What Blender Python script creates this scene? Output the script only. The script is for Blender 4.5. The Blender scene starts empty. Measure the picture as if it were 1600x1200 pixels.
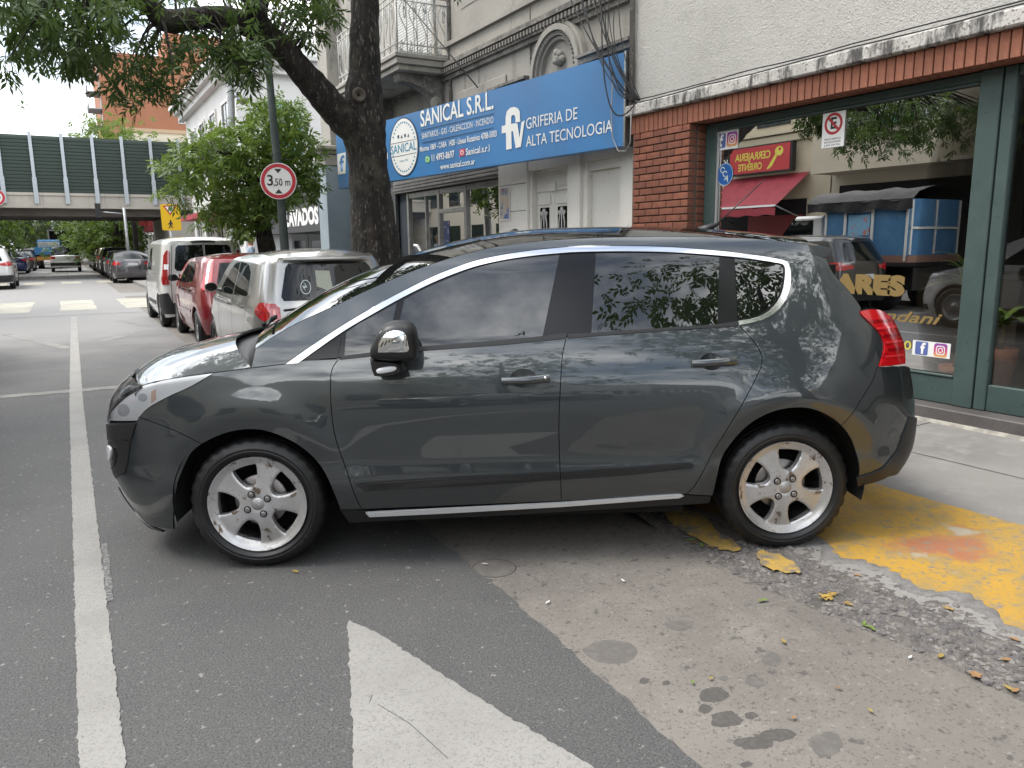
import bpy, bmesh, math, random
import numpy as np
from mathutils import Vector, Matrix
from mathutils.geometry import delaunay_2d_cdt
random.seed(7); rng = np.random.default_rng(7)
SC = bpy.context.scene
COL = SC.collection
# ---------------------------------------------------------------- camera
CAM_H, CAM_YAW, CAM_PITCH, CAM_ROLL, FPX = 1.5583, 0.5200, math.radians(10.3), math.radians(-0.67), 1202.0
def cam_matrix():
    y, p, r = CAM_YAW, CAM_PITCH, CAM_ROLL
    f = np.array([math.sin(y)*math.cos(p), math.cos(y)*math.cos(p), -math.sin(p)])
    a = np.array([math.cos(y), -math.sin(y), 0.]); u = np.cross(a, f)
    c, s = math.cos(r), math.sin(r)
    return np.column_stack([c*a+s*u, -s*a+c*u, -f])
CR = cam_matrix(); CC = np.array([0, 0, CAM_H])
cam = bpy.data.cameras.new('camera'); camo = bpy.data.objects.new('camera', cam); COL.objects.link(camo)
cam.sensor_width = 36; cam.lens = FPX/1600*36; cam.clip_end = 3000; cam.clip_start = .05
camo.matrix_world = Matrix([list(CR[i])+[CC[i]] for i in range(3)]+[[0, 0, 0, 1]])
SC.camera = camo
# ---------------------------------------------------------------- sky and sun (bright broken cloud)
SUN_EL, SUN_AZ = math.radians(60), math.radians(292)     # azimuth clockwise from +Y (down the street)
w = bpy.data.worlds.new('World'); SC.world = w; w.use_nodes = True
nt = w.node_tree; nt.nodes.clear()
def nd(t, typ, **kw):
    n = t.nodes.new(typ)
    for k, v in kw.items():
        if k.startswith('i_'): n.inputs[k[2:].replace('_', ' ')].default_value = v
        else: setattr(n, k, v)
    return n
out = nd(nt, 'ShaderNodeOutputWorld'); bg = nd(nt, 'ShaderNodeBackground'); bg.inputs[1].default_value = 0.11
sky = nd(nt, 'ShaderNodeTexSky'); sky.sky_type = 'NISHITA'; sky.sun_disc = False
sky.sun_elevation = SUN_EL; sky.sun_rotation = SUN_AZ; sky.air_density = 1.2; sky.dust_density = 2.0
tc = nd(nt, 'ShaderNodeTexCoord')
sep = nd(nt, 'ShaderNodeSeparateXYZ'); nt.links.new(tc.outputs['Generated'], sep.inputs[0])
mz = nd(nt, 'ShaderNodeMath', operation='MAXIMUM'); nt.links.new(sep.outputs[2], mz.inputs[0]); mz.inputs[1].default_value = 0.0
ma = nd(nt, 'ShaderNodeMath', operation='ADD'); nt.links.new(mz.outputs[0], ma.inputs[0]); ma.inputs[1].default_value = 0.22
dv = nd(nt, 'ShaderNodeVectorMath', operation='DIVIDE'); nt.links.new(tc.outputs['Generated'], dv.inputs[0])
cb = nd(nt, 'ShaderNodeCombineXYZ')
for k in range(3): nt.links.new(ma.outputs[0], cb.inputs[k])
nt.links.new(cb.outputs[0], dv.inputs[1])
def wnoise(scale, det, rough):
    n = nd(nt, 'ShaderNodeTexNoise'); n.inputs['Scale'].default_value = scale; n.inputs['Detail'].default_value = det
    n.inputs['Roughness'].default_value = rough; nt.links.new(dv.outputs[0], n.inputs['Vector']); return n
n1 = wnoise(1.1, 9, .58); n2 = wnoise(3.4, 9, .62)
cr = nd(nt, 'ShaderNodeValToRGB'); cr.color_ramp.elements[0].position = .36; cr.color_ramp.elements[1].position = .56
nt.links.new(n1.outputs[0], cr.inputs[0])
cr2 = nd(nt, 'ShaderNodeValToRGB'); e = cr2.color_ramp.elements
e[0].position = .38; e[0].color = (4.2, 4.5, 4.9, 1); e[1].position = .62; e[1].color = (21.0, 21.0, 20.8, 1)
nt.links.new(n2.outputs[0], cr2.inputs[0])
mx = nd(nt, 'ShaderNodeMix', data_type='RGBA'); nt.links.new(cr.outputs[0], mx.inputs[0])
nt.links.new(sky.outputs[0], mx.inputs[6]); nt.links.new(cr2.outputs[0], mx.inputs[7])
hz = nd(nt, 'ShaderNodeMapRange'); hz.inputs[1].default_value = 0.0; hz.inputs[2].default_value = .30; hz.inputs[3].default_value = .8; hz.inputs[4].default_value = 0.0
nt.links.new(sep.outputs[2], hz.inputs[0])
mh = nd(nt, 'ShaderNodeMix', data_type='RGBA'); nt.links.new(hz.outputs[0], mh.inputs[0]); nt.links.new(mx.outputs[2], mh.inputs[6]); mh.inputs[7].default_value = (7.5, 7.6, 7.7, 1)
nt.links.new(mh.outputs[2], bg.inputs[0]); nt.links.new(bg.outputs[0], out.inputs[0])
sl = bpy.data.lights.new('sun', 'SUN'); sl.energy = 1.5; sl.angle = math.radians(24); sl.color = (1, .955, .89)
so = bpy.data.objects.new('sun', sl); COL.objects.link(so); so.location = (-8, -10, 30)
sd = Vector((math.sin(SUN_AZ)*math.cos(SUN_EL), math.cos(SUN_AZ)*math.cos(SUN_EL), math.sin(SUN_EL)))
so.rotation_euler = sd.to_track_quat('Z', 'Y').to_euler()
SC.view_settings.view_transform = 'Standard'; SC.view_settings.look = 'None'; SC.view_settings.gamma = 1
SC.view_settings.exposure = 1.15
SC.render.engine = 'CYCLES'; SC.cycles.use_denoising = True; SC.cycles.max_bounces = 8; SC.cycles.transparent_max_bounces = 12
SC.cycles.caustics_reflective = False; SC.cycles.caustics_refractive = False
# ---------------------------------------------------------------- pixel -> place
def ray(u, v): return CR @ np.array([(u-800)/FPX, (600-v)/FPX, -1.])
def hit(u, v, axis, val):
    d = ray(u, v); return CC+d*((val-CC[axis])/d[axis])
def project(P):
    d = (np.asarray(P, float)-CC) @ CR
    return np.stack([800-FPX*d[..., 0]/d[..., 2], 600+FPX*d[..., 1]/d[..., 2]], -1)
# ---------------------------------------------------------------- helpers: objects
def thing(name, label, cat, loc=(0, 0, 0), rz=0., group=None):
    o = bpy.data.objects.new(name, None); COL.objects.link(o); o.empty_display_size = .1
    o.location = loc; o.rotation_euler = (0, 0, rz)
    return tag(o, label, cat, group)
def tag(o, label=None, cat=None, group=None, kind=None):
    if label: o['label'] = label
    if cat: o['category'] = cat
    if group: o['group'] = group
    if kind: o['kind'] = kind
    return o
def root_loc(p):
    v = Vector((0, 0, 0))
    while p is not None: v += p.location; p = p.parent
    return v
def link(name, me, parent=None, loc=None):
    o = bpy.data.objects.new(name, me); COL.objects.link(o)
    if parent is not None: o.parent = parent
    if loc is not None: o.location = loc
    return o
def mkmesh(name, V, Fc, m, smooth=False, mi=None, normals=None):
    me = bpy.data.meshes.new(name)
    me.from_pydata([tuple(map(float, v)) for v in V], [], [tuple(map(int, f)) for f in Fc])
    for x in (m if isinstance(m, (list, tuple)) else [m]): me.materials.append(x)
    if mi is not None: me.polygons.foreach_set('material_index', np.asarray(mi, np.int32))
    if smooth: me.polygons.foreach_set('use_smooth', np.ones(len(me.polygons), bool))
    me.update()
    if normals is not None:
        me.validate(); normals = np.nan_to_num(np.asarray(normals), nan=.577)
        if len(normals) == len(me.vertices): me.normals_split_custom_set_from_vertices([tuple(map(float, n)) for n in normals])
    return me
def cat_tree(o, parent=None):
    c = o.copy(); COL.objects.link(c); c.parent = parent
    for ch in list(o.children): cat_tree(ch, c)
    return c
class MB:
    """collects shapes; build() links them as ONE mesh (world coordinates, moved under the parent)"""
    def __init__(s): s.V = []; s.F = []; s.S = []; s.M = []
    def add(s, V, F, smooth=False, mi=0):
        b = len(s.V); s.V += [tuple(map(float, v)) for v in V]; s.F += [tuple(i+b for i in f) for f in F]
        s.S += [smooth]*len(F); s.M += [mi]*len(F); return s
    def box(s, a, b, mi=0, bev=0):
        (x0, y0, z0), (x1, y1, z1) = a, b
        x0, x1 = min(x0, x1), max(x0, x1); y0, y1 = min(y0, y1), max(y0, y1); z0, z1 = min(z0, z1), max(z0, z1)
        if bev <= 0:
            V = [(x, y, z) for x in (x0, x1) for y in (y0, y1) for z in (z0, z1)]
            return s.add(V, [(0, 1, 3, 2), (4, 6, 7, 5), (0, 4, 5, 1), (2, 3, 7, 6), (0, 2, 6, 4), (1, 5, 7, 3)], mi=mi)
        V = []; q = bev
        for x, sx in ((x0, 1), (x1, -1)):
            for y, sy in ((y0, 1), (y1, -1)):
                for z, sz in ((z0, 1), (z1, -1)):
                    V += [(x, y+sy*q, z+sz*q), (x+sx*q, y, z+sz*q), (x+sx*q, y+sy*q, z)]
        bm = bmesh.new(); vs = [bm.verts.new(v) for v in V]; bmesh.ops.convex_hull(bm, input=vs)
        bmesh.ops.dissolve_limit(bm, angle_limit=.01, verts=bm.verts, edges=bm.edges); bm.verts.index_update()
        V2 = [v.co[:] for v in bm.verts]; F2 = [tuple(v.index for v in f.verts) for f in bm.faces]; bm.free()
        return s.add(V2, F2, mi=mi)
    def prism(s, pts, axis, a, b, mi=0):
        """2D polygon extruded along axis from a to b"""
        n = len(pts); V = []
        for t in (a, b):
            for p in pts:
                v = list(p); v.insert(axis, t); V.append(v)
        F = [tuple(range(n))[::-1], tuple(range(n, 2*n))]+[(i, (i+1) % n, n+(i+1) % n, n+i) for i in range(n)]
        return s.add(V, F, mi=mi)
    def tube(s, pts, r, n=8, cap=True, mi=0):
        pts = [np.array(p, float) for p in pts]; m = len(pts)
        rs = r if hasattr(r, '__len__') else [r]*m
        V = []; up = None
        for i in range(m):
            t = pts[min(i+1, m-1)]-pts[max(i-1, 0)]; t = t/(np.linalg.norm(t)+1e-9)
            if up is None:
                up = np.array([0, 0, 1.]) if abs(t[2]) < .9 else np.array([1., 0, 0])
            a = np.cross(t, up); a /= np.linalg.norm(a)+1e-9; b = np.cross(a, t); up = b
            for k in range(n):
                th = 2*math.pi*k/n; V.append(pts[i]+rs[i]*(math.cos(th)*a+math.sin(th)*b))
        F = [(i*n+k, i*n+(k+1) % n, (i+1)*n+(k+1) % n, (i+1)*n+k) for i in range(m-1) for k in range(n)]
        s.add(V, F, True, mi)
        if cap:
            b0 = len(s.V)-len(V)
            s.F += [tuple(b0+k for k in range(n))[::-1], tuple(b0+(m-1)*n+k for k in range(n))]; s.S += [False]*2; s.M += [mi]*2
        return s
    def lathe(s, prof, n=32, axis='z', c=(0, 0, 0), mi=0, smooth=True, close=False):
        V = []; m = len(prof)
        for k in range(n):
            th = 2*math.pi*k/n
            for r, h in prof:
                x, y = r*math.cos(th), r*math.sin(th)
                p = {'z': (x, y, h), 'y': (x, h, -y), 'x': (h, x, y)}[axis]
                V.append((p[0]+c[0], p[1]+c[1], p[2]+c[2]))
        mm = m if close else m-1
        F = [(k*m+j, ((k+1) % n)*m+j, ((k+1) % n)*m+(j+1) % m, k*m+(j+1) % m) for k in range(n) for j in range(mm)]
        return s.add(V, F, smooth, mi)
    def sheet(s, pts, mi=0): return s.add(pts, [tuple(range(len(pts)))], mi=mi)
    def grid(s, P, smooth=True, mi=0, flip=False):
        P = np.asarray(P); a, b = P.shape[:2]
        F = [(i*b+j, (i+1)*b+j, (i+1)*b+j+1, i*b+j+1) for i in range(a-1) for j in range(b-1)]
        if flip: F = [f[::-1] for f in F]
        return s.add(P.reshape(-1, 3), F, smooth, mi)
    def build(s, name, m, parent=None, fixn=False):
        V = s.V
        if parent is not None:
            q = root_loc(parent)
            if q.length > 0: V = [(v[0]-q.x, v[1]-q.y, v[2]-q.z) for v in V]
        me = mkmesh(name, V, s.F, m, mi=s.M if any(s.M) else None)
        me.polygons.foreach_set('use_smooth', np.array(s.S, bool))
        if fixn:
            bm = bmesh.new(); bm.from_mesh(me); bmesh.ops.recalc_face_normals(bm, faces=bm.faces); bm.to_mesh(me); bm.free()
        return link(name, me, parent)
def struct(o): o['kind'] = 'structure'; return o
def stuff(o): o['kind'] = 'stuff'; return o
# ---------------------------------------------------------------- helpers: materials
MATS = {}
def mat(name, col, rough=.6, metal=0., coat=0., spec=.5, layers=(), bump=(), rnd=0., ior=None, coords='Object', rlayer=None, flake=False, trans=0., sss=0.):
    """layers: (scale, detail, colour, lo, hi, stretch) mixed over col by noise; bump: (scale, strength, dist)"""
    if name in MATS: return MATS[name]
    m = bpy.data.materials.new(name); m.use_nodes = True; t = m.node_tree; b = t.nodes['Principled BSDF']
    c4 = lambda c: (c[0], c[1], c[2], 1)
    b.inputs['Base Color'].default_value = c4(col); b.inputs['Roughness'].default_value = rough; b.inputs['Metallic'].default_value = metal
    b.inputs['Coat Weight'].default_value = coat; b.inputs['Coat Roughness'].default_value = .025; b.inputs['Coat IOR'].default_value = 1.7; b.inputs['Specular IOR Level'].default_value = spec
    if ior: b.inputs['IOR'].default_value = ior
    if trans: b.inputs['Transmission Weight'].default_value = trans
    tcn = nd(t, 'ShaderNodeTexCoord')
    def noise(scale, det, stretch=None, typ='ShaderNodeTexNoise'):
        n = nd(t, typ); n.inputs['Scale'].default_value = scale
        if typ == 'ShaderNodeTexNoise': n.inputs['Detail'].default_value = det; n.inputs['Roughness'].default_value = .6
        if stretch:
            mp = nd(t, 'ShaderNodeMapping'); mp.inputs['Scale'].default_value = stretch
            t.links.new(tcn.outputs[coords], mp.inputs[0]); t.links.new(mp.outputs[0], n.inputs['Vector'])
        else: t.links.new(tcn.outputs[coords], n.inputs['Vector'])
        return n
    src = None
    for L in layers:
        sc, det, c2, lo, hi = L[:5]; st = L[5] if len(L) > 5 else None; typ = 'ShaderNodeTexVoronoi' if len(L) > 6 else 'ShaderNodeTexNoise'
        n = noise(sc, det, st, typ)
        mr = nd(t, 'ShaderNodeMapRange'); mr.inputs[1].default_value = lo; mr.inputs[2].default_value = hi
        t.links.new(n.outputs[0], mr.inputs[0])
        mxx = nd(t, 'ShaderNodeMix', data_type='RGBA'); t.links.new(mr.outputs[0], mxx.inputs[0])
        if src is None: mxx.inputs[6].default_value = c4(col)
        else: t.links.new(src, mxx.inputs[6])
        mxx.inputs[7].default_value = c4(c2); src = mxx.outputs[2]
    if rnd:
        oi = nd(t, 'ShaderNodeObjectInfo'); hv = nd(t, 'ShaderNodeHueSaturation')
        mr = nd(t, 'ShaderNodeMapRange'); mr.inputs[3].default_value = 1-rnd; mr.inputs[4].default_value = 1+rnd
        t.links.new(oi.outputs['Random'], mr.inputs[0]); t.links.new(mr.outputs[0], hv.inputs['Value'])
        if src is None: hv.inputs['Color'].default_value = c4(col)
        else: t.links.new(src, hv.inputs['Color'])
        src = hv.outputs[0]
    if src is not None: t.links.new(src, b.inputs['Base Color'])
    if rlayer:
        sc, r0, r1 = rlayer; n = noise(sc, 6)
        mr = nd(t, 'ShaderNodeMapRange'); mr.inputs[1].default_value = .35; mr.inputs[2].default_value = .65
        mr.inputs[3].default_value = r0; mr.inputs[4].default_value = r1
        t.links.new(n.outputs[0], mr.inputs[0]); t.links.new(mr.outputs[0], b.inputs['Roughness'])
    prev = None
    for L in bump:
        sc, st, di = L[:3]; n = noise(sc, 5, L[3] if len(L) > 3 else None, 'ShaderNodeTexVoronoi' if len(L) > 4 else 'ShaderNodeTexNoise')
        bn = nd(t, 'ShaderNodeBump'); bn.inputs['Strength'].default_value = st; bn.inputs['Distance'].default_value = di
        t.links.new(n.outputs[0], bn.inputs['Height'])
        if prev is not None: t.links.new(prev.outputs[0], bn.inputs['Normal'])
        prev = bn
    if prev is not None: t.links.new(prev.outputs[0], b.inputs['Normal'])
    MATS[name] = m; return m
def glass(name, tint=(.9, .95, .93), ior=1.6, boost=1.0):
    """thin pane: mirror reflection by Fresnel over a see-through sheet"""
    if name in MATS: return MATS[name]
    m = bpy.data.materials.new(name); m.use_nodes = True; t = m.node_tree; t.nodes.clear()
    o = nd(t, 'ShaderNodeOutputMaterial'); fr = nd(t, 'ShaderNodeFresnel'); fr.inputs[0].default_value = ior
    mu = nd(t, 'ShaderNodeMath', operation='MULTIPLY'); mu.inputs[1].default_value = boost; mu.use_clamp = True
    gl = nd(t, 'ShaderNodeBsdfGlossy'); gl.inputs['Roughness'].default_value = 0.0; tr = nd(t, 'ShaderNodeBsdfTransparent')
    tr.inputs[0].default_value = (*tint, 1); mi = nd(t, 'ShaderNodeMixShader')
    t.links.new(fr.outputs[0], mu.inputs[0]); t.links.new(mu.outputs[0], mi.inputs[0]); t.links.new(tr.outputs[0], mi.inputs[1])
    t.links.new(gl.outputs[0], mi.inputs[2]); t.links.new(mi.outputs[0], o.inputs[0]); MATS[name] = m; return m
def emis(name, col, st):
    m = bpy.data.materials.new(name); m.use_nodes = True; b = m.node_tree.nodes['Principled BSDF']
    b.inputs['Base Color'].default_value = (*col, 1); b.inputs['Emission Color'].default_value = (*col, 1); b.inputs['Emission Strength'].default_value = st
    return m
def cr_spline(P, n=8, closed=False):
    """Catmull-Rom through points"""
    P = np.asarray(P, float); m = len(P); out = []
    rngm = m if closed else m-1
    for i in range(rngm):
        p0 = P[(i-1) % m] if closed or i > 0 else 2*P[0]-P[1]
        p1, p2 = P[i], P[(i+1) % m]
        p3 = P[(i+2) % m] if closed or i+2 < m else 2*P[-1]-P[-2]
        for k in range(n):
            t = k/n
            out.append(.5*((2*p1)+(-p0+p2)*t+(2*p0-5*p1+4*p2-p3)*t*t+(-p0+3*p1-3*p2+p3)*t**3))
    if not closed: out.append(P[-1])
    return np.array(out)
FONT = None
def text_mesh(txt, size=1., bold=0., cond=1., shear=0., align='CENTER'):
    cu = bpy.data.curves.new('lettering', 'FONT'); cu.body = txt; cu.size = size; cu.align_x = align; cu.align_y = 'CENTER'
    cu.offset = bold*size; cu.shear = shear; cu.resolution_u = 3
    o = bpy.data.objects.new('lettering', cu); COL.objects.link(o)
    dg = bpy.context.evaluated_depsgraph_get(); me = bpy.data.meshes.new_from_object(o.evaluated_get(dg))
    bpy.data.objects.remove(o)
    if cond != 1:
        for v in me.vertices: v.co.x *= cond
    return me
def lettering(txt, m, org, ex, ey, size, parent, bold=0., cond=1., shear=0., align='CENTER', name='lettering', thick=0., width=None):
    """flat letters in the plane spanned by ex (reading direction) and ey (up), centred on org (world)"""
    me = text_mesh(txt, size, bold, cond, shear, align)
    if width:
        xs = [v.co.x for v in me.vertices]; k = width/(max(xs)-min(xs)+1e-6)
        for v in me.vertices: v.co.x *= k
    ex = Vector(ex).normalized(); ey = Vector(ey).normalized(); ez = ex.cross(ey)
    q = root_loc(parent) if parent is not None else Vector((0, 0, 0))
    for v in me.vertices: v.co = Vector(org)-q+ex*v.co.x+ey*v.co.y+ez*v.co.z
    me.materials.clear(); me.materials.append(m)
    return link(name, me, parent)
def noise1(x, seed=0):
    x = np.asarray(x, float); r = np.zeros_like(x)
    for k in range(1, 5): r += np.sin(x*(1.7**k)*1.3+seed*k*2.1+k)/k
    return r/2
# ================================================================= car body engine
class Table:
    """smoothed piecewise profile"""
    def __init__(s, pts, sig=.03, lo=-.2, hi=2.4):
        p = np.array(pts, float); s.x = np.arange(lo, hi, .004)
        y = np.interp(s.x, p[:, 0], p[:, 1])
        # linear extrapolation at both ends
        a = (p[1, 1]-p[0, 1])/(p[1, 0]-p[0, 0]); b = (p[-1, 1]-p[-2, 1])/(p[-1, 0]-p[-2, 0])
        y = np.where(s.x < p[0, 0], p[0, 1]+a*(s.x-p[0, 0]), y); y = np.where(s.x > p[-1, 0], p[-1, 1]+b*(s.x-p[-1, 0]), y)
        k = np.arange(-int(3*sig/.004), int(3*sig/.004)+1)*.004; g = np.exp(-.5*(k/sig)**2); g /= g.sum()
        s.y = np.convolve(np.pad(y, len(k)//2, mode='reflect', reflect_type='odd'), g, 'valid')
    def __call__(s, v): return np.interp(v, s.x, s.y)
class Surf:
    def __init__(s, plan, ds, df, dr, flares=(), sep=False):
        s.sep = sep
        C = cr_spline(plan, 24); C[0, 1] = C[-1, 1] = 0
        L = np.concatenate([[0], np.cumsum(np.hypot(*np.diff(C, axis=0).T))])
        s.U = np.linspace(0, L[-1], 700); s.X = np.interp(s.U, L, C[:, 0]); s.Y = np.interp(s.U, L, C[:, 1])
        g = np.exp(-.5*(np.arange(-8, 9)/3.5)**2); g /= g.sum()
        ex = lambda a, odd: np.convolve(np.pad(a, 8, mode='reflect', reflect_type='odd' if odd else 'even'), g, 'valid')
        s.X = ex(s.X, False); s.Y = ex(s.Y, True)
        tx, ty = np.gradient(s.X, s.U), np.gradient(s.Y, s.U); n = np.hypot(tx, ty)+1e-9
        s.NX, s.NY = -ty/n, tx/n
        s.umax = s.U[-1]; s.ds, s.df, s.dr = ds, df, dr; s.fl = flares
        s.xs, s.us = s.X[::1], s.U
    def u_at(s, x): return np.interp(x, s.xs, s.us)
    def P(s, u, z, off=0.):
        u = np.asarray(u, float); z = np.asarray(z, float)
        x, y = np.interp(u, s.U, s.X), np.interp(u, s.U, s.Y); nx, ny = np.interp(u, s.U, s.NX), np.interp(u, s.U, s.NY)
        if s.sep:                                     # fold-free variant: ends shear along x, flanks scale in y
            sm = lambda t: np.clip(t, 0, 1)**2*(3-2*np.clip(t, 0, 1)); f_, r_ = s.X[0], s.X[-1]; hw = s.Y.max(); fl = 0*x
            for cx, cz, r0, amp, sg in s.fl:
                rr_ = np.hypot(x-cx, z-cz); fl = fl+amp*np.exp(-.5*((rr_-r0)/sg)**2)*(1/(1+np.exp(-(z-cz+.02)/.05)))
            x2 = x-s.dr(z)*sm((x-(r_-1.0))/1.0)+s.df(z)*sm(((f_+1.0)-x)/1.0); y2 = y*(1-s.ds(z)/hw)+fl*(y > .5*hw)
            return np.stack([x2+nx*off, np.maximum(y2+ny*off, 0.0), z+0*x], -1)
        wf, wr = np.clip(-nx, 0, 1)**1.6, np.clip(nx, 0, 1)**1.6
        d = (1-wf-wr)*s.ds(z)+wf*s.df(z)+wr*s.dr(z)
        for cx, cz, r0, amp, sg in s.fl:
            r = np.hypot(x-cx, z-cz); f = amp*np.exp(-.5*((r-r0)/sg)**2); d = d-f*(1/(1+np.exp(-(z-cz+.02)/.05)))
        d = d-off
        return np.stack([x-nx*d, np.maximum(y-ny*d, 0.0), z+0*x], -1)
    def N(s, u, z, e=.012):
        a = s.P(np.clip(np.asarray(u)+e, 0, s.umax), z)-s.P(np.clip(np.asarray(u)-e, 0, s.umax), z)
        b = s.P(u, np.asarray(z)+e)-s.P(u, np.asarray(z)-e)
        n = np.cross(b, a); l = np.linalg.norm(n, axis=-1, keepdims=True)+1e-12; n = n/l
        return n*np.where(n[..., 1:2] < -0.3, -1, 1)
def inside(poly, pts):
    x, y = pts[:, 0], pts[:, 1]; c = np.zeros(len(pts), bool); n = len(poly); j = n-1
    for i in range(n):
        xi, yi = poly[i]; xj, yj = poly[j]
        c ^= ((yi > y) != (yj > y)) & (x < (xj-xi)*(y-yi)/(yj-yi+1e-12)+xi); j = i
    return c
def area2(p): return .5*np.sum(p[:, 0]*np.roll(p[:, 1], -1)-np.roll(p[:, 0], -1)*p[:, 1])
def resample(poly, res, closed=True):
    out = []; n = len(poly)
    for i in range(n if closed else n-1):
        a, b = poly[i], poly[(i+1) % n]; k = max(1, int(math.ceil(np.linalg.norm(b-a)/res)))
        for q in range(k): out.append(a+(b-a)*q/k)
    if not closed: out.append(poly[-1])
    return np.array(out)
def shrink(poly, g):
    a = np.roll(poly, 1, 0); b = np.roll(poly, -1, 0); t = b-a; t = t/(np.linalg.norm(t, axis=1, keepdims=True)+1e-9)
    n = np.stack([-t[:, 1], t[:, 0]], 1)*(1 if area2(poly) > 0 else -1)
    return poly+n*g
def fill(poly, res, holes=()):
    """2D polygon -> points, triangles, boundary loops"""
    b = np.concatenate([poly]+list(holes)); mn, mxp = poly.min(0), poly.max(0)
    gx, gy = np.meshgrid(np.arange(mn[0]+res/2, mxp[0], res), np.arange(mn[1]+res/2, mxp[1], res))
    gp = np.stack([gx.ravel()+((np.arange(gx.size)//gx.shape[1]) % 2)*res*.5, gy.ravel()], 1)
    gp = gp[inside(poly, gp)]
    for h in holes: gp = gp[~inside(h, gp)]
    if len(gp):
        d = np.full(len(gp), 9.)
        for i in range(0, len(b), 64): d = np.minimum(d, np.sqrt(((gp[:, None]-b[None, i:i+64])**2).sum(-1)).min(1))
        gp = gp[d > res*.45]
    allp = np.concatenate([b, gp]) if len(gp) else b
    edges = []; k = 0; loops = []
    for lp in [poly]+list(holes):
        n = len(lp); edges += [(k+i, k+(i+1) % n) for i in range(n)]; loops.append(list(range(k, k+n))); k += n
    r = delaunay_2d_cdt([Vector(p) for p in allp], edges, [], 0, 1e-7)
    V = np.array([v[:] for v in r[0]]); T = [tuple(f) for f in r[2]]
    ce = np.array([V[list(f)].mean(0) for f in T]); ok = inside(poly, ce)
    for h in holes: ok &= ~inside(h, ce)
    T = [f for f, o in zip(T, ok) if o]
    T = [f if area2(V[list(f)]) > 0 else f[::-1] for f in T]
    return V, T
def loops_of(T):
    cnt = {}
    for f in T:
        for i in range(len(f)):
            a, b = f[i], f[(i+1) % len(f)]; cnt[(a, b)] = 1
    bd = {a: b for (a, b) in cnt if (b, a) not in cnt}; L = []
    while bd:
        a0 = next(iter(bd)); lp = [a0]; a = bd.pop(a0)
        while a != a0 and a in bd: lp.append(a); a = bd.pop(a)
        L.append(lp)
    return L
def panel(S, poly, m, name, parent, off=0., gap=.0020, res=.04, fold=.014, sides='LR', join=False, holes=(), label=None, xf=None, bow=None):
    """part of the body skin: polygon in (u, z) laid on surface S; sides L (+y), R (-y); join = one mesh across the centre"""
    poly = resample(np.asarray(poly, float), res*.8)
    if gap: 
        q = shrink(poly, gap)
        if join: q[:, 0] = np.where((poly[:, 0] < .002) | (poly[:, 0] > S.umax-.002), poly[:, 0], q[:, 0])
        poly = q
    hs = [resample(np.asarray(h, float), res*.8) for h in holes]
    V2, T = fill(poly, res, hs)
    P = S.P(V2[:, 0], V2[:, 1], off); N = S.N(V2[:, 0], V2[:, 1])
    if bow is not None: P, N = bow(V2, P, N)
    # make triangles face outward
    T = [f[::-1] for f in T] if np.sum([np.dot(np.cross(P[f[1]]-P[f[0]], P[f[2]]-P[f[0]]), N[f[0]]) for f in T[:40]]) < 0 else T
    Vv, Nn, Fc = list(P), list(N), list(T)
    if fold:
        for lp in loops_of(T):
            b0 = len(Vv); n = len(lp)
            if n < 3: continue
            for i, a in enumerate(lp):
                t = P[lp[(i+1) % n]]-P[lp[i-1]]; o = np.cross(t, N[a]); o = o/(np.linalg.norm(o)+1e-9)
                Vv += [P[a], P[a]-N[a]*fold]; Nn += [o, o]
            for i in range(n):
                if join and all((V2[lp[q], 0] < .004 or V2[lp[q], 0] > S.umax-.004) for q in (i, (i+1) % n)): continue
                j = (i+1) % n; Fc.append((b0+2*i, b0+2*i+1, b0+2*j+1, b0+2*j))
    Vv, Nn = np.array(Vv), np.array(Nn); objs = []
    mir = np.array([1, -1, 1.])
    if join:
        k = len(Vv); V3 = np.concatenate([Vv, Vv*mir]); N3 = np.concatenate([Nn, Nn*mir]); F3 = Fc+[tuple(i+k for i in f[::-1]) for f in Fc]
        objs.append(link(name, mkmesh(name, V3, F3, m, True, normals=N3), parent))
    else:
        if 'L' in sides: objs.append(link(name, mkmesh(name, Vv, Fc, m, True, normals=Nn), parent))
        if 'R' in sides: objs.append(link(name, mkmesh(name, Vv*mir, [f[::-1] for f in Fc], m, True, normals=Nn*mir), parent))
    if label:
        for o in objs: o['label'] = label
    return objs
def rs_curve(P, n):
    P = cr_spline(P, 12); L = np.concatenate([[0], np.cumsum(np.linalg.norm(np.diff(P, axis=0), axis=1))]); s = np.linspace(0, L[-1], n)
    return np.stack([np.interp(s, L, P[:, k]) for k in range(P.shape[1])], 1)
def patch(edge, centre, m, name, parent, ns=24, ntt=25, p=2.0, inset=.004, up=True, thick=.012):
    """skin between an edge curve (+y side), a centre-line curve and the mirrored edge"""
    E_, C_ = rs_curve(np.asarray(edge, float), ns), rs_curve(np.asarray(centre, float), ns)
    t = np.linspace(-1, 1, ntt)*(1-inset); G = np.zeros((ns, ntt, 3))
    for i in range(ns):
        e, c = E_[i], C_[i]; k = 1-np.abs(t)**p
        G[i, :, 0] = e[0]+(c[0]-e[0])*(1-t*t); G[i, :, 1] = e[1]*t; G[i, :, 2] = e[2]+(c[2]-e[2])*k
    a = np.cross(G[1, ntt//2]-G[0, ntt//2], G[0, ntt//2+1]-G[0, ntt//2])
    flip = (a[2] < 0) if up else (a[0] < 0)
    mb = MB(); mb.grid(G, True, flip=flip)
    # rolled edge
    for row in (G[:, 0], G[:, -1]):
        q = row.copy(); q[:, 2] -= thick; mb.grid(np.stack([row, q]), False)
    for row in (G[0], G[-1]):
        q = row.copy(); q[:, 2] -= thick; mb.grid(np.stack([row, q]), False)
    return mb.build(name, m, parent)
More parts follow.
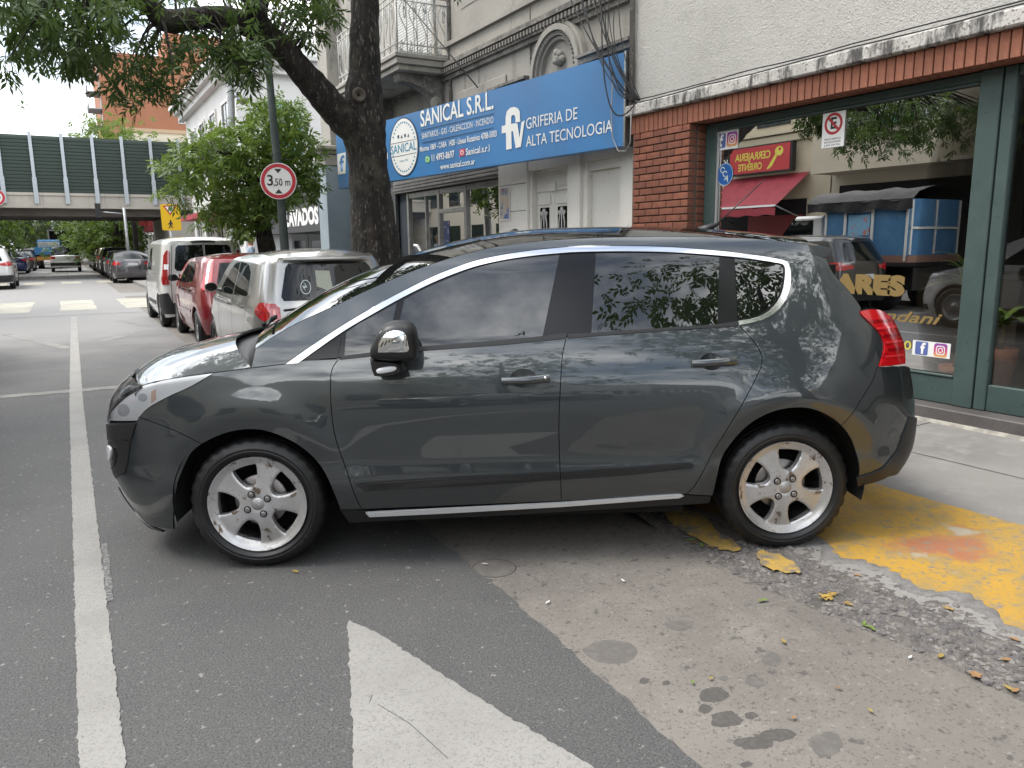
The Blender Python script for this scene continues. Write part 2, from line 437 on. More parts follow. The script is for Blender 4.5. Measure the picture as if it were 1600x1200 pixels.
def tyre_mesh(R, W, rr, m, n=96):
    h = W/2
    prof = [(rr-.004, -h*.80), (rr+.012, -h*.92), (rr+.022, -h*1.0), (rr+.026, -h*1.035), (rr+.032, -h*1.035), (rr+.035, -h*1.005), (R-.052, -h*1.02), (R-.050, -h*1.035), (R-.044, -h*1.03), (R-.040, -h*1.0), (R-.02, -h*.93), (R-.006, -h*.80)]
    gro = []
    for c in (-.45, 0, .45): gro += [(R, h*(c-.17)), (R, h*(c-.05)), (R-.007, h*(c-.04)), (R-.007, h*(c+.04)), (R, h*(c+.05)), (R, h*(c+.17))]
    gro = [g for g in gro]
    pr = prof+gro+[(r, -y) for r, y in prof[::-1]]
    V = []; mm = len(pr)
    for k in range(n):
        th = 2*math.pi*k/n; dip = .007 if k % 3 == 0 else 0.
        for j, (r, y) in enumerate(pr):
            r2 = r-(dip if (r > R-.025 and r < R-.001) or (abs(y) > h*.5 and r > R-.002) else 0)
            V.append((r2*math.cos(th), y, r2*math.sin(th)))
    F = [(k*mm+j, k*mm+j+1, ((k+1) % n)*mm+j+1, ((k+1) % n)*mm+j) for k in range(n) for j in range(mm-1)]
    me = mkmesh('tyre', V, F, m, True); return me
def tread_lines(): pass
def spoke_rim(rr, n=5, depth=.035, hole=None, mats=None, res=.008, y0=0.):
    """face of an alloy wheel in the xz plane facing +y; returns list (name, mesh)"""
    th = np.linspace(0, 2*math.pi, 97)[:-1]; outer = np.stack([rr*np.cos(th), rr*np.sin(th)], 1)
    H = []
    for k in range(n):
        a0 = 2*math.pi*k/n+math.pi/2
        pts = [(r*np.cos(a0+a), r*np.sin(a0+a)) for r, a in hole]
        H.append(cr_spline(pts, 4, True))
    H = [h if area2(h) > 0 else h[::-1] for h in H]
    V2, T = fill(outer, res, H); r = np.hypot(V2[:, 0], V2[:, 1])
    bd = np.zeros(len(V2)); L = loops_of(T)
    hb = np.concatenate(H); 
    d = np.min(np.stack([np.sqrt(((V2[:, None]-hb[None, i:i+40])**2).sum(-1)).min(1) for i in range(0, len(hb), 40)]), 0)
    y = y0-.018*np.clip((r-.05)/(rr-.05), 0, 1)*np.clip((rr*.97-r)/.03, 0, 1)-.005*np.clip(1-d/.006, 0, 1)**2+.006*np.clip((r-rr*.95)/(rr*.04), 0, 1)-.012*np.clip(1-r/.04, 0, 1)
    P = np.stack([V2[:, 0], y, V2[:, 1]], 1); V = list(P); F = [f[::-1] for f in T]
    for lp in L:
        b0 = len(V); k = len(lp)
        inner = r[lp].max() < rr*.98
        for a in lp: V += [P[a], P[a]-np.array([0, depth, 0])]
        F += [(b0+2*i, b0+2*((i+1) % k), b0+2*((i+1) % k)+1, b0+2*i+1)[::-1] for i in range(k)]
    return V, F
def wheel(parent, c, R, W, rr, M_, side=1, hole=None, n=5, rot=0., bolts=4, far=False, steer=0., cover=False):
    o = link('wheel', tyre_mesh(R, W, rr, M_['tyre'], 30 if far else 96), parent, c)
    o.rotation_euler = (0, 0, (0 if side > 0 else math.pi)+steer)
    face = W/2-.012
    if far:
        b = MB(); pr = [(0, face), (rr*.25, face), (rr*.3, face-.02), (rr*.85, face-.03), (rr*.9, face), (rr, face), (rr, -W*.3)]
        b.lathe(pr[::-1], 30, 'y'); b.build('rim', M_['rim'], None).parent = o; 
        ob = o.children[0]; ob.location = (0, 0, 0)
        return o
    V, F = spoke_rim(rr, n, hole=hole, y0=face)
    rim = link('rim', mkmesh('rim', V, F, M_['rim'], True), o); rim.rotation_euler = (0, rot, 0)
    b = MB(); b.lathe([(rr, face), (rr-.012, face-.012), (rr-.03, -W*.42), (rr-.01, -W*.45)], 64, 'y'); x = b.build('rim_barrel', M_['barrel']); x.parent = o
    b = MB(); b.lathe([(.13, face-.075), (.125, face-.07), (.06, face-.068), (.02, face-.066)], 48, 'y'); x = b.build('brake_disc', M_['disc']); x.parent = o
    b = MB(); b.lathe([(rr-.02, -W*.40), (.001, -W*.40)], 32, 'y'); x = b.build('wheel_back', M_['black']); x.parent = o
    b = MB(); b.lathe([(.033, face-.02), (.033, face-.004), (.030, face), (.001, face+.001)], 32, 'y'); cap = b.build('hub_cap', M_['cap']); cap.parent = o
    for k in range(bolts):
        a = rot+2*math.pi*(k+.5)/bolts
        b = MB(); b.lathe([(.0125, face-.03), (.0125, face+.005), (.010, face+.006), (.001, face+.006)], 10, 'y', (.056*math.cos(a), 0, .056*math.sin(a)))
        x = b.build('wheel_bolt', M_['bolt']); x.parent = o
        b = MB(); b.lathe([(.0185, face-.0135), (.001, face-.0130)], 14, 'y', (.056*math.cos(a), .0145, .056*math.sin(a))); x = b.build('bolt_recess', M_['black']); x.parent = o
    return o
# ---- vehicle materials
PAINT = mat('grey_metallic_paint', (.040, .048, .053), .34, .6, coat=1., layers=[(900, 2, (.070, .082, .090), .55, .8)])
CHROME = mat('chrome', (.78, .79, .80), .09, 1.)
BPLAST = mat('black_plastic', (.014, .014, .015), .42, bump=[(400, .08, .002)])
BGLOSS = mat('black_gloss', (.006, .006, .007), .14, spec=.35)
TINT = mat('tinted_glass', (.004, .005, .005), .0, spec=.8, ior=1.62)
RUBBER = mat('tyre_rubber', (.008, .008, .009), .46, layers=[(14, 5, (.020, .019, .018), .5, .75)], bump=[(160, .25, .002)])
RIM = mat('alloy_rim', (.58, .58, .59), .30, .6, layers=[(5, 5, (.48, .47, .46), .42, .62), (17, 7, (.17, .13, .10), .595, .64), (70, 4, (.36, .32, .29), .60, .68)], coords='Object')
BARREL = mat('rim_barrel', (.30, .30, .30), .45, .8, layers=[(9, 4, (.10, .08, .07), .45, .7)])
DISC = mat('brake_disc', (.28, .26, .25), .35, .9)
BLACK = mat('deep_black', (.004, .004, .004), .9)
LENS = mat('clear_lamp', (.80, .81, .83), .22, .0, coat=1.)
REDL = mat('red_lamp', (.50, .008, .012), .12, coat=1., layers=[(9, 1, (.34, .004, .008), .45, .6, (.6, 1, 4))])
BOLT = mat('wheel_bolt', (.33, .32, .31), .35, .8)
WM = dict(tyre=RUBBER, rim=RIM, barrel=BARREL, disc=DISC, black=BLACK, cap=mat('hub_cap', (.50, .50, .50), .3, .8, bump=[(160, .9, .004)]), bolt=BOLT)
# ================================================================= ground
sstep = lambda a, b, x: np.clip((np.asarray(x, float)-a)/(b-a), 0, 1)**2*(3-2*np.clip((np.asarray(x, float)-a)/(b-a), 0, 1))
def gz(x, y):
    dr = np.interp(x, [2.62, 3.08, 4.15, 5.95, 6.3], [0, .026, .07, .115, .12]); no = np.where(np.asarray(x) > 2.66, .115+.012*(np.asarray(x)-2.66), 0)
    s = sstep(3.9, 4.7, y); return dr*(1-s)+no*s
def gnd(u, v):
    z = 0.
    for _ in range(12): p = hit(u, v, 2, z); z = float(gz(p[0], p[1])) if p[0] > 2.5 else 0.
    return np.array([p[0], p[1], z])
ASPH = mat('asphalt', (.086, .086, .087), .74, layers=[(.35, 5, (.112, .111, .108), .42, .68), (1.7, 6, (.072, .072, .074), .50, .75), (95, 3, (.145, .142, .138), .50, .66), (120, 2, (.055, .055, .057), .52, .64), (30, 4, (.27, .26, .25), .645, .68)], bump=[(120, .9, .010), (50, .4, .008)])
def sunlit_far(m):
    '''sunlight on the far road painted in: paler asphalt past the transverse line'''
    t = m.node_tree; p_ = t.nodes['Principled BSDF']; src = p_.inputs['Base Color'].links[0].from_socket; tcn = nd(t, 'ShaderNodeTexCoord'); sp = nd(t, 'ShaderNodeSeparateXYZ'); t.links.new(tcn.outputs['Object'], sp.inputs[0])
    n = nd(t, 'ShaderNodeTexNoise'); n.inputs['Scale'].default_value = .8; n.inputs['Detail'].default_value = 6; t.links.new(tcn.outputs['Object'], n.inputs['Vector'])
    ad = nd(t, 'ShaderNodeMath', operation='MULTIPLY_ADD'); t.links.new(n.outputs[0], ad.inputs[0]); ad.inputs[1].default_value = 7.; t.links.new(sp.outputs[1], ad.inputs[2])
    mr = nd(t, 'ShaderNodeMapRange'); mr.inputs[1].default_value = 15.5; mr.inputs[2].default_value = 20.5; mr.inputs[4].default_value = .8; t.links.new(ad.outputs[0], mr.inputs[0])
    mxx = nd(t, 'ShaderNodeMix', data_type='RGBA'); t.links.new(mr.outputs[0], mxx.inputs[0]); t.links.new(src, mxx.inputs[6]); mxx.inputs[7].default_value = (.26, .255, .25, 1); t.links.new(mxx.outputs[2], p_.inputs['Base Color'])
sunlit_far(ASPH)  # asphalt colour carries painted sunlight further down the street
CONC = mat('gutter_concrete', (.175, .160, .143), .85, layers=[(.8, 7, (.138, .126, .113), .40, .62), (3.2, 7, (.205, .189, .169), .46, .68), (90, 3, (.085, .078, .073), .56, .68), (50, 3, (.23, .218, .20), .61, .70), (17, 4, (.09, .083, .076), .60, .67)], bump=[(150, .45, .004), (18, .25, .006)])
WALK = mat('sidewalk_concrete', (.235, .225, .212), .85, layers=[(.9, 6, (.185, .178, .168), .42, .66), (6, 6, (.27, .26, .25), .5, .72), (140, 2, (.14, .135, .13), .62, .72)], bump=[(130, .4, .004), (9, .2, .008)])
PAINTW = mat('road_paint', (.285, .278, .262), .75, layers=[(2.2, 6, (.235, .228, .215), .45, .68), (70, 5, (.225, .22, .21), .50, .66), (110, 2, (.165, .16, .154), .58, .70)], bump=[(200, .6, .004)])
PAINTO = mat('worn_road_paint', (.25, .243, .228), .8, layers=[(3, 6, (.18, .175, .165), .42, .62), (60, 3, (.12, .12, .115), .52, .62)], bump=[(200, .6, .004)])
PAINTC = mat('crosswalk_paint', (.40, .385, .32), .8, layers=[(1.5, 6, (.28, .27, .235), .42, .64), (60, 3, (.23, .225, .20), .55, .66)])
b = MB(); b.box((-500, -300, -.30), (500, 900, -.05)); struct(b.build('ground', mat('far_ground', (.11, .11, .105), .9, layers=[(.3, 5, (.08, .08, .08), .4, .6)])))
# asphalt carriageway, ragged edge against the concrete gutter
ys = np.concatenate([[-14, -6, -2], np.arange(-1, 9, .035), np.arange(9.2, 30, 1), [40, 60, 100, 170]])
edge = np.interp(ys, [1.0, 1.52, 2.78, 3.66, 9, 30], [1.47, 1.515, 1.585, 1.60, 1.62, 1.62])+.012*noise1(ys*6, 3)+.008*noise1(ys*23, 5)
V = []; 
for y, e_ in zip(ys, edge): V += [(-4.95, y, 0), (e_, y, 0), (e_+.004, y, -.012)]
n_ = len(ys); F = [(3*i, 3*i+1, 3*i+4, 3*i+3) for i in range(n_-1)]+[(3*i+1, 3*i+2, 3*i+5, 3*i+4) for i in range(n_-1)]
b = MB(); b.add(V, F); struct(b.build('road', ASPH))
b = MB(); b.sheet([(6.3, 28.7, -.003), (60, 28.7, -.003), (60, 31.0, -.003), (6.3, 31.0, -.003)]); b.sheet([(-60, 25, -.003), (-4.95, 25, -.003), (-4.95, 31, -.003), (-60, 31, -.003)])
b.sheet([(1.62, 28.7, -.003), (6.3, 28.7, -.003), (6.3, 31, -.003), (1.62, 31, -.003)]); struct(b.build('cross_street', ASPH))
b = MB(); gx = np.linspace(1.44, 2.70, 12)
b.grid([[(x, y, -.006) for x in gx] for y in np.arange(-6, 28.9, .6)], True, flip=True); struct(b.build('gutter', CONC))
b = MB(); b.box((1.62, 31.0, -.02), (2.66, 165, -.004)); struct(b.build('far_gutter', CONC))
# sidewalk with the lowered driveway
gx = np.concatenate([np.linspace(3.02, 4.15, 14), np.linspace(4.3, 6.3, 10)]); gy = np.concatenate([np.arange(-6, 8, .2), np.arange(8.2, 29, 1.2)])
b = MB(); b.grid([[(x, y, float(gz(x, y))-.002) for x in gx] for y in gy], True, flip=True)
gx2 = np.linspace(2.665, 3.02, 4); gy2 = np.concatenate([np.arange(3.9, 8, .2), np.arange(8.2, 29, 1.2)])
b.grid([[(x, y, float(gz(x, y))-.002) for x in gx2] for y in gy2], True, flip=True)
walk = struct(b.build('sidewalk', WALK))
for x0 in (4.16,):        # saw-cut joints
    for yj in (-2.2, .6, 1.7, 3.55, 5.2, 6.9):
        b = MB(); b.add([(x, yj+dy, float(gz(x, yj))+.0012) for dy in (-.004, .004) for x in np.linspace(4.16, 5.9, 6)], [(i, i+1, i+7, i+6) for i in range(5)]); b.build('joint', mat('joint_dark', (.05, .047, .043), .9), walk)
b = MB(); b.add([(5.02+dx, y, float(gz(5.02, y))+.0012) for dx in (-.004, .004) for y in np.linspace(-2, 6.9, 30)], [(i, i+1, i+31, i+30) for i in range(29)]); b.build('joint', MATS['joint_dark'], walk)
b = MB(); b.box((2.66, 31, -.03), (6.3, 165, .12)); struct(b.build('far_sidewalk', WALK))
b = MB(); b.box((-8.5, -14, -.03), (-5.1, 24.5, .12)); b.box((-8.5, 31, -.03), (-5.1, 165, .12)); struct(b.build('opposite_sidewalk', WALK))
KERB = mat('kerb_stone', (.24, .235, .225), .8, layers=[(5, 5, (.17, .165, .16), .45, .65), (90, 3, (.13, .13, .125), .58, .68)], bump=[(60, .4, .005)], rnd=.12)
kme = None
kerb = thing('kerb', 'low grey stone kerb along the parked cars', 'kerb', (2.6, 4.4, 0))
for i in range(20):
    y0 = 4.45+i*1.0
    if kme is None:
        q = MB(); q.box((-.055, .006, -.02), (.055, .994, .118), bev=.012); kme = mkmesh('kerb_stone', q.V, q.F, KERB); link('kerb_stone', kme, kerb, (.01, y0-4.4, 0))
    else: link('kerb_stone', kme, kerb, (.01, y0-4.4, 0))
# ---- broken kerb: lumps of old concrete and pebbles, broken slab lip
near = [gnd(*p) for p in ((1000, 800), (1040, 830), (1075, 853), (1120, 880), (1180, 913), (1240, 938), (1300, 962), (1360, 985), (1420, 1008), (1480, 1035), (1540, 1062), (1600, 1092), (1700, 1140), (1800, 1190))]
farl = [gnd(*p) for p in ((1040, 780), (1100, 800), (1282, 842), (1300, 864), (1307, 873), (1335, 876), (1360, 884), (1383, 890), (1400, 900), (1418, 913), (1440, 922), (1456, 928.5), (1472, 926), (1490, 927), (1510, 931), (1530, 943), (1548, 955), (1558, 968), (1568, 978), (1600, 989.5), (1700, 1030), (1850, 1100))]
ny = np.array(near); fy = np.array(farl)
def xat(A, y): o = np.argsort(A[:, 1]); return np.interp(y, A[o, 1], A[o, 0])
RUB = mat('rubble_bed', (.165, .15, .138), .92, layers=[(9, 6, (.10, .092, .085), .42, .62), (40, 5, (.25, .235, .215), .5, .68), (120, 3, (.07, .065, .06), .6, .7)], bump=[(45, 1., .02), (130, .8, .008)])
b = MB(); yy = np.arange(-.4, 4.3, .02); rows = []
for y in yy:
    x0, x1 = xat(ny, y)-.015, xat(fy, y)+.03; r_ = []
    for t in np.linspace(0, 1, 18):
        x = x0+(x1-x0)*t; h = .010*noise1([x*19+y*7], 2)[0]*noise1([y*17-x*5], 4)[0]+.006*noise1([x*55+y*41], 6)[0]
        r_.append((x, y, float(gz(x, y))-.003-.012*(t < .03)+h*min(1, 6*t)*min(1, (1-t)*6)-.006*(t > .80)*(t < .97)))
    rows.append(r_)
b.grid(rows, True, flip=True); rub = struct(b.build('broken_kerb', RUB))
PEB = mat('pebble', (.165, .152, .142), .85, layers=[(14, 2, (.105, .098, .098), .40, .52), (31, 2, (.235, .218, .20), .55, .66)], bump=[(80, .3, .003)], coords='Object')
V = []; F = []
ico = [(0, 0, 1), (.89, 0, .45), (.28, .85, .45), (-.72, .53, .45), (-.72, -.53, .45), (.28, -.85, .45), (.72, .53, -.45), (-.28, .85, -.45), (-.89, 0, -.45), (-.28, -.85, -.45), (.72, -.53, -.45)]
icf = [(0, 1, 2), (0, 2, 3), (0, 3, 4), (0, 4, 5), (0, 5, 1), (1, 6, 2), (2, 6, 7), (2, 7, 3), (3, 7, 8), (3, 8, 4), (4, 8, 9), (4, 9, 5), (5, 9, 10), (5, 10, 1), (1, 10, 6)]
for k in range(2600):
    y = rng.uniform(-.2, 2.75); t = rng.beta(1.3, 1.3); x0, x1 = xat(ny, y), xat(fy, y); x = x0+(x1-x0)*t
    if t > .72 and rng.random() < .6: continue
    s_ = abs(rng.normal(.008, .006))+.004; a = rng.uniform(0, 6.28); z = float(gz(x, y))-.002-s_*rng.uniform(.15, .5)
    sc = (s_*rng.uniform(.8, 1.7), s_*rng.uniform(.7, 1.2), s_*rng.uniform(.5, .9)); b0 = len(V)
    for q in ico:
        px_, py_ = q[0]*sc[0], q[1]*sc[1]; j_ = rng.uniform(.8, 1.15); V.append((x+(px_*math.cos(a)-py_*math.sin(a))*j_, y+(px_*math.sin(a)+py_*math.cos(a))*j_, z+q[2]*sc[2]*j_))
    F += [tuple(i+b0 for i in f) for f in icf]
pb = stuff(link('pebbles', mkmesh('pebbles', V, F, PEB), rub))
tag(pb, 'exposed pebbles of the broken kerb')
# the broken edge of the slab (grey lip in front of the yellow paint)
LIP = mat('broken_slab', (.20, .195, .188), .9, layers=[(14, 6, (.13, .125, .12), .4, .62), (90, 3, (.26, .25, .24), .6, .7)], bump=[(60, .7, .008)])
yl = np.arange(-.4, 2.42, .012); ex = np.array([xat(fy, y) for y in yl])+.010*noise1(yl*14, 1)+.012*noise1(yl*47, 8)
wdt = .055+.035*noise1(yl*5, 9); 
b = MB(); rows = [[(e_+.006*noise1([y*90], 3)[0]-wd, y, float(gz(e_-wd, y))-.022), (e_-wd+.004, y, float(gz(e_-wd, y))+.004+.004*noise1([y*33], 2)[0]), (e_-.3*wd, y, float(gz(e_, y))+.005+.003*noise1([y*51], 2)[0]), (e_+.03, y, float(gz(e_+.03, y))+.0018), (e_+.10, y, float(gz(e_+.10, y))+.0012)] for e_, y, wd in zip(ex, yl, np.clip(wdt, .008, .12))]
b.grid(rows, True, flip=True); b.build('slab_lip', LIP, walk)
# yellow paint on the driveway
YEL = mat('yellow_paint', (.44, .255, .035), .7, layers=[(1.6, 6, (.39, .235, .045), .42, .6), (6, 8, (.31, .215, .075), .46, .64), (1.3, 5, (.34, .135, .065), .54, .63), (24, 6, (.22, .185, .13), .56, .66), (60, 4, (.19, .175, .15), .58, .66), (3, 6, (.36, .32, .24), .63, .70)], bump=[(120, .35, .003), (20, .2, .004)])
b = MB(); rows = []
yl2 = np.arange(-.6, 4.02, .022); fx = np.interp(yl2, [gnd(1600, 822)[1], gnd(1433, 776)[1], gnd(1362, 754.6)[1], 3.6], [gnd(1600, 822)[0], gnd(1433, 776)[0], gnd(1362, 754.6)[0], 4.02])
for y, f_ in zip(yl2, fx):
    e_ = xat(fy, min(y, 3.4))+.012*noise1([y*14], 1)[0]+.012*noise1([y*47], 8)[0]+.02+.015*noise1([y*31], 12)[0]
    rows.append([(e_+(f_+.006*noise1([y*22], 4)[0]-e_)*t, y, float(gz(e_+(f_-e_)*t, y))+.0035) for t in np.linspace(0, 1, 10)])
b.grid(rows, True, flip=True); b.build('yellow_paint', YEL, walk)
def blob(pts, z, m, name, parent, n=5, jit=.006, seed=0):
    P = cr_spline(np.array([p[:2] for p in pts]), n, True); r_ = np.random.default_rng(seed); P = P+r_.normal(0, jit, P.shape)
    b = MB(); b.add([(p[0], p[1], (float(gz(p[0], p[1])) if p[0] > 2.6 else 0)+z) for p in P], [tuple(range(len(P)))]); return b.build(name, m, parent)
YEL2 = mat('chipped_yellow', (.47, .30, .05), .8, layers=[(26, 7, (.165, .145, .12), .42, .50), (8, 4, (.40, .26, .06), .4, .6)], bump=[(90, .8, .006)])
blob([gnd(*p) for p in ((1182, 868), (1200, 863), (1225, 872), (1253, 893), (1240, 899), (1205, 893))], .009, YEL2, 'yellow_paint', rub, jit=.010)
blob([gnd(*p) for p in ((1030, 792), (1090, 800), (1120, 830), (1160, 858), (1130, 862), (1075, 838))], .009, YEL2, 'yellow_paint', rub, jit=.010)
for k, (u, v, s_) in enumerate(((1290, 935, .03), (1325, 945, .022), (1480, 952, .02), (1300, 930, .016))):
    c_ = gnd(u, v); blob([(c_[0]+s_*rng.uniform(.4, 1)*math.cos(a), c_[1]+s_*rng.uniform(.4, 1)*math.sin(a)) for a in np.linspace(0, 6.28, 9)[:-1]], .009, YEL2, 'yellow_chip', rub, seed=k)
# ---- stains and cover on the gutter
STAIN = mat('oil_stain', (.072, .067, .062), .75, layers=[(60, 4, (.095, .088, .082), .45, .65)], bump=[(150, .4, .004)])
STAIN2 = mat('faint_stain', (.112, .104, .096), .8, layers=[(30, 5, (.135, .126, .116), .45, .62)], bump=[(150, .4, .004)])
gutter_o = bpy.data.objects['gutter']
for k, (u, v, a_, b_, m_) in enumerate(((955, 1016, 46, 20, STAIN2), (1115, 1084, 25, 13, STAIN), (1101, 1105, 11, 8, STAIN), (1134, 1122, 27, 13, STAIN), (1173, 1116, 11, 6, STAIN), (1180, 1158, 32, 11, STAIN), (1217, 1145, 28, 10, STAIN), (1290, 1160, 28, 20, STAIN2), (1007, 1061, 9, 5, STAIN), (1041, 1065, 6, 4, STAIN), (1206, 1028, 16, 11, STAIN2), (1180, 1063, 16, 9, STAIN2), (1166, 1192, 9, 5, STAIN), (1130, 1058, 8, 4, STAIN2), (1060, 975, 22, 8, STAIN2))):
    blob([hit(u+a_*math.cos(t)*rng.uniform(.78, 1.1), v+b_*math.sin(t)*rng.uniform(.78, 1.1), 2, 0) for t in np.linspace(0, 6.28, 11)[:-1]], -.0055+.00004*k, m_, 'stain', gutter_o, seed=k, jit=.00006*a_)
c_ = hit(772, 886, 2, 0)
b = MB(); b.lathe([(.105, -.010), (.105, -.0052), (.001, -.0051)], 28, 'z', (c_[0], c_[1], 0), smooth=False); b.build('cover_plate', mat('iron_cover', (.125, .115, .105), .85, layers=[(12, 5, (.155, .143, .13), .42, .6)], bump=[(60, .5, .004)]), gutter_o)
b = MB(); b.lathe([(.110, -.0058), (.109, -.0048), (.105, -.0048)], 28, 'z', (c_[0], c_[1], 0)); b.build('cover_gap', MATS['joint_dark'], gutter_o)
# ---- road markings
road_o = bpy.data.objects['road']
def strip(p0, p1, wd, m, name='road_marking', z=.004, jit=.006, seed=1, n=None):
    p0, p1 = np.array(p0[:2], float), np.array(p1[:2], float); L = np.linalg.norm(p1-p0); n = n or int(L/.05)+2; t = (p1-p0)/L; nn = np.array([-t[1], t[0]]); r_ = np.random.default_rng(seed)
    rows = []
    for s_ in np.linspace(0, L, n):
        c_ = p0+t*s_; a, c2 = wd/2+jit*(noise1([s_*9], seed)[0]+.5*r_.normal()), wd/2+jit*(noise1([s_*11], seed+7)[0]+.5*r_.normal()); rows.append([tuple(c_+nn*a)+(z,), tuple(c_-nn*c2)+(z,)])
    b = MB(); b.grid(rows, False, flip=True); return b.build(name, m, road_o)
strip((-.062, -2), (-.035, 9.0), .125, PAINTW, n=620, jit=.0035); strip((-.035, 9.0), (.07, 20.9), .125, PAINTW)
strip((-4.6, 10.05), (.45, 9.75), .20, PAINTO, z=.0035, jit=.01)
c0, c1 = hit(163, 850, 2, 0), hit(172, 940, 2, 0); strip(c0, c1, .03, mat('ghost_paint', (.20, .20, .195), .8, layers=[(60, 4, (.085, .085, .085), .45, .55)]), jit=.004, n=60, z=.0028)
tri = [hit(543, 970, 2, 0), hit(545, 1010, 2, 0), hit(549, 1100, 2, 0), hit(552, 1200, 2, 0), hit(556, 1320, 2, 0), hit(1110, 1320, 2, 0), hit(924, 1199, 2, 0), hit(792, 1119, 2, 0), hit(732, 1081, 2, 0), hit(657, 1034, 2, 0), hit(605, 999, 2, 0), hit(570, 981, 2, 0)]
P = resample(np.array([p[:2] for p in tri]), .02); P = P+np.random.default_rng(3).normal(0, .003, P.shape)
b = MB(); b.add([(p[0], p[1], .004) for p in P], [tuple(range(len(P)))[::-1]]); b.build('road_marking', PAINTW, road_o)
for pp in (((590, 1100), (640, 1130), (700, 1185)), ((575, 1090), (582, 1085), (577, 1098))):
    b = MB(); q = [hit(*p, 2, .0052) for p in pp]; b.add([(p[0]+d, p[1], .0052) for p in q for d in (-.0011, .0011)], [(0, 1, 3, 2), (2, 3, 5, 4)]); b.build('paint_crack', MATS['joint_dark'], road_o)
strip((-4.7, 21.3), (1.7, 21.3), .22, PAINTO, z=.0035)
for k in range(6):
    x = -4.35+k*1.52; strip((x, 22.9), (x, 27.4), .85, PAINTC, z=.0035, jit=.02, seed=k, n=14)
for k in range(6):
    x = -4.3+k*1.5; strip((x, 41.2), (x, 43.8), .85, PAINTC, z=.0035, jit=.02, seed=k, n=8)
strip(hit(160, 533, 2, 0), hit(226, 516, 2, 0), .20, PAINTO, z=.003); strip(hit(185, 501, 2, 0), hit(230, 510, 2, 0), .2, PAINTO, z=.003); strip(hit(110, 545, 2, 0), hit(0, 520, 2, 0), .18, PAINTO, z=.003)
strip((-2.6, 45), (-2.6, 75), .12, PAINTO, z=.003, n=20); strip((0.1, 46), (0.1, 110), .12, PAINTO, z=.003, n=20)
# ---- fallen leaves and litter (every one its own thing)
LEAFM = [mat('dry_leaf', (.27, .155, .07), .8), mat('yellow_leaf', (.27, .20, .06), .7), mat('green_leaf_fallen', (.13, .19, .04), .7), mat('brown_leaf', (.20, .12, .06), .8)]
def fallen(u, v, L, wd, m, ang, label, lobes=0, name='fallen_leaf', cat='leaf', group=None, curl=.25):
    c_ = gnd(u, v); b = MB(); n = 16; ring = []
    for t in np.linspace(0, 2*math.pi, n+1)[:-1]:
        if lobes: r_ = .55+.45*abs(math.cos(lobes*t/2)); x, y = L/2*r_*math.cos(t), wd/2*r_*math.sin(t)
        else: x = L/2*math.cos(t); y = wd/2*math.sin(t)*abs(math.sin(t))**.3*(1-.25*math.cos(t))
        ring.append((x, y, .004+curl*(abs(y)*.6+abs(x)*.15)))
    V = [(0, 0, .003)]+ring; ca, sa = math.cos(ang), math.sin(ang)
    V = [(c_[0]+x*ca-y*sa, c_[1]+x*sa+y*ca, c_[2]+z+.001) for x, y, z in V]
    b.add(V, [(0, i+1, (i+1) % n+1) for i in range(n)])
    q = thing(name, label, cat, tuple(c_), group=group); o = b.build('blade', m, q)
    bpy.data.objects.remove(q); o.name = name; o.location = tuple(c_); tag(o, label, cat, group)
    return o
fallen(1524, 1056, .052, .046, LEAFM[0], .6, 'curled orange-brown lobed leaf on the gutter below the broken kerb', 5)
fallen(461, 894, .048, .022, LEAFM[1], 1.9, 'yellow and green leaf on the asphalt below the front wheel', 0)
fallen(1192, 939, .055, .018, LEAFM[2], -.2, 'pale green slim leaf on the gutter in front of the rear wheel', 0)
fallen(1224, 1003, .035, .016, LEAFM[1], 1.0, 'small pale yellow leaf in the middle of the gutter', 0)
fallen(1422, 1028, .03, .010, mat('litter_white', (.6, .6, .58), .7), .2, 'white scrap of paper on the gutter', 0, 'paper_scrap', 'litter')
fallen(1107, 879, .036, .010, mat('litter_black', (.02, .02, .02), .7), .1, 'small black strip of litter beside the rear wheel', 0, 'rubber_scrap', 'litter')
for k, (u, v) in enumerate(((1350, 975), (1362, 983), (1356, 980))): fallen(u, v, .045, .015, LEAFM[2], .5+k*.8, 'green sprig lying along the edge of the broken kerb', 0, group='green leaf bits at the kerb')
for k, (u, v) in enumerate(((1085, 848), (1096, 853), (1108, 856), (1078, 845))): fallen(u, v, .06, .02, LEAFM[2 if k % 2 else 3], k*.9, 'wilted leaf caught at the kerb beside the rear tyre', 0, group='wilted leaves at the rear tyre')
for k, (u, v) in enumerate(((1586, 1080), (1575, 1076), (1572, 1032), (1290, 937), (1340, 900), (1470, 1026), (1585, 1000))): fallen(u, v, .04, .02, LEAFM[k % 2], k*1.3, 'small dry leaf scrap on the broken kerb', 0, group='dry leaf scraps on the broken kerb')
for k, (u, v) in enumerate(((1111, 1061), (1082, 1067), (1309, 1076), (1240, 1123), (1360, 1112))): fallen(u, v, .024, .012, LEAFM[(k+1) % 4], k*1.1, 'tiny leaf crumb scattered on the concrete gutter', 0, group='leaf crumbs on the gutter')
for k, (u, v) in enumerate(((856, 942), (973, 908), (757, 882))): fallen(u, v, .035, .010, MATS['litter_white'], .4+k, 'white cigarette butt on the concrete gutter', 0, 'cigarette_butt', 'litter', group='butts on the gutter')
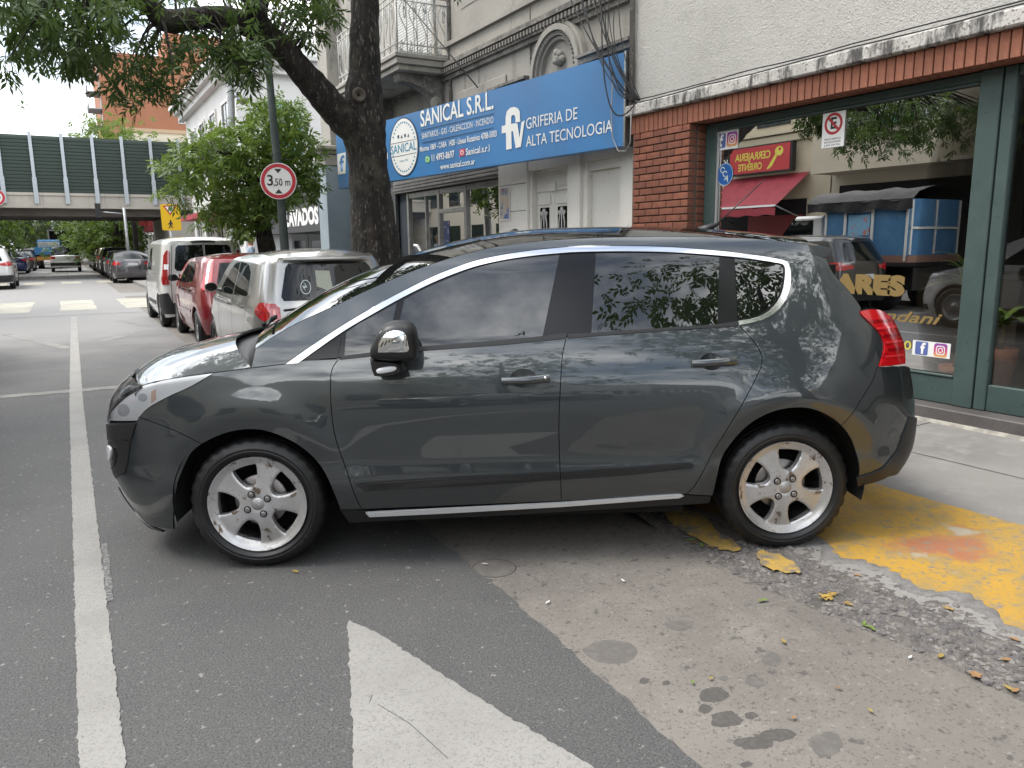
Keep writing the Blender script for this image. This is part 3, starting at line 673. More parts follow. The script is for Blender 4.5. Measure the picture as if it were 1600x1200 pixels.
# ================================================================= brick shop with green window frames
XF, XG = 5.90, 6.12
STUC = mat('stucco', (.60, .585, .545), .9, layers=[(.7, 5, (.54, .525, .485), .4, .7), (4, 6, (.51, .495, .46), .55, .75)], bump=[(60, 1., .035), (26, .6, .03)])
LEDG = mat('dirty_ledge', (.50, .48, .45), .9, layers=[(5, 6, (.40, .385, .36), .42, .62), (7, 7, (.075, .072, .068), .50, .60, (1, 1.2, .30)), (40, 4, (.14, .135, .125), .56, .64)], bump=[(60, .6, .01)])
BRICK = mat('brick', (.225, .080, .046), .85, layers=[(12, 5, (.165, .058, .036), .42, .65), (60, 4, (.27, .115, .07), .58, .72), (3, 4, (.15, .066, .046), .56, .7)], bump=[(90, .5, .004)], rnd=.22)
BRICK2 = mat('soldier_brick', (.275, .105, .062), .8, layers=[(10, 5, (.21, .078, .046), .42, .65), (50, 4, (.32, .14, .09), .6, .74)], bump=[(90, .4, .003)], rnd=.12)
MORT = mat('mortar', (.11, .085, .07), .95, bump=[(120, .5, .004)])
GREEN = mat('green_paint', (.040, .068, .063), .55, layers=[(3, 5, (.055, .086, .080), .45, .7), (25, 6, (.026, .042, .040), .60, .72), (70, 5, (.13, .15, .14), .70, .74)], bump=[(50, .15, .003)])
GRAN = mat('granite_step', (.10, .092, .088), .55, layers=[(120, 3, (.18, .165, .155), .55, .7), (3, 4, (.08, .072, .068), .4, .65)], bump=[(120, .2, .002)])
SHOPG = glass('shop_glass', (.80, .84, .82), 1.85, 1.05)
shop = thing('shop_building', 'stucco shop building with brick trim and green framed display windows', 'building', (XF, 3., .1))
b = MB(); b.box((5.95, -6, 3.12), (6.35, 7.45, 9.0)); b.build('wall', STUC, shop)
b = MB(); b.box((5.83, -6, 3.0), (6.35, 7.47, 3.118), bev=.012); b.build('ledge', LEDG, shop)
b = MB(); b.box((5.925, 6.45, .05), (6.35, 7.42, 2.80)); b.box((5.925, -6, 2.815), (6.35, 7.42, 2.995)); b.build('wall_core', MORT, shop)
def pieces(name, size, locs, m, parent, bev=.004):
    q = MB(); q.box((-size[0]/2, -size[1]/2, -size[2]/2), (size[0]/2, size[1]/2, size[2]/2), bev=bev)
    me = mkmesh(name, q.V, q.F, m); r_ = root_loc(parent)
    for L in locs: link(name, me, parent, (L[0]-r_.x, L[1]-r_.y, L[2]-r_.z))
zc = .14; i = 0; full = []; half = []; ret = []; reth = []
while zc < 2.78:
    y = 6.44+(.0 if i % 2 else .0); k = 0
    seq = [.118]+[.236]*3+[.130] if i % 2 else [.236]*4
    for L in seq:
        if y+L > 7.425: L = 7.425-y
        (full if L > .2 else half).append((XF+.05+rng.uniform(-.002, .002), y+L/2, zc+.033)); y += L
    (ret if i % 2 else reth).append((XF+.118+.004, 6.44+.052, zc+.033)); zc += .0785; i += 1
pieces('brick', (.10, .226, .066), full, BRICK, shop); pieces('brick', (.10, .108, .066), half, BRICK, shop)
pieces('brick', (.112, .101, .066), [(a+.062, b_-.003, c) for a, b_, c in ret+reth], BRICK, shop)
pieces('soldier_brick', (.11, .069, .196), [(XF+.05, 7.39-k*.0795, 2.898+rng.uniform(-.0012, .0012)) for k in range(78)], BRICK2, shop)
pieces('soffit_brick', (.118, .069, .05), [(XF+.168, 6.40-k*.0795, 2.828) for k in range(66)], BRICK2, shop)
# green joinery
zs, zt_ = .46, 2.60
def gbox(a, c, name='frame'): b = MB(); b.box(a, c, bev=.006); return b.build(name, GREEN, shop)
gbox((XG, 6.27, .235), (XG+.09, 6.43, 2.795)); gbox((XG, 3.52, 2.725), (XG+.09, 6.268, 2.795)); gbox((XG, 3.52, .235), (XG+.07, 6.268, .455), 'base_panel')
gbox((XG-.02, 3.36, .235), (XG+.10, 3.52, 2.797), 'mullion'); gbox((XG-.012, 3.26, .235), (XG+.06, 3.35, 2.797), 'mullion'); gbox((XG, -1.0, 2.722), (XG+.09, 3.258, 2.795)); gbox((XG, .9, .235), (XG+.07, 3.258, .44), 'base_panel')
gbox((XG-.01, .72, .235), (XG+.09, .90, 2.797), 'mullion')
gbox((XG-.012, 3.53, .455), (XG+.02, 6.26, .475), 'bead'); gbox((XG-.006, 3.53, 2.703), (XG+.02, 6.26, 2.723), 'bead')
b = MB(); b.box((XG+.012, 6.245, .476), (XG+.03, 6.268, 2.70)); b.build('bead', mat('alu_bead', (.55, .56, .56), .35, .6), shop)
for (y0, y1, z0, z1) in ((3.53, 6.244, .476, 2.702), (.91, 3.255, .442, 2.72)):
    b = MB(); b.sheet([(XG+.035, y0, z0), (XG+.035, y1, z0), (XG+.035, y1, z1), (XG+.035, y0, z1)]); b.build('pane', SHOPG, shop)
b = MB(); b.box((5.93, -2, .08), (6.30, 6.45, .232), bev=.008); b.build('step', GRAN, shop)
b = MB(); rows = [[(5.93-(.035+.018*noise1([y*3], 3)[0]), y, float(gz(5.9, y))-.01), (5.93-.02, y, float(gz(5.9, y))+.010), (5.931, y, float(gz(5.9, y))+.024)] for y in np.arange(-1, 6.4, .06)]
b.grid(rows, True, flip=True); b.build('mortar_fillet', mat('pale_mortar', (.36, .34, .29), .9, layers=[(8, 5, (.22, .21, .19), .45, .6)], bump=[(60, .5, .006)]), shop)
# room behind the glass
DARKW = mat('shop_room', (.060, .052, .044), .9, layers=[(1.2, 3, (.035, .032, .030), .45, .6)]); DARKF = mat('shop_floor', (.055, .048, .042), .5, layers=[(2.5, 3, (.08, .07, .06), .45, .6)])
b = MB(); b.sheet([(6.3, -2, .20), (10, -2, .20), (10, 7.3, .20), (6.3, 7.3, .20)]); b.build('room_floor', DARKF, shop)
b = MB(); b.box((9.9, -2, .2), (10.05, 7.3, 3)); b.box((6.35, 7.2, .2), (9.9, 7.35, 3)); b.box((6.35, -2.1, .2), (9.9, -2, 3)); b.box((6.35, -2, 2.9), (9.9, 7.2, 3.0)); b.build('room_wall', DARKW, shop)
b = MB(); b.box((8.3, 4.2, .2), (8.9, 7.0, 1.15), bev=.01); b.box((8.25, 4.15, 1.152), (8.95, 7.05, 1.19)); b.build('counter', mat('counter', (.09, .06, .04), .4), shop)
# things on the glass (flat stickers and lettering), all on the street side of the pane
def onglass(u, v, off=.0): return hit(u, v, 0, XG+.033-off)
GY, GZ = (0, -1, 0), (0, 0, 1)
WHT = mat('print_white', (.78, .78, .76), .5); GOLD = mat('gold_leaf', (.27, .185, .07), .4, .2); NAVY = mat('print_navy', (.035, .045, .16), .5); FBB = mat('print_blue', (.10, .14, .36), .5)
PREDS = mat('print_red', (.42, .025, .03), .5); PBLK = mat('print_black', (.02, .02, .02), .5); YELT = mat('print_yellow', (.62, .55, .12), .5)
def ggrad(name):
    m = bpy.data.materials.new(name); m.use_nodes = True; t = m.node_tree; bb = t.nodes['Principled BSDF']; tcn = nd(t, 'ShaderNodeTexCoord'); sp = nd(t, 'ShaderNodeSeparateXYZ'); t.links.new(tcn.outputs['Generated'], sp.inputs[0])
    ra = nd(t, 'ShaderNodeValToRGB'); e_ = ra.color_ramp.elements; e_[0].color = (.75, .42, .12, 1); e_[1].color = (.22, .06, .34, 1); q = ra.color_ramp.elements.new(.45); q.color = (.55, .05, .16, 1)
    t.links.new(sp.outputs[2], ra.inputs[0]); t.links.new(ra.outputs[0], bb.inputs['Base Color']); return m
IGM = ggrad('print_gradient')
def rrect(cy, cz, w_, h_, r_, n=5):
    P = []
    for sx, sz, a0 in ((1, 1, 0), (-1, 1, math.pi/2), (-1, -1, math.pi), (1, -1, 1.5*math.pi)):
        for k in range(n+1): a = a0+math.pi/2*k/n; P.append((cy+sx*(w_/2-r_)+r_*math.cos(a), cz+sz*(h_/2-r_)+r_*math.sin(a)))
    return P
def flat(P, x, m, name, parent, holes=(), axis=0, sgn=1):
    if holes:
        V2, T = fill(np.array(P), 9, [np.array(h) for h in holes]); V = [(x, p[0], p[1]) for p in V2]; b = MB(); b.add(V, [t if sgn > 0 else t[::-1] for t in T])
    else: b = MB(); b.add([(x, p[0], p[1]) for p in P], [tuple(range(len(P)))])
    return b.build(name, m, parent)
def ring(cy, cz, r0, n=28, k=1.): return [(cy+r0*math.cos(a), cz+r0*k*math.sin(a)) for a in np.linspace(0, 2*math.pi, n+1)[:-1]]
def social(uv0, uv1, label):
    a, c = onglass(*uv0), onglass(*uv1); cy, cz = (a[1]+c[1])/2, (a[2]+c[2])/2; hh = abs(a[2]-c[2]); ww = abs(a[1]-c[1])
    q = thing('window_sticker', label, 'sticker', (XG+.02, cy, cz-hh/2)); x = XG+.030
    b = MB(); b.box((x, cy-ww/2, cz-hh/2), (x+.002, cy+ww/2, cz+hh/2)); b.build('backing', WHT, q)
    s_ = min(hh, ww/2)*.90; yl_, yr_ = cy+ww/4, cy-ww/4
    flat(rrect(yl_, cz, s_, s_, s_*.12), x-.001, FBB, 'square_icon', q); lettering('f', WHT, (x-.002, yl_-s_*.08, cz-s_*.04), GY, GZ, s_*1.15, q, bold=.03)
    flat(rrect(yr_, cz, s_, s_, s_*.2), x-.001, IGM, 'camera_icon', q)
    flat(rrect(yr_, cz, s_*.68, s_*.68, s_*.2), x-.002, WHT, 'camera_outline', q, [rrect(yr_, cz, s_*.54, s_*.54, s_*.15)])
    flat(ring(yr_, cz, s_*.19), x-.002, WHT, 'camera_ring', q, [ring(yr_, cz, s_*.12)]); flat(ring(yr_-s_*.18, cz+s_*.18, s_*.035, 10), x-.002, WHT, 'camera_dot', q)
social((1118, 207), (1153, 231), 'pair of square blue and pink stickers high in the window corner by the brick pillar')
social((1427, 531), (1484, 561), 'pair of square blue and pink stickers low on the shop window beside the yellow number')
# round blue emblem with chain letters
a = onglass(1133, 272.5); q = thing('window_emblem', 'oval blue sticker with pale interlocked letters in the window corner', 'sticker', (XG+.02, a[1], a[2]-.13)); rr_ = (onglass(1133, 255)[2]-onglass(1133, 290)[2])/2
flat(ring(a[1], a[2], rr_, 32), XG+.030, mat('emblem_rim', (.30, .42, .55), .5), 'rim', q); flat(ring(a[1], a[2], rr_*.93, 32), XG+.029, mat('emblem_blue', (.012, .085, .30), .5), 'disc', q)
for ch, dy, dz, an in (('C', .35, .42, .5), ('C', .05, .05, .5), ('A', -.25, -.38, .4)): lettering(ch, mat('emblem_letter', (.55, .60, .50), .5), (XG+.028, a[1]+dy*rr_, a[2]+dz*rr_), (0, -math.cos(an), -math.sin(an)), (0, -math.sin(an), math.cos(an)), rr_*.75, q, bold=.01)
# no-parking notice
a, c = onglass(1287, 178), onglass(1319, 228); cy, cz = (a[1]+c[1])/2, (a[2]+c[2])/2; hh, ww = abs(a[2]-c[2]), abs(a[1]-c[1])
q = thing('no_parking_notice', 'white no-parking notice with crossed red circle hung inside the shop window', 'sign', (XG, cy, cz-hh/2)); x = XG+.024
b = MB(); b.box((x, cy-ww/2, cz-hh/2), (x+.008, cy+ww/2, cz+hh/2), bev=.002); b.build('board', WHT, q)
rc = ww*.40; zc_ = cz+hh*.17
flat(ring(cy, zc_, rc), x-.001, PREDS, 'red_ring', q, [ring(cy, zc_, rc*.74)]); lettering('E', PBLK, (x-.001, cy, zc_), GY, GZ, rc*1.45, q, bold=.03)
b = MB(); d_ = rc*.74*.707; b.add([(x-.002, cy+d_+.008, zc_+d_-.008), (x-.002, cy+d_-.008, zc_+d_+.008), (x-.002, cy-d_-.008, zc_-d_+.008), (x-.002, cy-d_+.008, zc_-d_-.008)], [(0, 1, 2, 3)]); b.build('red_bar', PREDS, q)
for k, tx in enumerate(('PROHIBIDO', 'ESTACIONAR', 'LAS 24 Hs.')): lettering(tx, PBLK, (x-.001, cy, cz-hh*(.26+.085*k)), GY, GZ, hh*.075, q, width=ww*.72, bold=.01)
# gold lettering low on the glass
def glasstext(tx, uv0, uv1, m, label, **kw):
    a, c = onglass(*uv0), onglass(*uv1); cy, cz = (a[1]+c[1])/2, (a[2]+c[2])/2
    q = thing('window_lettering', label, 'lettering', (XG+.02, cy, min(a[2], c[2]))); lettering(tx, m, (XG+.030, cy, cz), GY, GZ, abs(a[2]-c[2])*1.32, q, width=abs(a[1]-c[1]), **kw)
glasstext('ARES', (1304, 430), (1415, 464), GOLD, 'block gold capitals painted on the shop window behind the tailgate', bold=.075)
glasstext('ndani', (1378, 484), (1467, 509), GOLD, 'slanted gold script painted on the shop window below the capitals', shear=.35, bold=.02)
glasstext('10', (1403, 531), (1421.5, 548), YELT, 'pale yellow digits on the shop window beside the low stickers', bold=.01)
# potted plants behind the glass
POT = mat('terracotta', (.30, .115, .065), .8, layers=[(8, 4, (.24, .09, .05), .4, .65)]); PALM = mat('palm_leaf', (.11, .17, .035), .5, layers=[(4, 3, (.24, .27, .06), .48, .62)]); PSTEM = mat('palm_stem', (.16, .11, .06), .8)
def plant(base, pot_r, pot_h, stem_h, nl, L, label, pot=True, wd=.03, droop=1., seed=1):
    q = thing('potted_plant', label, 'plant', tuple(base)); x, y, z = base; r_ = np.random.default_rng(seed)
    b = MB(); b.lathe([(.001, 0), (pot_r*.68, 0), (pot_r*.9, pot_h*.72), (pot_r, pot_h*.73), (pot_r*1.02, pot_h), (pot_r*.93, pot_h), (pot_r*.9, pot_h*.93), (.001, pot_h*.93)], 28, 'z', (x, y, z)); b.build('pot', POT, q)
    b = MB(); b.tube([(x, y, z+pot_h*.9), (x+.01, y-.015, z+pot_h+stem_h*.5), (x, y, z+pot_h+stem_h)], [.022, .018, .015], 8); b.build('stem', PSTEM, q)
    for k in range(nl):
        a = 2.4*k+r_.uniform(-.2, .2); el = r_.uniform(.2, 1.2); l_ = L*r_.uniform(.75, 1.1); pts = []
        z0 = z+pot_h+stem_h-(k/nl)*stem_h*.25
        rows = []
        for t in np.linspace(0, 1, 8):
            rr = l_*t*math.cos(el*(1-t*.2)); zz = z0+l_*(t*math.sin(el)-droop*.55*t*t); w_ = wd*math.sin(math.pi*min(.97, t*.9+.08))**.8
            d = np.array([math.cos(a), math.sin(a), 0]); s_ = np.array([-math.sin(a), math.cos(a), 0]); c_ = np.array([x, y, 0])+d*rr
            rows.append([(*(c_-s_*w_)[:2], zz), (*c_[:2], zz-.01), (*(c_+s_*w_)[:2], zz)])
        b = MB(); b.grid(rows, True); b.build('leaf', PALM, q)
pp = hit(1562, 598, 2, .22); plant((6.70, 3.50, .202), .135, .46, .22, 12, .46, 'leafy palm in a terracotta pot behind the shop door glass', wd=.045, seed=4, droop=1.3)
plant((6.72, 3.87, .202), .13, .26, .90, 18, .32, 'tall dracaena with striped leaves in a pot behind the display window', wd=.022, seed=9, droop=.9)
# cables along the ledge
CAB = mat('cable', (.015, .015, .017), .6)
for k, (dz, sd_) in enumerate(((.0, 1), (.012, 5))):
    cb_ = thing('cable', ['thin black cable lying along the top of the dirty ledge', 'second thin black cable sagging over the ledge'][k], 'cable', (5.85, 7.4, 3.12)); pts = [(5.86+.01*k, y, 3.133+dz+.010*noise1([y*1.7], sd_)[0]+(.02 if k else .0)) for y in np.arange(-2, 7.42, .25)]
    b = MB(); b.tube(pts, .006, 6); b.build('strand', CAB, cb_)
# ================================================================= old house with the blue shop sign
OLDW = mat('old_render', (.335, .318, .285), .9, layers=[(.6, 6, (.27, .255, .228), .42, .66), (2.2, 6, (.19, .18, .16), .54, .72, (1, 1, .25)), (14, 5, (.37, .352, .318), .55, .7)], bump=[(30, .3, .01)])
OLDD = mat('grimy_moulding', (.22, .206, .185), .9, layers=[(3, 6, (.11, .103, .093), .42, .62), (16, 5, (.38, .365, .34), .55, .7)], bump=[(40, .4, .008)])
WPAINT = mat('cream_paint', (.66, .645, .60), .65, layers=[(1.2, 5, (.59, .575, .53), .42, .68), (9, 5, (.48, .465, .43), .62, .74)], bump=[(40, .12, .004)])
ALU = mat('aluminium', (.40, .40, .39), .4, .55, layers=[(6, 4, (.30, .30, .29), .45, .65)])
BLUEP = mat('blue_grey_pier', (.26, .315, .345), .75, layers=[(1.4, 5, (.22, .27, .30), .42, .66)])
IRONW = mat('white_iron', (.52, .52, .50), .55, layers=[(20, 4, (.36, .355, .34), .5, .65)])
PANE = glass('window_glass', (.72, .78, .76), 1.6, .8)
XS = 6.10
old = thing('old_house', 'old grey two-storey house with balcony, arch moulding and cream ground floor', 'building', (XS, 12, .12))
def part(name, m, *boxes, par=None, bev=.0):
    b = MB()
    for a, c in boxes: b.box(a, c, bev=bev)
    return b.build(name, m, par or old)
yP = lambda u, v, X=XS: hit(u, v, 0, X)
part('upper_wall', OLDW, ((XS, 7.455, 3.30), (XS+.4, 19.3, 12)))
for y0, y1 in ((7.6, 9.05), (9.2, 10.6), (10.75, 12.4)):            # shallow render panels above the sign
    pass
for yj in (12.62, 9.95):                                          # drain pipe / joints on the wall
    b = MB(); b.tube([(XS-.03, yj, 3.4), (XS-.03, yj, 11)], .028 if yj > 12 else .014, 8); b.build('downpipe', OLDD, old)
zB = yP(700, 120)[2]
part('cornice', OLDD, ((XS-.10, 7.5, zB), (XS-.002, 19.3, zB+.12)), ((XS-.14, 7.5, zB+.122), (XS-.002, 19.32, zB+.19)), ((XS-.06, 7.5, zB-.07), (XS-.002, 19.3, zB-.002)))
dm = MB(); dm.box((-.02, -.022, -.032), (.02, .022, .032)); dme = mkmesh('dentil', dm.V, dm.F, OLDD)
for k in range(74): link('dentil', dme, old, (-.122, 7.58+k*.088-12, zB+.06-.12))
part('string_course', OLDW, ((XS-.09, 7.5, zB+.45), (XS-.002, 12.7, zB+.52)), ((XS-.035, 7.5, zB+.2), (XS-.002, 12.7, zB+.448)))
for k in range(3): part('joint_line', OLDD, ((XS-.006, 7.5, zB+.95+k*.42), (XS-.001, 12.2, zB+.965+k*.42)))
# panels and niche mouldings between sign and cornice
for y0, y1, z0, z1 in ((10.7, 12.4, 3.85, 4.10),): part('wall_panel', OLDW, ((XS-.03, y0, z0), (XS-.001, y1, z1)), bev=.012)
for yv in (12.1, 12.9, 11.6): part('joint_line', OLDD, ((XS-.008, yv, 3.4), (XS-.001, yv+.02, zB-.08)))
ac = yP(878, 118); rO = abs(yP(836, 115)[1]-yP(920, 100)[1])/2; ac = np.array([XS, (yP(836, 115)[1]+yP(920, 100)[1])/2, 3.90-.06])
b = MB()
for r0, r1, x0 in ((rO, rO-.05, .09), (rO-.055, rO-.13, .13), (rO-.14, rO-.19, .10), (rO-.20, rO-.24, .06)):
    th = np.linspace(-.1, math.pi+.1, 33); rows = []
    for t in th:
        c_, s_ = math.cos(t), math.sin(t); rows.append([(XS-.001, ac[1]+r0*c_, ac[2]+r0*s_), (XS-x0, ac[1]+r0*c_, ac[2]+r0*s_), (XS-x0, ac[1]+r1*c_, ac[2]+r1*s_), (XS-.001, ac[1]+r1*c_, ac[2]+r1*s_)])
    b.grid(rows, False)
b.build('arch_moulding', OLDW, old, fixn=True)
bead = MB(); bead.lathe([(.001, .018), (.014, .010), (.018, 0)], 8, 'x'); bme = mkmesh('arch_bead', bead.V, bead.F, OLDD)
for t in np.linspace(.05, math.pi-.05, 26): link('arch_bead', bme, old, (-.125, ac[1]+(rO-.165)*math.cos(t)-12, ac[2]+(rO-.165)*math.sin(t)-.12))
b = MB()                                                           # carved head with curls in the tympanum
for dx, dy, dz, r_ in ((-.06, 0, .02, .10), (-.10, .03, .06, .055), (-.10, -.05, .06, .05), (-.12, -.01, .085, .05), (-.08, .08, .0, .05), (-.08, -.08, .0, .05), (-.12, 0, -.02, .045)):
    b.lathe([(.001, -r_)]+[(r_*math.cos(a), r_*math.sin(a)) for a in np.linspace(-1.4, 1.4, 9)]+[(.001, r_)], 12, 'z', (XS+dx+.04, ac[1]-.02+dy, ac[2]+.16+dz))
b.build('carved_head', OLDW, old)
for y0, y1 in ((7.52, ac[1]-rO+.02), (ac[1]+rO-.02, ac[1]+rO+1.1)):
    part('hood_mould', OLDD, ((XS-.16, y0, 3.80), (XS-.002, y1, 3.87)), ((XS-.11, y0, 3.73), (XS-.002, y1, 3.798)), ((XS-.20, y0, 3.872), (XS-.002, y1, 3.91)))
# ---- ground floor
part('pilaster', WPAINT, ((XS, 7.455, .12), (XS+.35, 7.80, 3.30)), bev=.004)
part('lintel', WPAINT, ((XS+.001, 7.80, 2.62), (XS+.35, 11.0, 3.299)))
part('door_frame', WPAINT, ((XS+.02, 7.802, .13), (XS+.3, 7.92, 2.618)), ((XS+.02, 8.62, .13), (XS+.3, 8.72, 2.618)), ((XS+.04, 7.922, 2.5), (XS+.3, 8.618, 2.617)), bev=.006)
part('flat_door', WPAINT, ((XS+.10, 7.925, .15), (XS+.14, 8.615, 2.498)), bev=.003); b = MB(); b.lathe([(.001, -.03), (.018, -.024), (.014, 0)], 10, 'x', (XS+.098, 7.99, 1.2)); b.build('door_knob', BPLAST, old)
part('pilaster', WPAINT, ((XS-.03, 8.722, .12), (XS+.3, 9.02, 3.298)), ((XS-.05, 8.70, .12), (XS+.298, 9.04, .5)), bev=.006)
part('door_reveal', WPAINT, ((XS+.02, 9.022, .13), (XS+.34, 9.08, 2.617)), ((XS+.02, 10.02, .13), (XS+.34, 10.10, 2.617)))
dr = part('double_door', WPAINT, ((XS+.10, 9.082, .15), (XS+.14, 9.546, 2.3)), ((XS+.10, 9.552, .15), (XS+.14, 10.018, 2.3)), ((XS+.09, 9.082, 2.305), (XS+.14, 10.018, 2.6)), bev=.005)
for y0 in (9.13, 9.60):
    part('door_moulding', WPAINT, ((XS+.085, y0+.03, 2.12), (XS+.099, y0+.34, 2.27)), par=dr, bev=.004); part('door_moulding', WPAINT, ((XS+.085, y0+.02, .3), (XS+.099, y0+.36, .75)), par=dr, bev=.004)
    part('door_glass', BGLOSS, ((XS+.092, y0+.07, 1.05), (XS+.0995, y0+.31, 2.08)), par=dr)
    b = MB()
    for s_ in (-1, 1):
        c_ = y0+.19; b.tube([(XS+.08, c_+s_*(.02+.055*abs(math.sin(t*2*math.pi))**1.5), 1.07+.99*t) for t in np.linspace(0, 1, 25)], .010, 6)
        for zc in (1.13, 1.56, 1.99): b.tube([(XS+.08, c_+s_*(.055+.035*math.cos(a)*(1-a/12)), zc+.035*math.sin(a)*(1-a/12)) for a in np.linspace(0, 7.5, 18)], .009, 6)
    b.tube([(XS+.08, y0+.19, 1.06), (XS+.08, y0+.19, 2.07)], .008, 6); b.tube([(XS+.08, y0+.07, 1.56), (XS+.08, y0+.31, 1.56)], .008, 6); b.build('door_grille', IRONW, dr)
part('door_cresting', WPAINT, ((XS+.06, 9.47, 2.30), (XS+.089, 9.63, 2.42)), ((XS+.075, 9.15, 2.36), (XS+.089, 9.42, 2.52)), par=dr, bev=.006)
part('pilaster', WPAINT, ((XS-.02, 10.102, .12), (XS+.35, 10.98, 3.297)), bev=.004)
for k in range(6): part('joint_line', OLDD, ((XS-.0225, 10.13, .45+k*.4), (XS-.0195, 10.95, .462+k*.4)))
po = thing('wall_poster', 'small framed poster with blue and orange picture on the cream pilaster', 'poster', (XS-.04, 10.85, 1.9)); part('sheet', mat('poster_print', (.45, .40, .33), .6, layers=[(4, 3, (.10, .16, .34), .46, .52), (7, 3, (.45, .20, .06), .58, .62)]), ((XS-.034, 10.63, 1.95), (XS-.028, 10.92, 2.42)), par=po); part('frame', WPAINT, ((XS-.033, 10.60, 1.92), (XS-.0295, 10.95, 2.45)), par=po)
# shop front
SF = XS+.12
part('shop_lintel', mat('rolling_shutter', (.24, .235, .225), .6, layers=[(8, 4, (.17, .165, .16), .45, .65)]), ((XS+.03, 11.0, 2.62), (XS+.30, 15.6, 3.298)))
for z0 in (2.66, 2.72, 2.78): part('shutter_slat', MATS['rolling_shutter'], ((XS+.012, 11.0, z0), (XS+.0295, 15.6, z0+.045)), bev=.005)
fr_y = [10.985, 12.42, 13.55, 15.05]
for y0 in fr_y: part('shop_frame', ALU, ((SF, y0, .15), (SF+.09, y0+.09, 2.6)), bev=.004)
for y0, y1 in zip(fr_y[:-1], fr_y[1:]): part('shop_frame', ALU, ((SF+.01, y0+.092, 2.5), (SF+.08, y1-.002, 2.6)), bev=.004); part('shop_frame', ALU, ((SF+.01, y0+.092, .15), (SF+.08, y1-.002, .32)), bev=.004)
part('shop_frame', ALU, ((SF+.005, 12.512, 2.14), (SF+.085, 13.548, 2.22)), bev=.004); part('shop_frame', ALU, ((SF+.012, 14.20, .322), (SF+.07, 14.24, 2.498)), bev=.004)
for y0, y1 in ((11.077, 12.418), (12.512, 13.548), (13.642, 14.198), (14.242, 15.048)):
    b = MB(); b.sheet([(SF+.045, y0, .32), (SF+.045, y1, .32), (SF+.045, y1, 2.5), (SF+.045, y0, 2.5)]); b.build('pane', PANE, old)
part('room', mat('store_room', (.05, .05, .05), .8), ((SF+.2, 11, .12), (SF+3.2, 15.3, .14)), ((SF+3.2, 11, .12), (SF+3.25, 15.3, 3.0)), ((SF+.2, 10.95, .14), (SF+3.2, 11.0, 3.0)), ((SF+.2, 15.3, .14), (SF+3.2, 15.35, 3)), ((SF+.2, 11, 2.9), (SF+3.2, 15.3, 2.95)))
BOXM = [mat('stock_white', (.55, .55, .54), .5), mat('stock_blue', (.06, .16, .38), .5), mat('stock_red', (.45, .05, .06), .5), mat('stock_yellow', (.5, .36, .06), .5)]
sh = part('shelf', mat('shelf_metal', (.35, .36, .37), .5), ((SF+.18, 14.26, .95), (SF+.5, 15.02, .97)), ((SF+.18, 14.26, 1.35), (SF+.5, 15.02, 1.37)), ((SF+.18, 14.26, 1.72), (SF+.5, 15.02, 1.74)), ((SF+.3, 12.55, .9), (SF+.6, 13.5, .92)), ((SF+.3, 12.55, 1.2), (SF+.6, 13.5, 1.22)))
for k in range(9): part('stock_box', BOXM[k % 2], ((SF+.22, 14.30+.08*k, .972+.4*(k % 2)), (SF+.36, 14.36+.08*k, 1.10+.4*(k % 2)+.05*(k % 3))), par=sh)
for k in range(12): part('stock_box', BOXM[(k*7) % 4], ((SF+.32, 12.58+.076*k, .922+.3*(k % 2)), (SF+.45, 12.64+.076*k, 1.06+.3*(k % 2)+.03*(k % 3))), par=sh)
part('blue_banner', mat('banner_blue', (.03, .075, .20), .6), ((SF+.10, 13.66, 1.9), (SF+.11, 15.03, 2.48)))
for k, (y0, y1, z0, z1, m_, lb) in enumerate(((13.2, 13.45, 1.25, 2.0, mat('poster_navy', (.02, .04, .13), .5, layers=[(9, 2, (.4, .4, .42), .60, .64)]), 'dark blue poster with pale figure on the shop door glass'), (12.75, 13.05, 1.35, 1.62, WHT, 'white printed notice on the shop door glass'), (13.18, 13.38, .95, 1.22, mat('poster_teal', (.10, .25, .36), .5), 'round teal sticker low on the shop door glass'), (12.62, 12.78, 1.45, 1.62, mat('poster_green', (.03, .3, .12), .5), 'small green and red sticker on the shop door glass'), (12.0, 12.18, 1.3, 1.5, WHT, 'small white coded notice on the shop window'))):
    q = thing('door_notice', lb, 'notice', (SF+.04, (y0+y1)/2, z0)); cy, cz = (y0+y1)/2, (z0+z1)/2
    if k == 2: flat(ring(cy, cz, .125), SF+.040, m_, 'print', q)
    else: flat([(y0, z0), (y1, z0), (y1, z1), (y0, z1)], SF+.040, m_, 'print', q)
    if k == 1: 
        for j in range(3): flat([(y0+.05, z0+.05+.05*j), (y1-.04, z0+.05+.05*j), (y1-.04, z0+.075+.05*j), (y0+.05, z0+.075+.05*j)], SF+.038, PBLK, 'text_line', q)
# rest of the front: shutter of perforated steel, blue-grey pier with capital
part('side_wall', mat('dark_blue_wall', (.045, .058, .075), .8), ((XS+.15, 15.14, .12), (XS+.35, 19.25, 3.299)))
LAT = mat('perforated_steel', (.16, .165, .17), .5, .4)
part('steel_shutter', LAT, ((XS+.06, 15.6, .15), (XS+.12, 17.6, 2.75)))
pf = MB(); pf.box((-.012, -.03, -.03), (.012, .03, .03), bev=.01); pme = mkmesh('shutter_slot', pf.V, pf.F, mat('slot_dark', (.035, .037, .04), .6))
for i in range(14):
    for k in range(21): link('shutter_slot', pme, old, (-.048, 15.75-12+i*.13, .62+k*.115-.12))
part('pier', BLUEP, ((XS-.5, 18.6, .12), (XS+.1, 19.3, 3.45)), bev=.01)
part('pier_capital', OLDW, ((XS-.52, 18.57, 3.45), (XS+.1, 19.33, 3.72)), ((XS-.62, 18.5, 3.722), (XS+.1, 19.42, 3.80)), ((XS-.72, 18.4, 3.802), (XS+.1, 19.52, 3.90)), bev=.02)
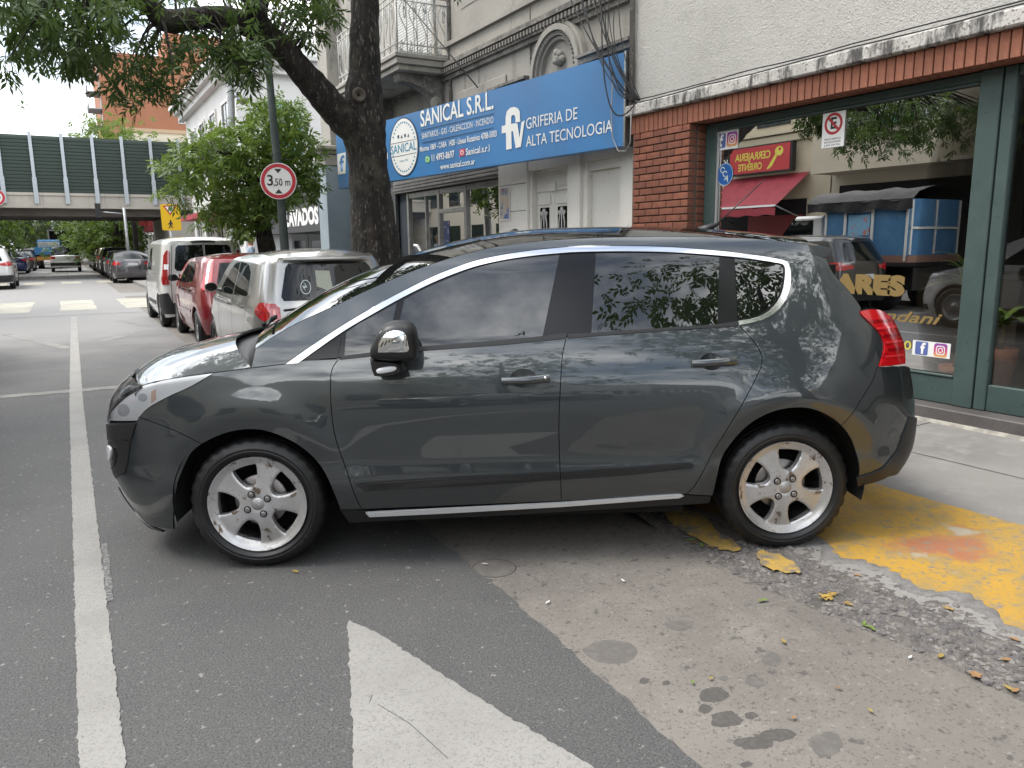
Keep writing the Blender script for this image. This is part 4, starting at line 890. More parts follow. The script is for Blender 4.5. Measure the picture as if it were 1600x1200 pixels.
part('end_pier', OLDW, ((XS-.35, 18.55, 3.902), (XS-.002, 19.28, 12)), bev=.01)
# balcony
bz = yP(702, 107)[2]; by0, by1 = 12.70, 15.9; bx = hit(620, 107, 1, by0)[0]
part('balcony_slab', OLDW, ((bx, by0, bz), (XS-.002, by1, bz+.10)), ((bx+.05, by0+.05, bz-.09), (XS-.002, by1-.05, bz-.002)), ((bx-.03, by0-.03, bz+.102), (XS-.002, by1+.03, bz+.17)), bev=.008)
for y0 in (by0+.25, by1-.5):
    b = MB(); pr = cr_spline([(XS-.003, bz-.80), (XS-.10, bz-.72), (XS-.16, bz-.55), (XS-.32, bz-.35), (XS-.62, bz-.24), (bx+.18, bz-.22), (bx+.12, bz-.10)], 5); pr = [tuple(p) for p in pr]+[(XS-.003, bz-.095)]
    b.prism(pr, 1, y0, y0+.28); cb_ = b.build('corbel', OLDD, old, fixn=True)
    b = MB(); b.lathe([(.001, -.012), (.09, -.012), (.12, 0), (.12, .02)], 20, 'y', (XS-.14, y0, bz-.55)); b.lathe([(.001, -.02), (.04, -.02), (.05, 0)], 16, 'y', (XS-.14, y0, bz-.55)); b.build('rosette', OLDW, cb_)
# railing: posts, rails, scrolls
rz0, rz1 = bz+.20, bz+1.10
rl = MB()
for z_ in (rz0, rz0+.12, rz1, rz1-.1): rl.tube([(XS, by0+.03, z_), (bx+.03, by0+.03, z_), (bx+.03, by1-.03, z_)], .014, 6)
rail = rl.build('railing', IRONW, old)
def scroll(p0, ax, n, s_):
    b = MB(); 
    for t0 in (1, -1):
        b.tube([p0+ax*(s_*.34*t0+s_*.30*t0*math.cos(a)*math.exp(-a*.16))+np.array([0, 0, .45+.38*t0*(.75+.5*math.sin(a)*math.exp(-a*.12))-.1]) for a in np.linspace(0, 9, 26)], .009, 5)
    b.tube([p0+ax*(s_*.55*math.sin(t*6.28))+np.array([0, 0, .12+.66*t]) for t in np.linspace(0, 1, 16)], .009, 5)
    b.build('rail_scroll', IRONW, rail)
for k in range(5): scroll(np.array([XS-.12-k*(XS-bx-.16)/4.6, by0+.03, rz0]), np.array([1., 0, 0]), 1, .11)
for k in range(11): scroll(np.array([bx+.03, by0+.18+k*.28, rz0]), np.array([0, 1., 0]), 1, .12)
for k in range(6): b = MB(); xx = bx+.03+k*(XS-bx-.05)/5; b.tube([(xx, by0+.03, rz0-.05), (xx, by0+.03, rz1)], .010, 6); b.build('rail_bar', IRONW, rail)
for k in range(12): b = MB(); b.tube([(bx+.03, by0+.05+k*.28, rz0-.05), (bx+.03, by0+.05+k*.28, rz1)], .010, 6); b.build('rail_bar', IRONW, rail)
part('balcony_door', OLDW, ((XS-.05, 13.2, bz+.17), (XS-.002, 13.3, bz+3)), ((XS-.05, 14.9, bz+.17), (XS-.002, 15.0, bz+3)))
LOUV = mat('white_louvre', (.50, .50, .48), .6)
lv = MB(); lv.box((-.012, -.38, -.006), (.012, .38, .034)); lme = mkmesh('louvre', lv.V, lv.F, LOUV)
for k in range(34):
    for yc in (13.70, 14.50): link('louvre', lme, old, (-.03, yc-12, bz+.25+k*.05-.12))
# ---- the long blue sign
A = np.array([5.84, 7.50, 0]); Bq = np.array([4.90, 15.45, 0]); zb, zt2 = hit(975, 227.5, 0, 5.84)[2], hit(968, 84, 0, 5.84)[2]
dS = (A-Bq)/np.linalg.norm(A-Bq); Ls = np.linalg.norm(A-Bq); nS = np.array([dS[1], -dS[0], 0]); nS = nS if nS[0] < 0 else -nS
SIGNB = mat('sign_blue', (.045, .185, .415), .38, layers=[(.9, 3, (.05, .165, .36), .45, .65)]); SIGNG = mat('sign_back', (.35, .35, .35), .5, .5)
sg = thing('shop_sign', 'long bright blue shop sign with white lettering and round emblem over the shop front', 'sign', tuple(Bq+np.array([0, 0, zb])))
def sgP(s_, z, off=0.): p = Bq+dS*s_+nS*off; return np.array([p[0], p[1], z])
b = MB(); b.add([sgP(s_, z, o_) for s_ in (0, Ls) for z in (zb, zt2) for o_ in (0, -.14)], [(0, 2, 6, 4), (1, 5, 7, 3), (0, 1, 3, 2), (4, 6, 7, 5), (0, 4, 5, 1), (2, 3, 7, 6)]); b.build('panel', SIGNB, sg, fixn=True)
b = MB(); b.add([sgP(s_, z, o_) for s_ in (Ls+.002, Ls+.03) for z in (zb-.01, zt2+.01) for o_ in (.004, -.145)], [(0, 2, 6, 4), (1, 5, 7, 3), (0, 1, 3, 2), (4, 6, 7, 5), (0, 4, 5, 1), (2, 3, 7, 6)]); b.build('edge_trim', mat('steel_trim', (.55, .56, .57), .25, .9), sg, fixn=True)
def sgpix(u, v, off=.008):
    d = ray(u, v); n3 = nS; t = np.dot((Bq+nS*off)-CC, n3)/np.dot(d, n3); p = CC+d*t; return np.dot(p-Bq, dS), p[2]
def sgtext(tx, u0, v0, u1, v1, capv, m, bold=0., off=.008, lab=None):
    """text from (u0,v0) to (u1,v1) along its middle line, cap height given in pixels at its middle"""
    s0, z0 = sgpix(u0, v0); s1, z1 = sgpix(u1, v1); um, vm = (u0+u1)/2, (v0+v1)/2; h_ = abs(sgpix(um, vm-capv/2)[1]-sgpix(um, vm+capv/2)[1])
    zc = (z0+z1)/2; return lettering(tx, m, sgP((s0+s1)/2, zc, off), dS, (0, 0, 1), h_*1.37, sg, width=abs(s1-s0), bold=bold)
SW = mat('sign_white', (.74, .74, .71), .45); SD = mat('sign_dark', (.03, .05, .09), .5); SBT = mat('sign_teal', (.06, .24, .36), .5)
sgtext('SANICAL S.R.L.', 657, 187.5, 771, 157.5, 27.5, SW, .016)
sgtext('SANITARIOS - GAS - CALEFACCION - INCENDIO', 659, 212, 771, 189, 10, SW)
sgtext('Monroe 1869 - CABA  1428 - Líneas Rotativas 4788-5003', 656, 232, 776, 211, 9.5, SW, .012)
sgtext('11 4993-8697', 674, 248, 709, 240.5, 11, SW, .015); sgtext('Sanical.s.r.l', 728, 238.5, 765, 231, 11, SW, .012); sgtext('www.sanical.com.ar', 688, 261.5, 742, 252, 9.5, SW, .01)
sgtext('GRIFERIA DE', 822, 194, 902, 178, 19, SW); sgtext('ALTA TECNOLOGIA', 822, 220, 957, 200, 19, SW)
def sgpoly(pix, m, name, off=.008, holes=()):
    P = np.array([sgpix(*p) for p in pix]); Hs = [np.array([sgpix(*p) for p in h]) for h in holes]
    V2, T = fill(P, 9., Hs); b = MB(); b.add([sgP(a, c, off) for a, c in V2], T); o = b.build(name, m, sg); return o
for (u0, v0, u1, v1) in ((658, 203, 771, 177), (659, 223, 771, 199)): sgpoly([(u0, v0), (u1, v1), (u1, v1+1.1), (u0, v0+1.1)], SD, 'rule')
def ell(cu, cv_, ru, rv, n=36): return [(cu+ru*math.cos(t), cv_+rv*math.sin(t)) for t in np.linspace(0, 2*math.pi, n+1)[:-1]]
sgpoly(ell(631.5, 229.5, 22.5, 46.5), SD, 'emblem_rim', .008); sgpoly(ell(631.5, 229.5, 21, 44.5), SW, 'emblem_disc', .011); sgtext('SANICAL', 611, 236, 651, 227.5, 14, SBT, .012, .014)
for (u0, v0, u1, v1) in ((611, 225, 651, 217), (612, 246, 651, 238)): sgpoly([(u0, v0), (u1, v1), (u1, v1+.8), (u0, v0+.8)], SD, 'rule', .014)
for k, (u, v) in enumerate(((622.5, 214), (628, 213), (633, 212), (638.5, 211))): sgpoly([(u-1.6, v+3), (u+1.4, v+3), (u+.4, v-2.6)] if k % 2 else [(u-1.5, v-2), (u+1.5, v-3), (u+1.5, v+2), (u-.5, v+3)], SD, 'emblem_icon', .014)
for k in range(14):
    t = -2.75+k*.18; sgpoly([(631.5+18*math.cos(t)+a, 229.5+38.5*math.sin(t)+c) for a, c in ((-.9, -1.2), (.9, -1.5), (.9, 1.2), (-.9, 1.5))], SBT, 'emblem_letter', .014)
    sgpoly([(631.5+18*math.cos(-t)+a, 229.5+38.5*math.sin(-t)+c) for a, c in ((-.9, -1.2), (.9, -1.5), (.9, 1.2), (-.9, 1.5))], SBT, 'emblem_letter', .014)
sgtext('desde 1965', 625, 252, 638, 249.5, 3.2, SBT, 0, .014)
sgpoly(ell(668, 249, 3.9, 5.6, 18), mat('icon_green', (.10, .42, .08), .5), 'phone_icon'); sgpoly(ell(668, 249, 2.6, 3.9, 16), SW, 'phone_icon', .010); sgpoly(ell(668, 249, 1.8, 2.9, 16), MATS['icon_green'], 'phone_icon', .012)
sgpoly([(718, 233.5), (726, 232), (726, 243), (718, 244.5)], mat('icon_red', (.55, .06, .10), .5), 'camera_icon'); sgpoly(ell(722, 238.3, 2.6, 3.6, 16), SW, 'camera_icon', .010); sgpoly(ell(722, 238.3, 1.6, 2.4, 16), MATS['icon_red'], 'camera_icon', .012)
# large fv monogram: tap-shaped f and v
sgpoly([(784, 197), (790, 195.5), (790, 183), (792, 174), (797, 168.5), (803, 167), (809, 169), (812, 174), (813, 190), (805.5, 191.5), (805.5, 184), (804, 180), (801, 179.5), (799, 182), (798.5, 193.5), (806, 192.5), (806, 204), (799, 205.5), (799.5, 232.5), (791, 234), (790.5, 207.5), (784, 208.5)], SW, 'monogram')
sgpoly([(800, 194), (808.5, 192.5), (812, 215), (815, 191), (820, 188), (814, 229.5), (806, 231.5)], SW, 'monogram', .010)
sgpoly([(527, 241), (540, 238), (540, 271), (528, 273)], SW, 'square_icon'); sgtext('f', 530, 258, 538, 256, 25, SIGNB, .02, .011); sgtext('Facebook sanicalcom', 546, 252, 606, 243, 17, SW, .02)
# ---- tangle of wires at the corner
for k in range(13):
    p0 = hit(*[(905, -20), (950, 5), (935, -30), (922, -25), (968, -20), (915, 10), (880, -30), (945, -30), (960, 15), (930, -40), (900, -40), (955, -40), (940, 20)][k], 0, XS-.2-.02*k)
    p1 = np.array([5.86, 7.35-.03*(k % 5), 3.15+.02*(k % 3)]); sag = [.5, .15, .9, .3, .05, .4, .2, .65, .1, .3, .15, .8, 1.1][k]
    wq = thing('wire', ['loose black wire sweeping down to the ledge corner', 'black wire hanging across the end of the blue sign'][k % 2], 'wire', tuple(p1), group=['loose wires at the ledge corner', 'wires across the sign end'][k % 2])
    mid = (p0+p1)/2+np.array([-.05-.02*k, .10*math.sin(k*1.9), -sag]); 
    b = MB(); b.tube([(1-t)**2*p0+2*t*(1-t)*mid+t*t*p1 for t in np.linspace(0, 1, 22)], .0055 if k % 3 else .009, 5); b.build('strand', CAB, wq)
wq = thing('wire', 'grey drop wire hanging in a loop under the sign end', 'wire', (5.8, 7.45, 2.3)); b = MB(); b.tube([hit(u, v, 0, 5.78) for u, v in ((958, 120), (955, 170), (957, 215), (966, 236), (978, 236), (985, 222), (986, 180))], .007, 6); b.build('strand', mat('grey_wire', (.25, .25, .25), .6), wq)
wq = thing('wire', 'stay wire running from the balcony down to the top of the sign', 'wire', tuple(sgP(4.9, zt2))); b = MB(); p0 = hit(628, -5, 0, 5.3); p1 = np.array([*sgP(5.0, zt2)[:2], hit(757, 138, 0, 5.6)[2]]); b.tube([p0, p1], .010, 6); b.build('strand', CAB, wq)
b = MB(); b.tube([(5.9, 7.44, 3.1), (5.9, 7.44, 9)], .03, 8); b.build('conduit', OLDD, old)
# ================================================================= workshop with the dark sign band
WSH = mat('workshop_wall', (.42, .42, .41), .9, layers=[(1, 5, (.36, .36, .35), .4, .6)])
ws_ = thing('workshop', 'low workshop with dark sign band over an open garage bay', 'building', (XS, 22, .12))
part('wall', WSH, ((XS, 19.4, 3.55), (XS+.3, 28.6, 4.1)), ((XS, 28.3, .12), (XS+.3, 28.6, 3.549)), ((XS, 19.4, .12), (XS+.3, 19.7, 3.549)), ((XS+.3, 28.32, .12), (XS+6, 28.6, 4.1)), par=ws_)
lq = hit(497, 337, 0, XS-.065); part('sign_band', mat('band_dark', (.045, .047, .05), .6), ((XS-.06, 19.72, lq[2]-.40), (XS+.25, 28.28, lq[2]+.40)), ((XS, 19.72, lq[2]+.402), (XS+.24, 28.28, 3.549)), par=ws_)
part('bay', mat('bay_dark', (.02, .02, .02), .9), ((XS+5.8, 19.7, .1), (XS+6, 28.3, 3.5)), ((XS+.31, 19.5, 3.4), (XS+5.8, 28.3, 3.54)), ((XS+.01, 28.25, .12), (XS+5.8, 28.295, 3.39)), par=ws_); part('bay_floor', mat('bay_floor', (.06, .06, .06), .8), ((XS, 19.7, .06), (XS+5.8, 28.3, .115)), par=ws_)
lettering('LAVADOS', WHT, (XS-.065, lq[1]+1.75, lq[2]), GY, GZ, .62, ws_, width=3.5, bold=.05)
# ================================================================= white corner house beyond the side street
CORN = mat('corner_white', (.60, .60, .585), .85, layers=[(.5, 5, (.52, .52, .505), .42, .66), (3, 5, (.44, .44, .43), .6, .75, (1, 1, .3))])
ch = thing('corner_house', 'pale two-storey corner house with cornice across the side street', 'building', (XS, 34, .12))
part('wall', CORN, ((XS, 31.0, .12), (30, 44, 8.2)), par=ch)
part('cornice', CORN, ((XS-.5, 30.5, 8.2), (30, 44.4, 8.45)), ((XS-.3, 30.7, 7.95), (30, 44.2, 8.199)), ((XS-.7, 30.3, 8.452), (30, 44.6, 8.6)), ((XS-.1, 30.9, 8.602), (30, 44, 9.2)), ((XS-.12, 30.88, 4.3), (30, 44.1, 4.5)), par=ch)
WINF = mat('window_frame_white', (.6, .6, .58), .6)
def fwin(par, y0, x0, z0, w_, h_, face='y', m=None, frame=WINF):
    """framed window on a wall facing -y (face y) or -x (face x)"""
    b = MB()
    if face == 'y': b.box((x0-.12, y0-.08, z0-.12), (x0, y0-.001, z0+h_+.12)); b.box((x0+w_, y0-.08, z0-.12), (x0+w_+.12, y0-.001, z0+h_+.12)); b.box((x0, y0-.08, z0+h_), (x0+w_, y0-.001, z0+h_+.12)); b.box((x0, y0-.12, z0-.12), (x0+w_, y0-.001, z0)); b.box((x0+w_/2-.03, y0-.05, z0), (x0+w_/2+.03, y0-.001, z0+h_))
    else: b.box((y0-.08, x0-.12, z0-.12), (y0-.001, x0, z0+h_+.12)); b.box((y0-.08, x0+w_, z0-.12), (y0-.001, x0+w_+.12, z0+h_+.12)); b.box((y0-.08, x0, z0+h_), (y0-.001, x0+w_, z0+h_+.12)); b.box((y0-.12, x0, z0-.12), (y0-.001, x0+w_, z0)); b.box((y0-.05, x0+w_/2-.03, z0), (y0-.001, x0+w_/2+.03, z0+h_))
    o = b.build('window', frame, par); b = MB()
    if face == 'y': b.box((x0, y0-.03, z0), (x0+w_, y0-.003, z0+h_))
    else: b.box((y0-.03, x0, z0), (y0-.003, x0+w_, z0+h_))
    b.build('pane', m or DARKGL, o); return o
DARKGL = mat('dark_window', (.02, .026, .03), .06, spec=.8)
TEALP = mat('teal_print', (.18, .42, .40), .6, layers=[(2.5, 2, (.6, .66, .64), .5, .56)])
for k in range(5): fwin(ch, 31.0, 7.2+k*2.5, 5.1, 1.3, 1.9, m=TEALP if k < 2 else None)
for k in range(4): fwin(ch, XS, 32.3+k*2.9, 5.1, 1.3, 2.0, 'x')
for k in range(4): fwin(ch, XS, 32.3+k*2.9, .9, 1.6, 2.4, 'x')
part('awning', mat('red_awning', (.35, .04, .06), .7), ((XS-1.3, 33.5, 2.75), (XS-.003, 38.5, 2.95)), par=ch)
for k in range(14): part('roof_rail', OLDD, ((9+k*1.0, 34, 9.2), (9.04+k*1.0, 34.04, 10.3)), par=ch)
part('roof_rail', OLDD, ((8.6, 33.98, 10.3), (23, 34.06, 10.36)), par=ch)
# ================================================================= brick tower block
BTW = mat('tower_brick', (.36, .155, .085), .9, layers=[(.10, 4, (.31, .13, .072), .4, .65), (14, 3, (.40, .19, .11), .5, .7, (1, 1, 3))], bump=[(8, .3, .02, (1, 1, 6))])
tw = thing('brick_tower', 'tall orange brick apartment block with balconies rising behind the railway bridge', 'building', (7, 152, 0))
twx0 = hit(158, 150, 1, 152)[0]; ztw = hit(200, 88, 1, 152)[2]; part('wall', BTW, ((twx0, 152, 0), (46, 175, ztw)), par=tw); part('roof_house', BTW, ((19, 154, ztw), (33, 165, ztw+5)), par=tw)
part('parapet', mat('tower_parapet', (.30, .13, .08), .9), ((twx0-.2, 151.8, ztw), (46.2, 175.2, ztw+.4)), par=tw)
for k in range(12):
    z0 = 3+k*2.72
    if z0+1.2 > ztw: break
    s_ = part('balcony', mat('balcony_grey', (.32, .32, .33), .8), ((twx0-2.0, 152.4, z0), (twx0-.01, 158, z0+.18)), par=tw)
    part('balcony_front', mat('balcony_rail', (.10, .10, .11), .6), ((twx0-2.05, 152.35, z0+.18), (twx0-1.95, 158.05, z0+1.1)), par=s_); part('shutter', WINF, ((twx0-.06, 153, z0+.2), (twx0-.005, 156, z0+2.2)), par=tw)
for k in range(5):
    for j in range(9): fwin(tw, 152, 20+k*5, 4.2+j*2.72, .9, 1.2)
# ================================================================= railway bridge with noise barrier
YB = 47.0
BCON = mat('bridge_concrete', (.46, .43, .38), .85, layers=[(.6, 5, (.40, .375, .33), .42, .66), (1.3, 6, (.26, .245, .22), .56, .72, (3, 1, .25))]); BGRN = mat('barrier_green', (.026, .042, .033), .6, bump=[(1, .0, .01)])
BPOST = mat('barrier_post', (.42, .46, .49), .45, .5); BUND = mat('bridge_underside', (.20, .185, .17), .9, layers=[(.5, 5, (.13, .12, .11), .42, .62)])
br = thing('railway_bridge', 'concrete railway bridge with tall green noise barrier crossing over the street', 'bridge', (0, YB, 3.9))
zf0, zf1, zbt = hit(120, 325.5, 1, YB)[2], hit(120, 302, 1, YB)[2], hit(120, 214, 1, YB)[2]
part('deck', BUND, ((-40, YB+.25, zf0-.05), (9.2, YB+8.5, zf0+.5)), par=br); part('fascia', BCON, ((-40, YB, zf0), (9.2, YB+.249, zf1)), ((-40, YB-.06, zf1-.14), (9.2, YB-.001, zf1)), ((-40, YB+8.5, zf0), (9.2, YB+8.7, zf1)), par=br)
for k in range(5): part('girder', BUND, ((-40, YB+.9+k*1.7, zf0-.38), (9.2, YB+1.3+k*1.7, zf0-.052)), par=br)
part('abutment', BCON, ((5.2, YB+.3, 0), (9.2, YB+8.4, zf0-.39)), par=br); part('abutment', BCON, ((-12, YB+.3, 0), (-8.2, YB+8.4, zf0-.39)), par=br)
xs_ = [hit(u, 270, 1, YB)[0] for u in (2, 52, 103, 151, 196, 238, 281)]; dxp = (xs_[-1]-xs_[0])/6
sb = MB(); sb.box((0, -.02, -.083), (dxp-.16, .02, .083), bev=.018); sme = mkmesh('barrier_slat', sb.V, sb.F, BGRN); nsl = int((zbt-zf1)/.172)
for k in range(-3, 8):
    x0 = xs_[0]+k*dxp
    p_ = part('barrier_post', BPOST, ((x0-.075, YB-.11, zf1-.95+.45), (x0+.075, YB+.06, zbt+.12)), ((x0-.10, YB-.13, zf1-.55), (x0+.10, YB-.111, zf1+.75)), par=br)
    if -1 <= k <= 7:
        for j in range(nsl): link('barrier_slat', sme, br, (x0+.08, .0, zf1+.09+j*.172-3.9))
bk = MB(); bk.box((-9.2, YB+.03, zf1), (9.2, YB+.06, zbt-.02)); bk.build('barrier_back', BGRN, br)
bk = MB(); bk.box((-40, YB+.03, zf1), (-9.21, YB+.10, zbt)); bk.build('barrier_wing', BGRN, br)
# pole and wires under the bridge
# ================================================================= houses far down the street
FARW = [mat('far_white', (.55, .54, .52), .85, layers=[(.4, 4, (.45, .44, .42), .4, .6)]), mat('far_grey', (.30, .29, .28), .85), mat('far_cream', (.50, .46, .38), .85), mat('far_ochre', (.36, .27, .18), .85)]
FARR = mat('far_red', (.32, .035, .04), .7)
specs = [(57, 66, 6.5, 0, 'white corner shop with red sign beyond the bridge'), (66, 80, 9.5, 1, 'grey three-storey house beyond the white corner shop'), (80, 100, 12, 2, 'cream apartment house far down the street'), (100, 126, 10, 3, 'ochre house at the far end of the right side')]
for k, (y0, y1, h_, mi, lb) in enumerate(specs):
    f = thing('street_house', lb, 'building', (XS, y0, .12)); part('wall', FARW[mi], ((XS, y0, .12), (XS+10, y1-.05, h_)), par=f); part('cornice', FARW[(mi+1) % 4], ((XS-.25, y0-.2, h_), (XS+10, y1, h_+.3)), par=f)
    for j in range(int((y1-y0)/3)):
        for l in range(int(h_/3.2)): fwin(f, XS, y0+.8+j*3, .8+l*3.1, 1.4, 1.8, 'x')
    for l in range(int(h_/3.2)): fwin(f, y0, XS+1.2, .9+l*3.1, 1.2, 1.7)
    if k == 0: part('red_sign', FARR, ((XS-.9, y0+1, 2.7), (XS-.02, y0+5, 3.6)), ((XS-1.4, y0+2.2, 3.1), (XS-.9, y0+2.5, 4.1)), par=f)
lefts = [(33, 48, 7, 2, 'cream house on the left corner beyond the side street'), (60, 78, 8, 0, 'white house on the left behind the trees'), (78, 110, 10, 1, 'grey house far down the left side')]
for k, (y0, y1, h_, mi, lb) in enumerate(lefts):
    f = thing('street_house', lb, 'building', (-8.5, y0, .12)); part('wall', FARW[mi], ((-18, y0, .12), (-8.5, y1-.05, h_)), par=f)
    for j in range(int((y1-y0)/3)):
        for l in range(int(h_/3.2)): b = MB(); b.box((-8.5, y0+.8+j*3, .8+l*3.1), (-8.44, y0+2.2+j*3, 2.7+l*3.1)); b.build('window', DARKGL, f)
# ================================================================= the grey crossover across the driveway
HX, HY, HYAW, HPIT = 1.0903, 4.4851, -.474, .0052
he1 = np.array([math.cos(HYAW), math.sin(HYAW), 0]); he2 = np.array([math.sin(HYAW), -math.cos(HYAW), 0])
hE1 = he1*math.cos(HPIT)+np.array([0, 0, math.sin(HPIT)]); hE3 = np.array([0, 0, math.cos(HPIT)])-he1*math.sin(HPIT)
def car2w(P): return np.array([HX, HY, 0.])+P[..., 0:1]*hE1+P[..., 1:2]*he2+P[..., 2:3]*hE3
WB = 2.613
hs = Surf([(-.905, 0), (-.897, .22), (-.868, .42), (-.80, .595), (-.68, .735), (-.50, .825), (-.25, .872), (.1, .893), (.6, .905), (1.3, .910), (2.0, .912), (2.55, .905), (2.9, .885), (3.15, .835), (3.33, .725), (3.42, .52), (3.452, .27), (3.46, 0)],
          Table([(.1, .12), (.2, .065), (.3, .03), (.40, .004), (.46, .003), (.525, .016), (.62, .009), (.76, .002), (.86, .009), (.95, .028), (1.04, .055), (1.10, .077), (1.16, .103), (1.3, .163), (1.45, .228), (1.54, .276), (1.6, .33), (1.66, .42)], .02),
          Table([(.1, .16), (.2, .10), (.3, .045), (.42, .005), (.55, 0), (.66, .002), (.76, .016), (.83, .045), (.88, .085), (.92, .135), (.97, .22), (1.05, .38), (1.1, .5)]),
          Table([(.2, .22), (.3, .13), (.4, .04), (.5, .0), (.66, .0), (.78, .025), (.9, .055), (1.0, .09), (1.1, .145), (1.3, .29), (1.5, .45), (1.65, .58)], .04),
          flares=[(0, .33, .46, .016, .055), (WB, .33, .47, .018, .06)])
gu, gz = np.meshgrid(np.linspace(0, hs.umax, 620), np.linspace(.12, 1.68, 380), indexing='ij')
gP = hs.P(gu, gz); gN = hs.N(gu, gz); gW = car2w(gP)
gNw = gN[..., 0:1]*hE1+gN[..., 1:2]*he2+gN[..., 2:3]*hE3
gpx = project(gW); gvis = ((CC-gW)*gNw).sum(-1) > 0
def uz(px):
    """photo pixels -> (u, z) on the car skin"""
    r = []
    for q in px:
        if len(q) == 3: r.append(q[1:]); continue      # ('k', u, z) given directly
        d = ((gpx-np.array(q))**2).sum(-1); d = np.where(gvis, d, 1e9); i, j = np.unravel_index(np.argmin(d), d.shape)
        i = min(max(i, 1), 618); j = min(max(j, 1), 378)
        J = np.stack([(gpx[i+1, j]-gpx[i-1, j])/2, (gpx[i, j+1]-gpx[i, j-1])/2], 1); e = np.array(q)-gpx[i, j]
        try: s_ = np.clip(np.linalg.solve(J, e), -1, 1)
        except Exception: s_ = np.zeros(2)
        r.append((gu[i, 0]+s_[0]*(gu[1, 0]-gu[0, 0]), gz[0, j]+s_[1]*(gz[0, 1]-gz[0, 0])))
    return np.array(r)
def cv(px, n=5): return cr_spline(uz(px), n)                     # smooth curve through pixels
def J(*cs): return np.concatenate([np.asarray(c) for c in cs])
car = thing('parked_car', 'dark grey metallic crossover parked across the driveway with scuffed silver alloy wheels', 'car')
K = lambda u, z: ('k', u, z)
# ---- traced lines of the side
arch_f = cv([(271.8, 828), (273.5, 784.5), (280.5, 746), (298, 709), (326, 688), (366, 673.5), (408, 672), (450, 686.5), (483.5, 709), (508, 740), (522, 771), (532, 796)])
arch_r = cv([(1113, 775), (1125, 725), (1144.5, 690), (1172.5, 662), (1207.5, 643.5), (1246, 637), (1277.5, 642), (1309, 660), (1330, 687), (1340.5, 718), (1342, 742), (1338, 757)])
door_f = cv([(529, 560.7), (518, 580), (516.5, 616.7), (519.5, 656.7), (526.7, 693), (545, 746), (560, 786), (566, 796)])
door_m = cv([(885, 527), (878, 563), (873.5, 650), (874.5, 720), (876, 750), (877, 783)])
door_r = cv([(1154, 508), (1175, 530), (1188, 550), (1190.7, 566), (1182.6, 588), (1153, 643), (1116.6, 702), (1094, 745), (1083, 762), (1072, 772)])
belt_f = cv([(529, 560.7), (537, 559), (650, 547), (783, 537), (885, 527)])
belt_r = cv([(885, 527), (924, 524), (1050, 514), (1154, 508)])
chr_o = cv([(447, 568.5), (490, 538), (538, 506.7), (590, 476), (633, 453), (683, 429), (737, 409), (783, 398.5), (830, 391.5), (868, 387.5), (904, 385), (970, 384.2), (1036, 385.6), (1090, 389), (1142, 393.8), (1190, 400), (1222, 405.5)])
chr_i = cv([(466, 567), (497, 545), (543, 513.5), (594, 484), (636, 461), (686, 437), (740, 417), (785, 406.5), (832, 399.5), (868, 396), (904, 393.5), (970, 392.5), (1036, 393.5), (1090, 396.5), (1142, 400.8), (1190, 406.8), (1219, 411.5)])
qtr_o = cv([(1222, 405.5), (1231, 411), (1235, 425), (1233, 453), (1221, 478), (1201, 495), (1178, 503), (1154, 508)])
qtr_i = cv([(1219, 411.5), (1224.5, 415), (1226, 427), (1222, 453), (1212, 473), (1194, 489.5), (1174, 497), (1153, 501)])
rail_t = cv([(399, 545), (430, 524), (470, 502), (520, 479), (570, 455), (617, 434.5), (660, 417.5), (700, 404), (740, 393), (783, 384), (850, 376), (915, 372), (980, 370), (1036, 369.2), (1090, 369.6), (1140, 371), (1187, 373.5), (1263, 381)])
seam_b = cv([(217.5, 651.5), (262, 668), (290, 681), (313.8, 693)])
seam_r = cv([(1371, 573), (1363, 596), (1345, 625), (1319.5, 660)])
lamp_t = cv([(163, 655), (175.5, 634), (193, 618), (221, 603), (245.5, 595.8), (287.5, 588.8), (334.8, 582.6)])
lamp_b = cv([(334.8, 582.6), (298, 604), (263, 620), (231.5, 637.5), (217.5, 651.5), (214, 658)])
tail_in = cv([(1371.7, 573), (1380, 545), (1378, 530), (1370, 516.7), (1346.7, 493.5), (1342.7, 485)])
hatch_e = cv([(1290, 403), (1303, 428), (1323, 450), (1342.7, 476), (1346, 484)])
fr = lambda a, b, c: a[(a[:, 0] >= b) & (a[:, 0] <= c)]
iF = np.argmin(((arch_f-uz([(313.8, 693)])[0])**2).sum(1)); iR = np.argmin(((arch_r-uz([(1319.5, 660)])[0])**2).sum(1))
sill = uz([(566, 796), (877, 783), (1072, 772), (1113, 775)])
# ---- painted panels
panel(hs, J(door_f, uz([(566, 796)]), uz([(877, 783)]), door_m[::-1], belt_f[::-1][1:-1]), PAINT, 'front_door', car)
panel(hs, J(door_m, uz([(1072, 772)]), door_r[::-1][1:], belt_r[::-1][1:-1]), PAINT, 'rear_door', car)
panel(hs, J(seam_b, arch_f[iF:], door_f[::-1], uz([(473, 563.5), (447, 568.5), (392.5, 575), (340, 581.8)]), lamp_b[:-1]), PAINT, 'front_fender', car)
zt = float(hs.P(*uz([(203.5, 581.5)])[0])[2])
panel(hs, J([(0, zt), (0, .235)], uz([(165, 790), (195, 810), (235, 821)]), arch_f[:iF+1], seam_b[::-1], uz([(214, 658.5), (163, 656.5)]), lamp_t[1:-1][:16], uz([(221, 602.5), (206, 588), (205, 580)])), PAINT, 'front_bumper', car, join=True, res=.035)
panel(hs, J(rail_t, uz([(1266, 392), (1272, 398), (1288, 403)]), hatch_e, tail_in[::-1][1:], seam_r, arch_r[:iR+1][::-1], sill[3:], sill[2:3], door_r[::-1][1:], qtr_o[::-1][1:], chr_o[::-1][1:], uz([(392.5, 575)])), PAINT, 'body_side', car)
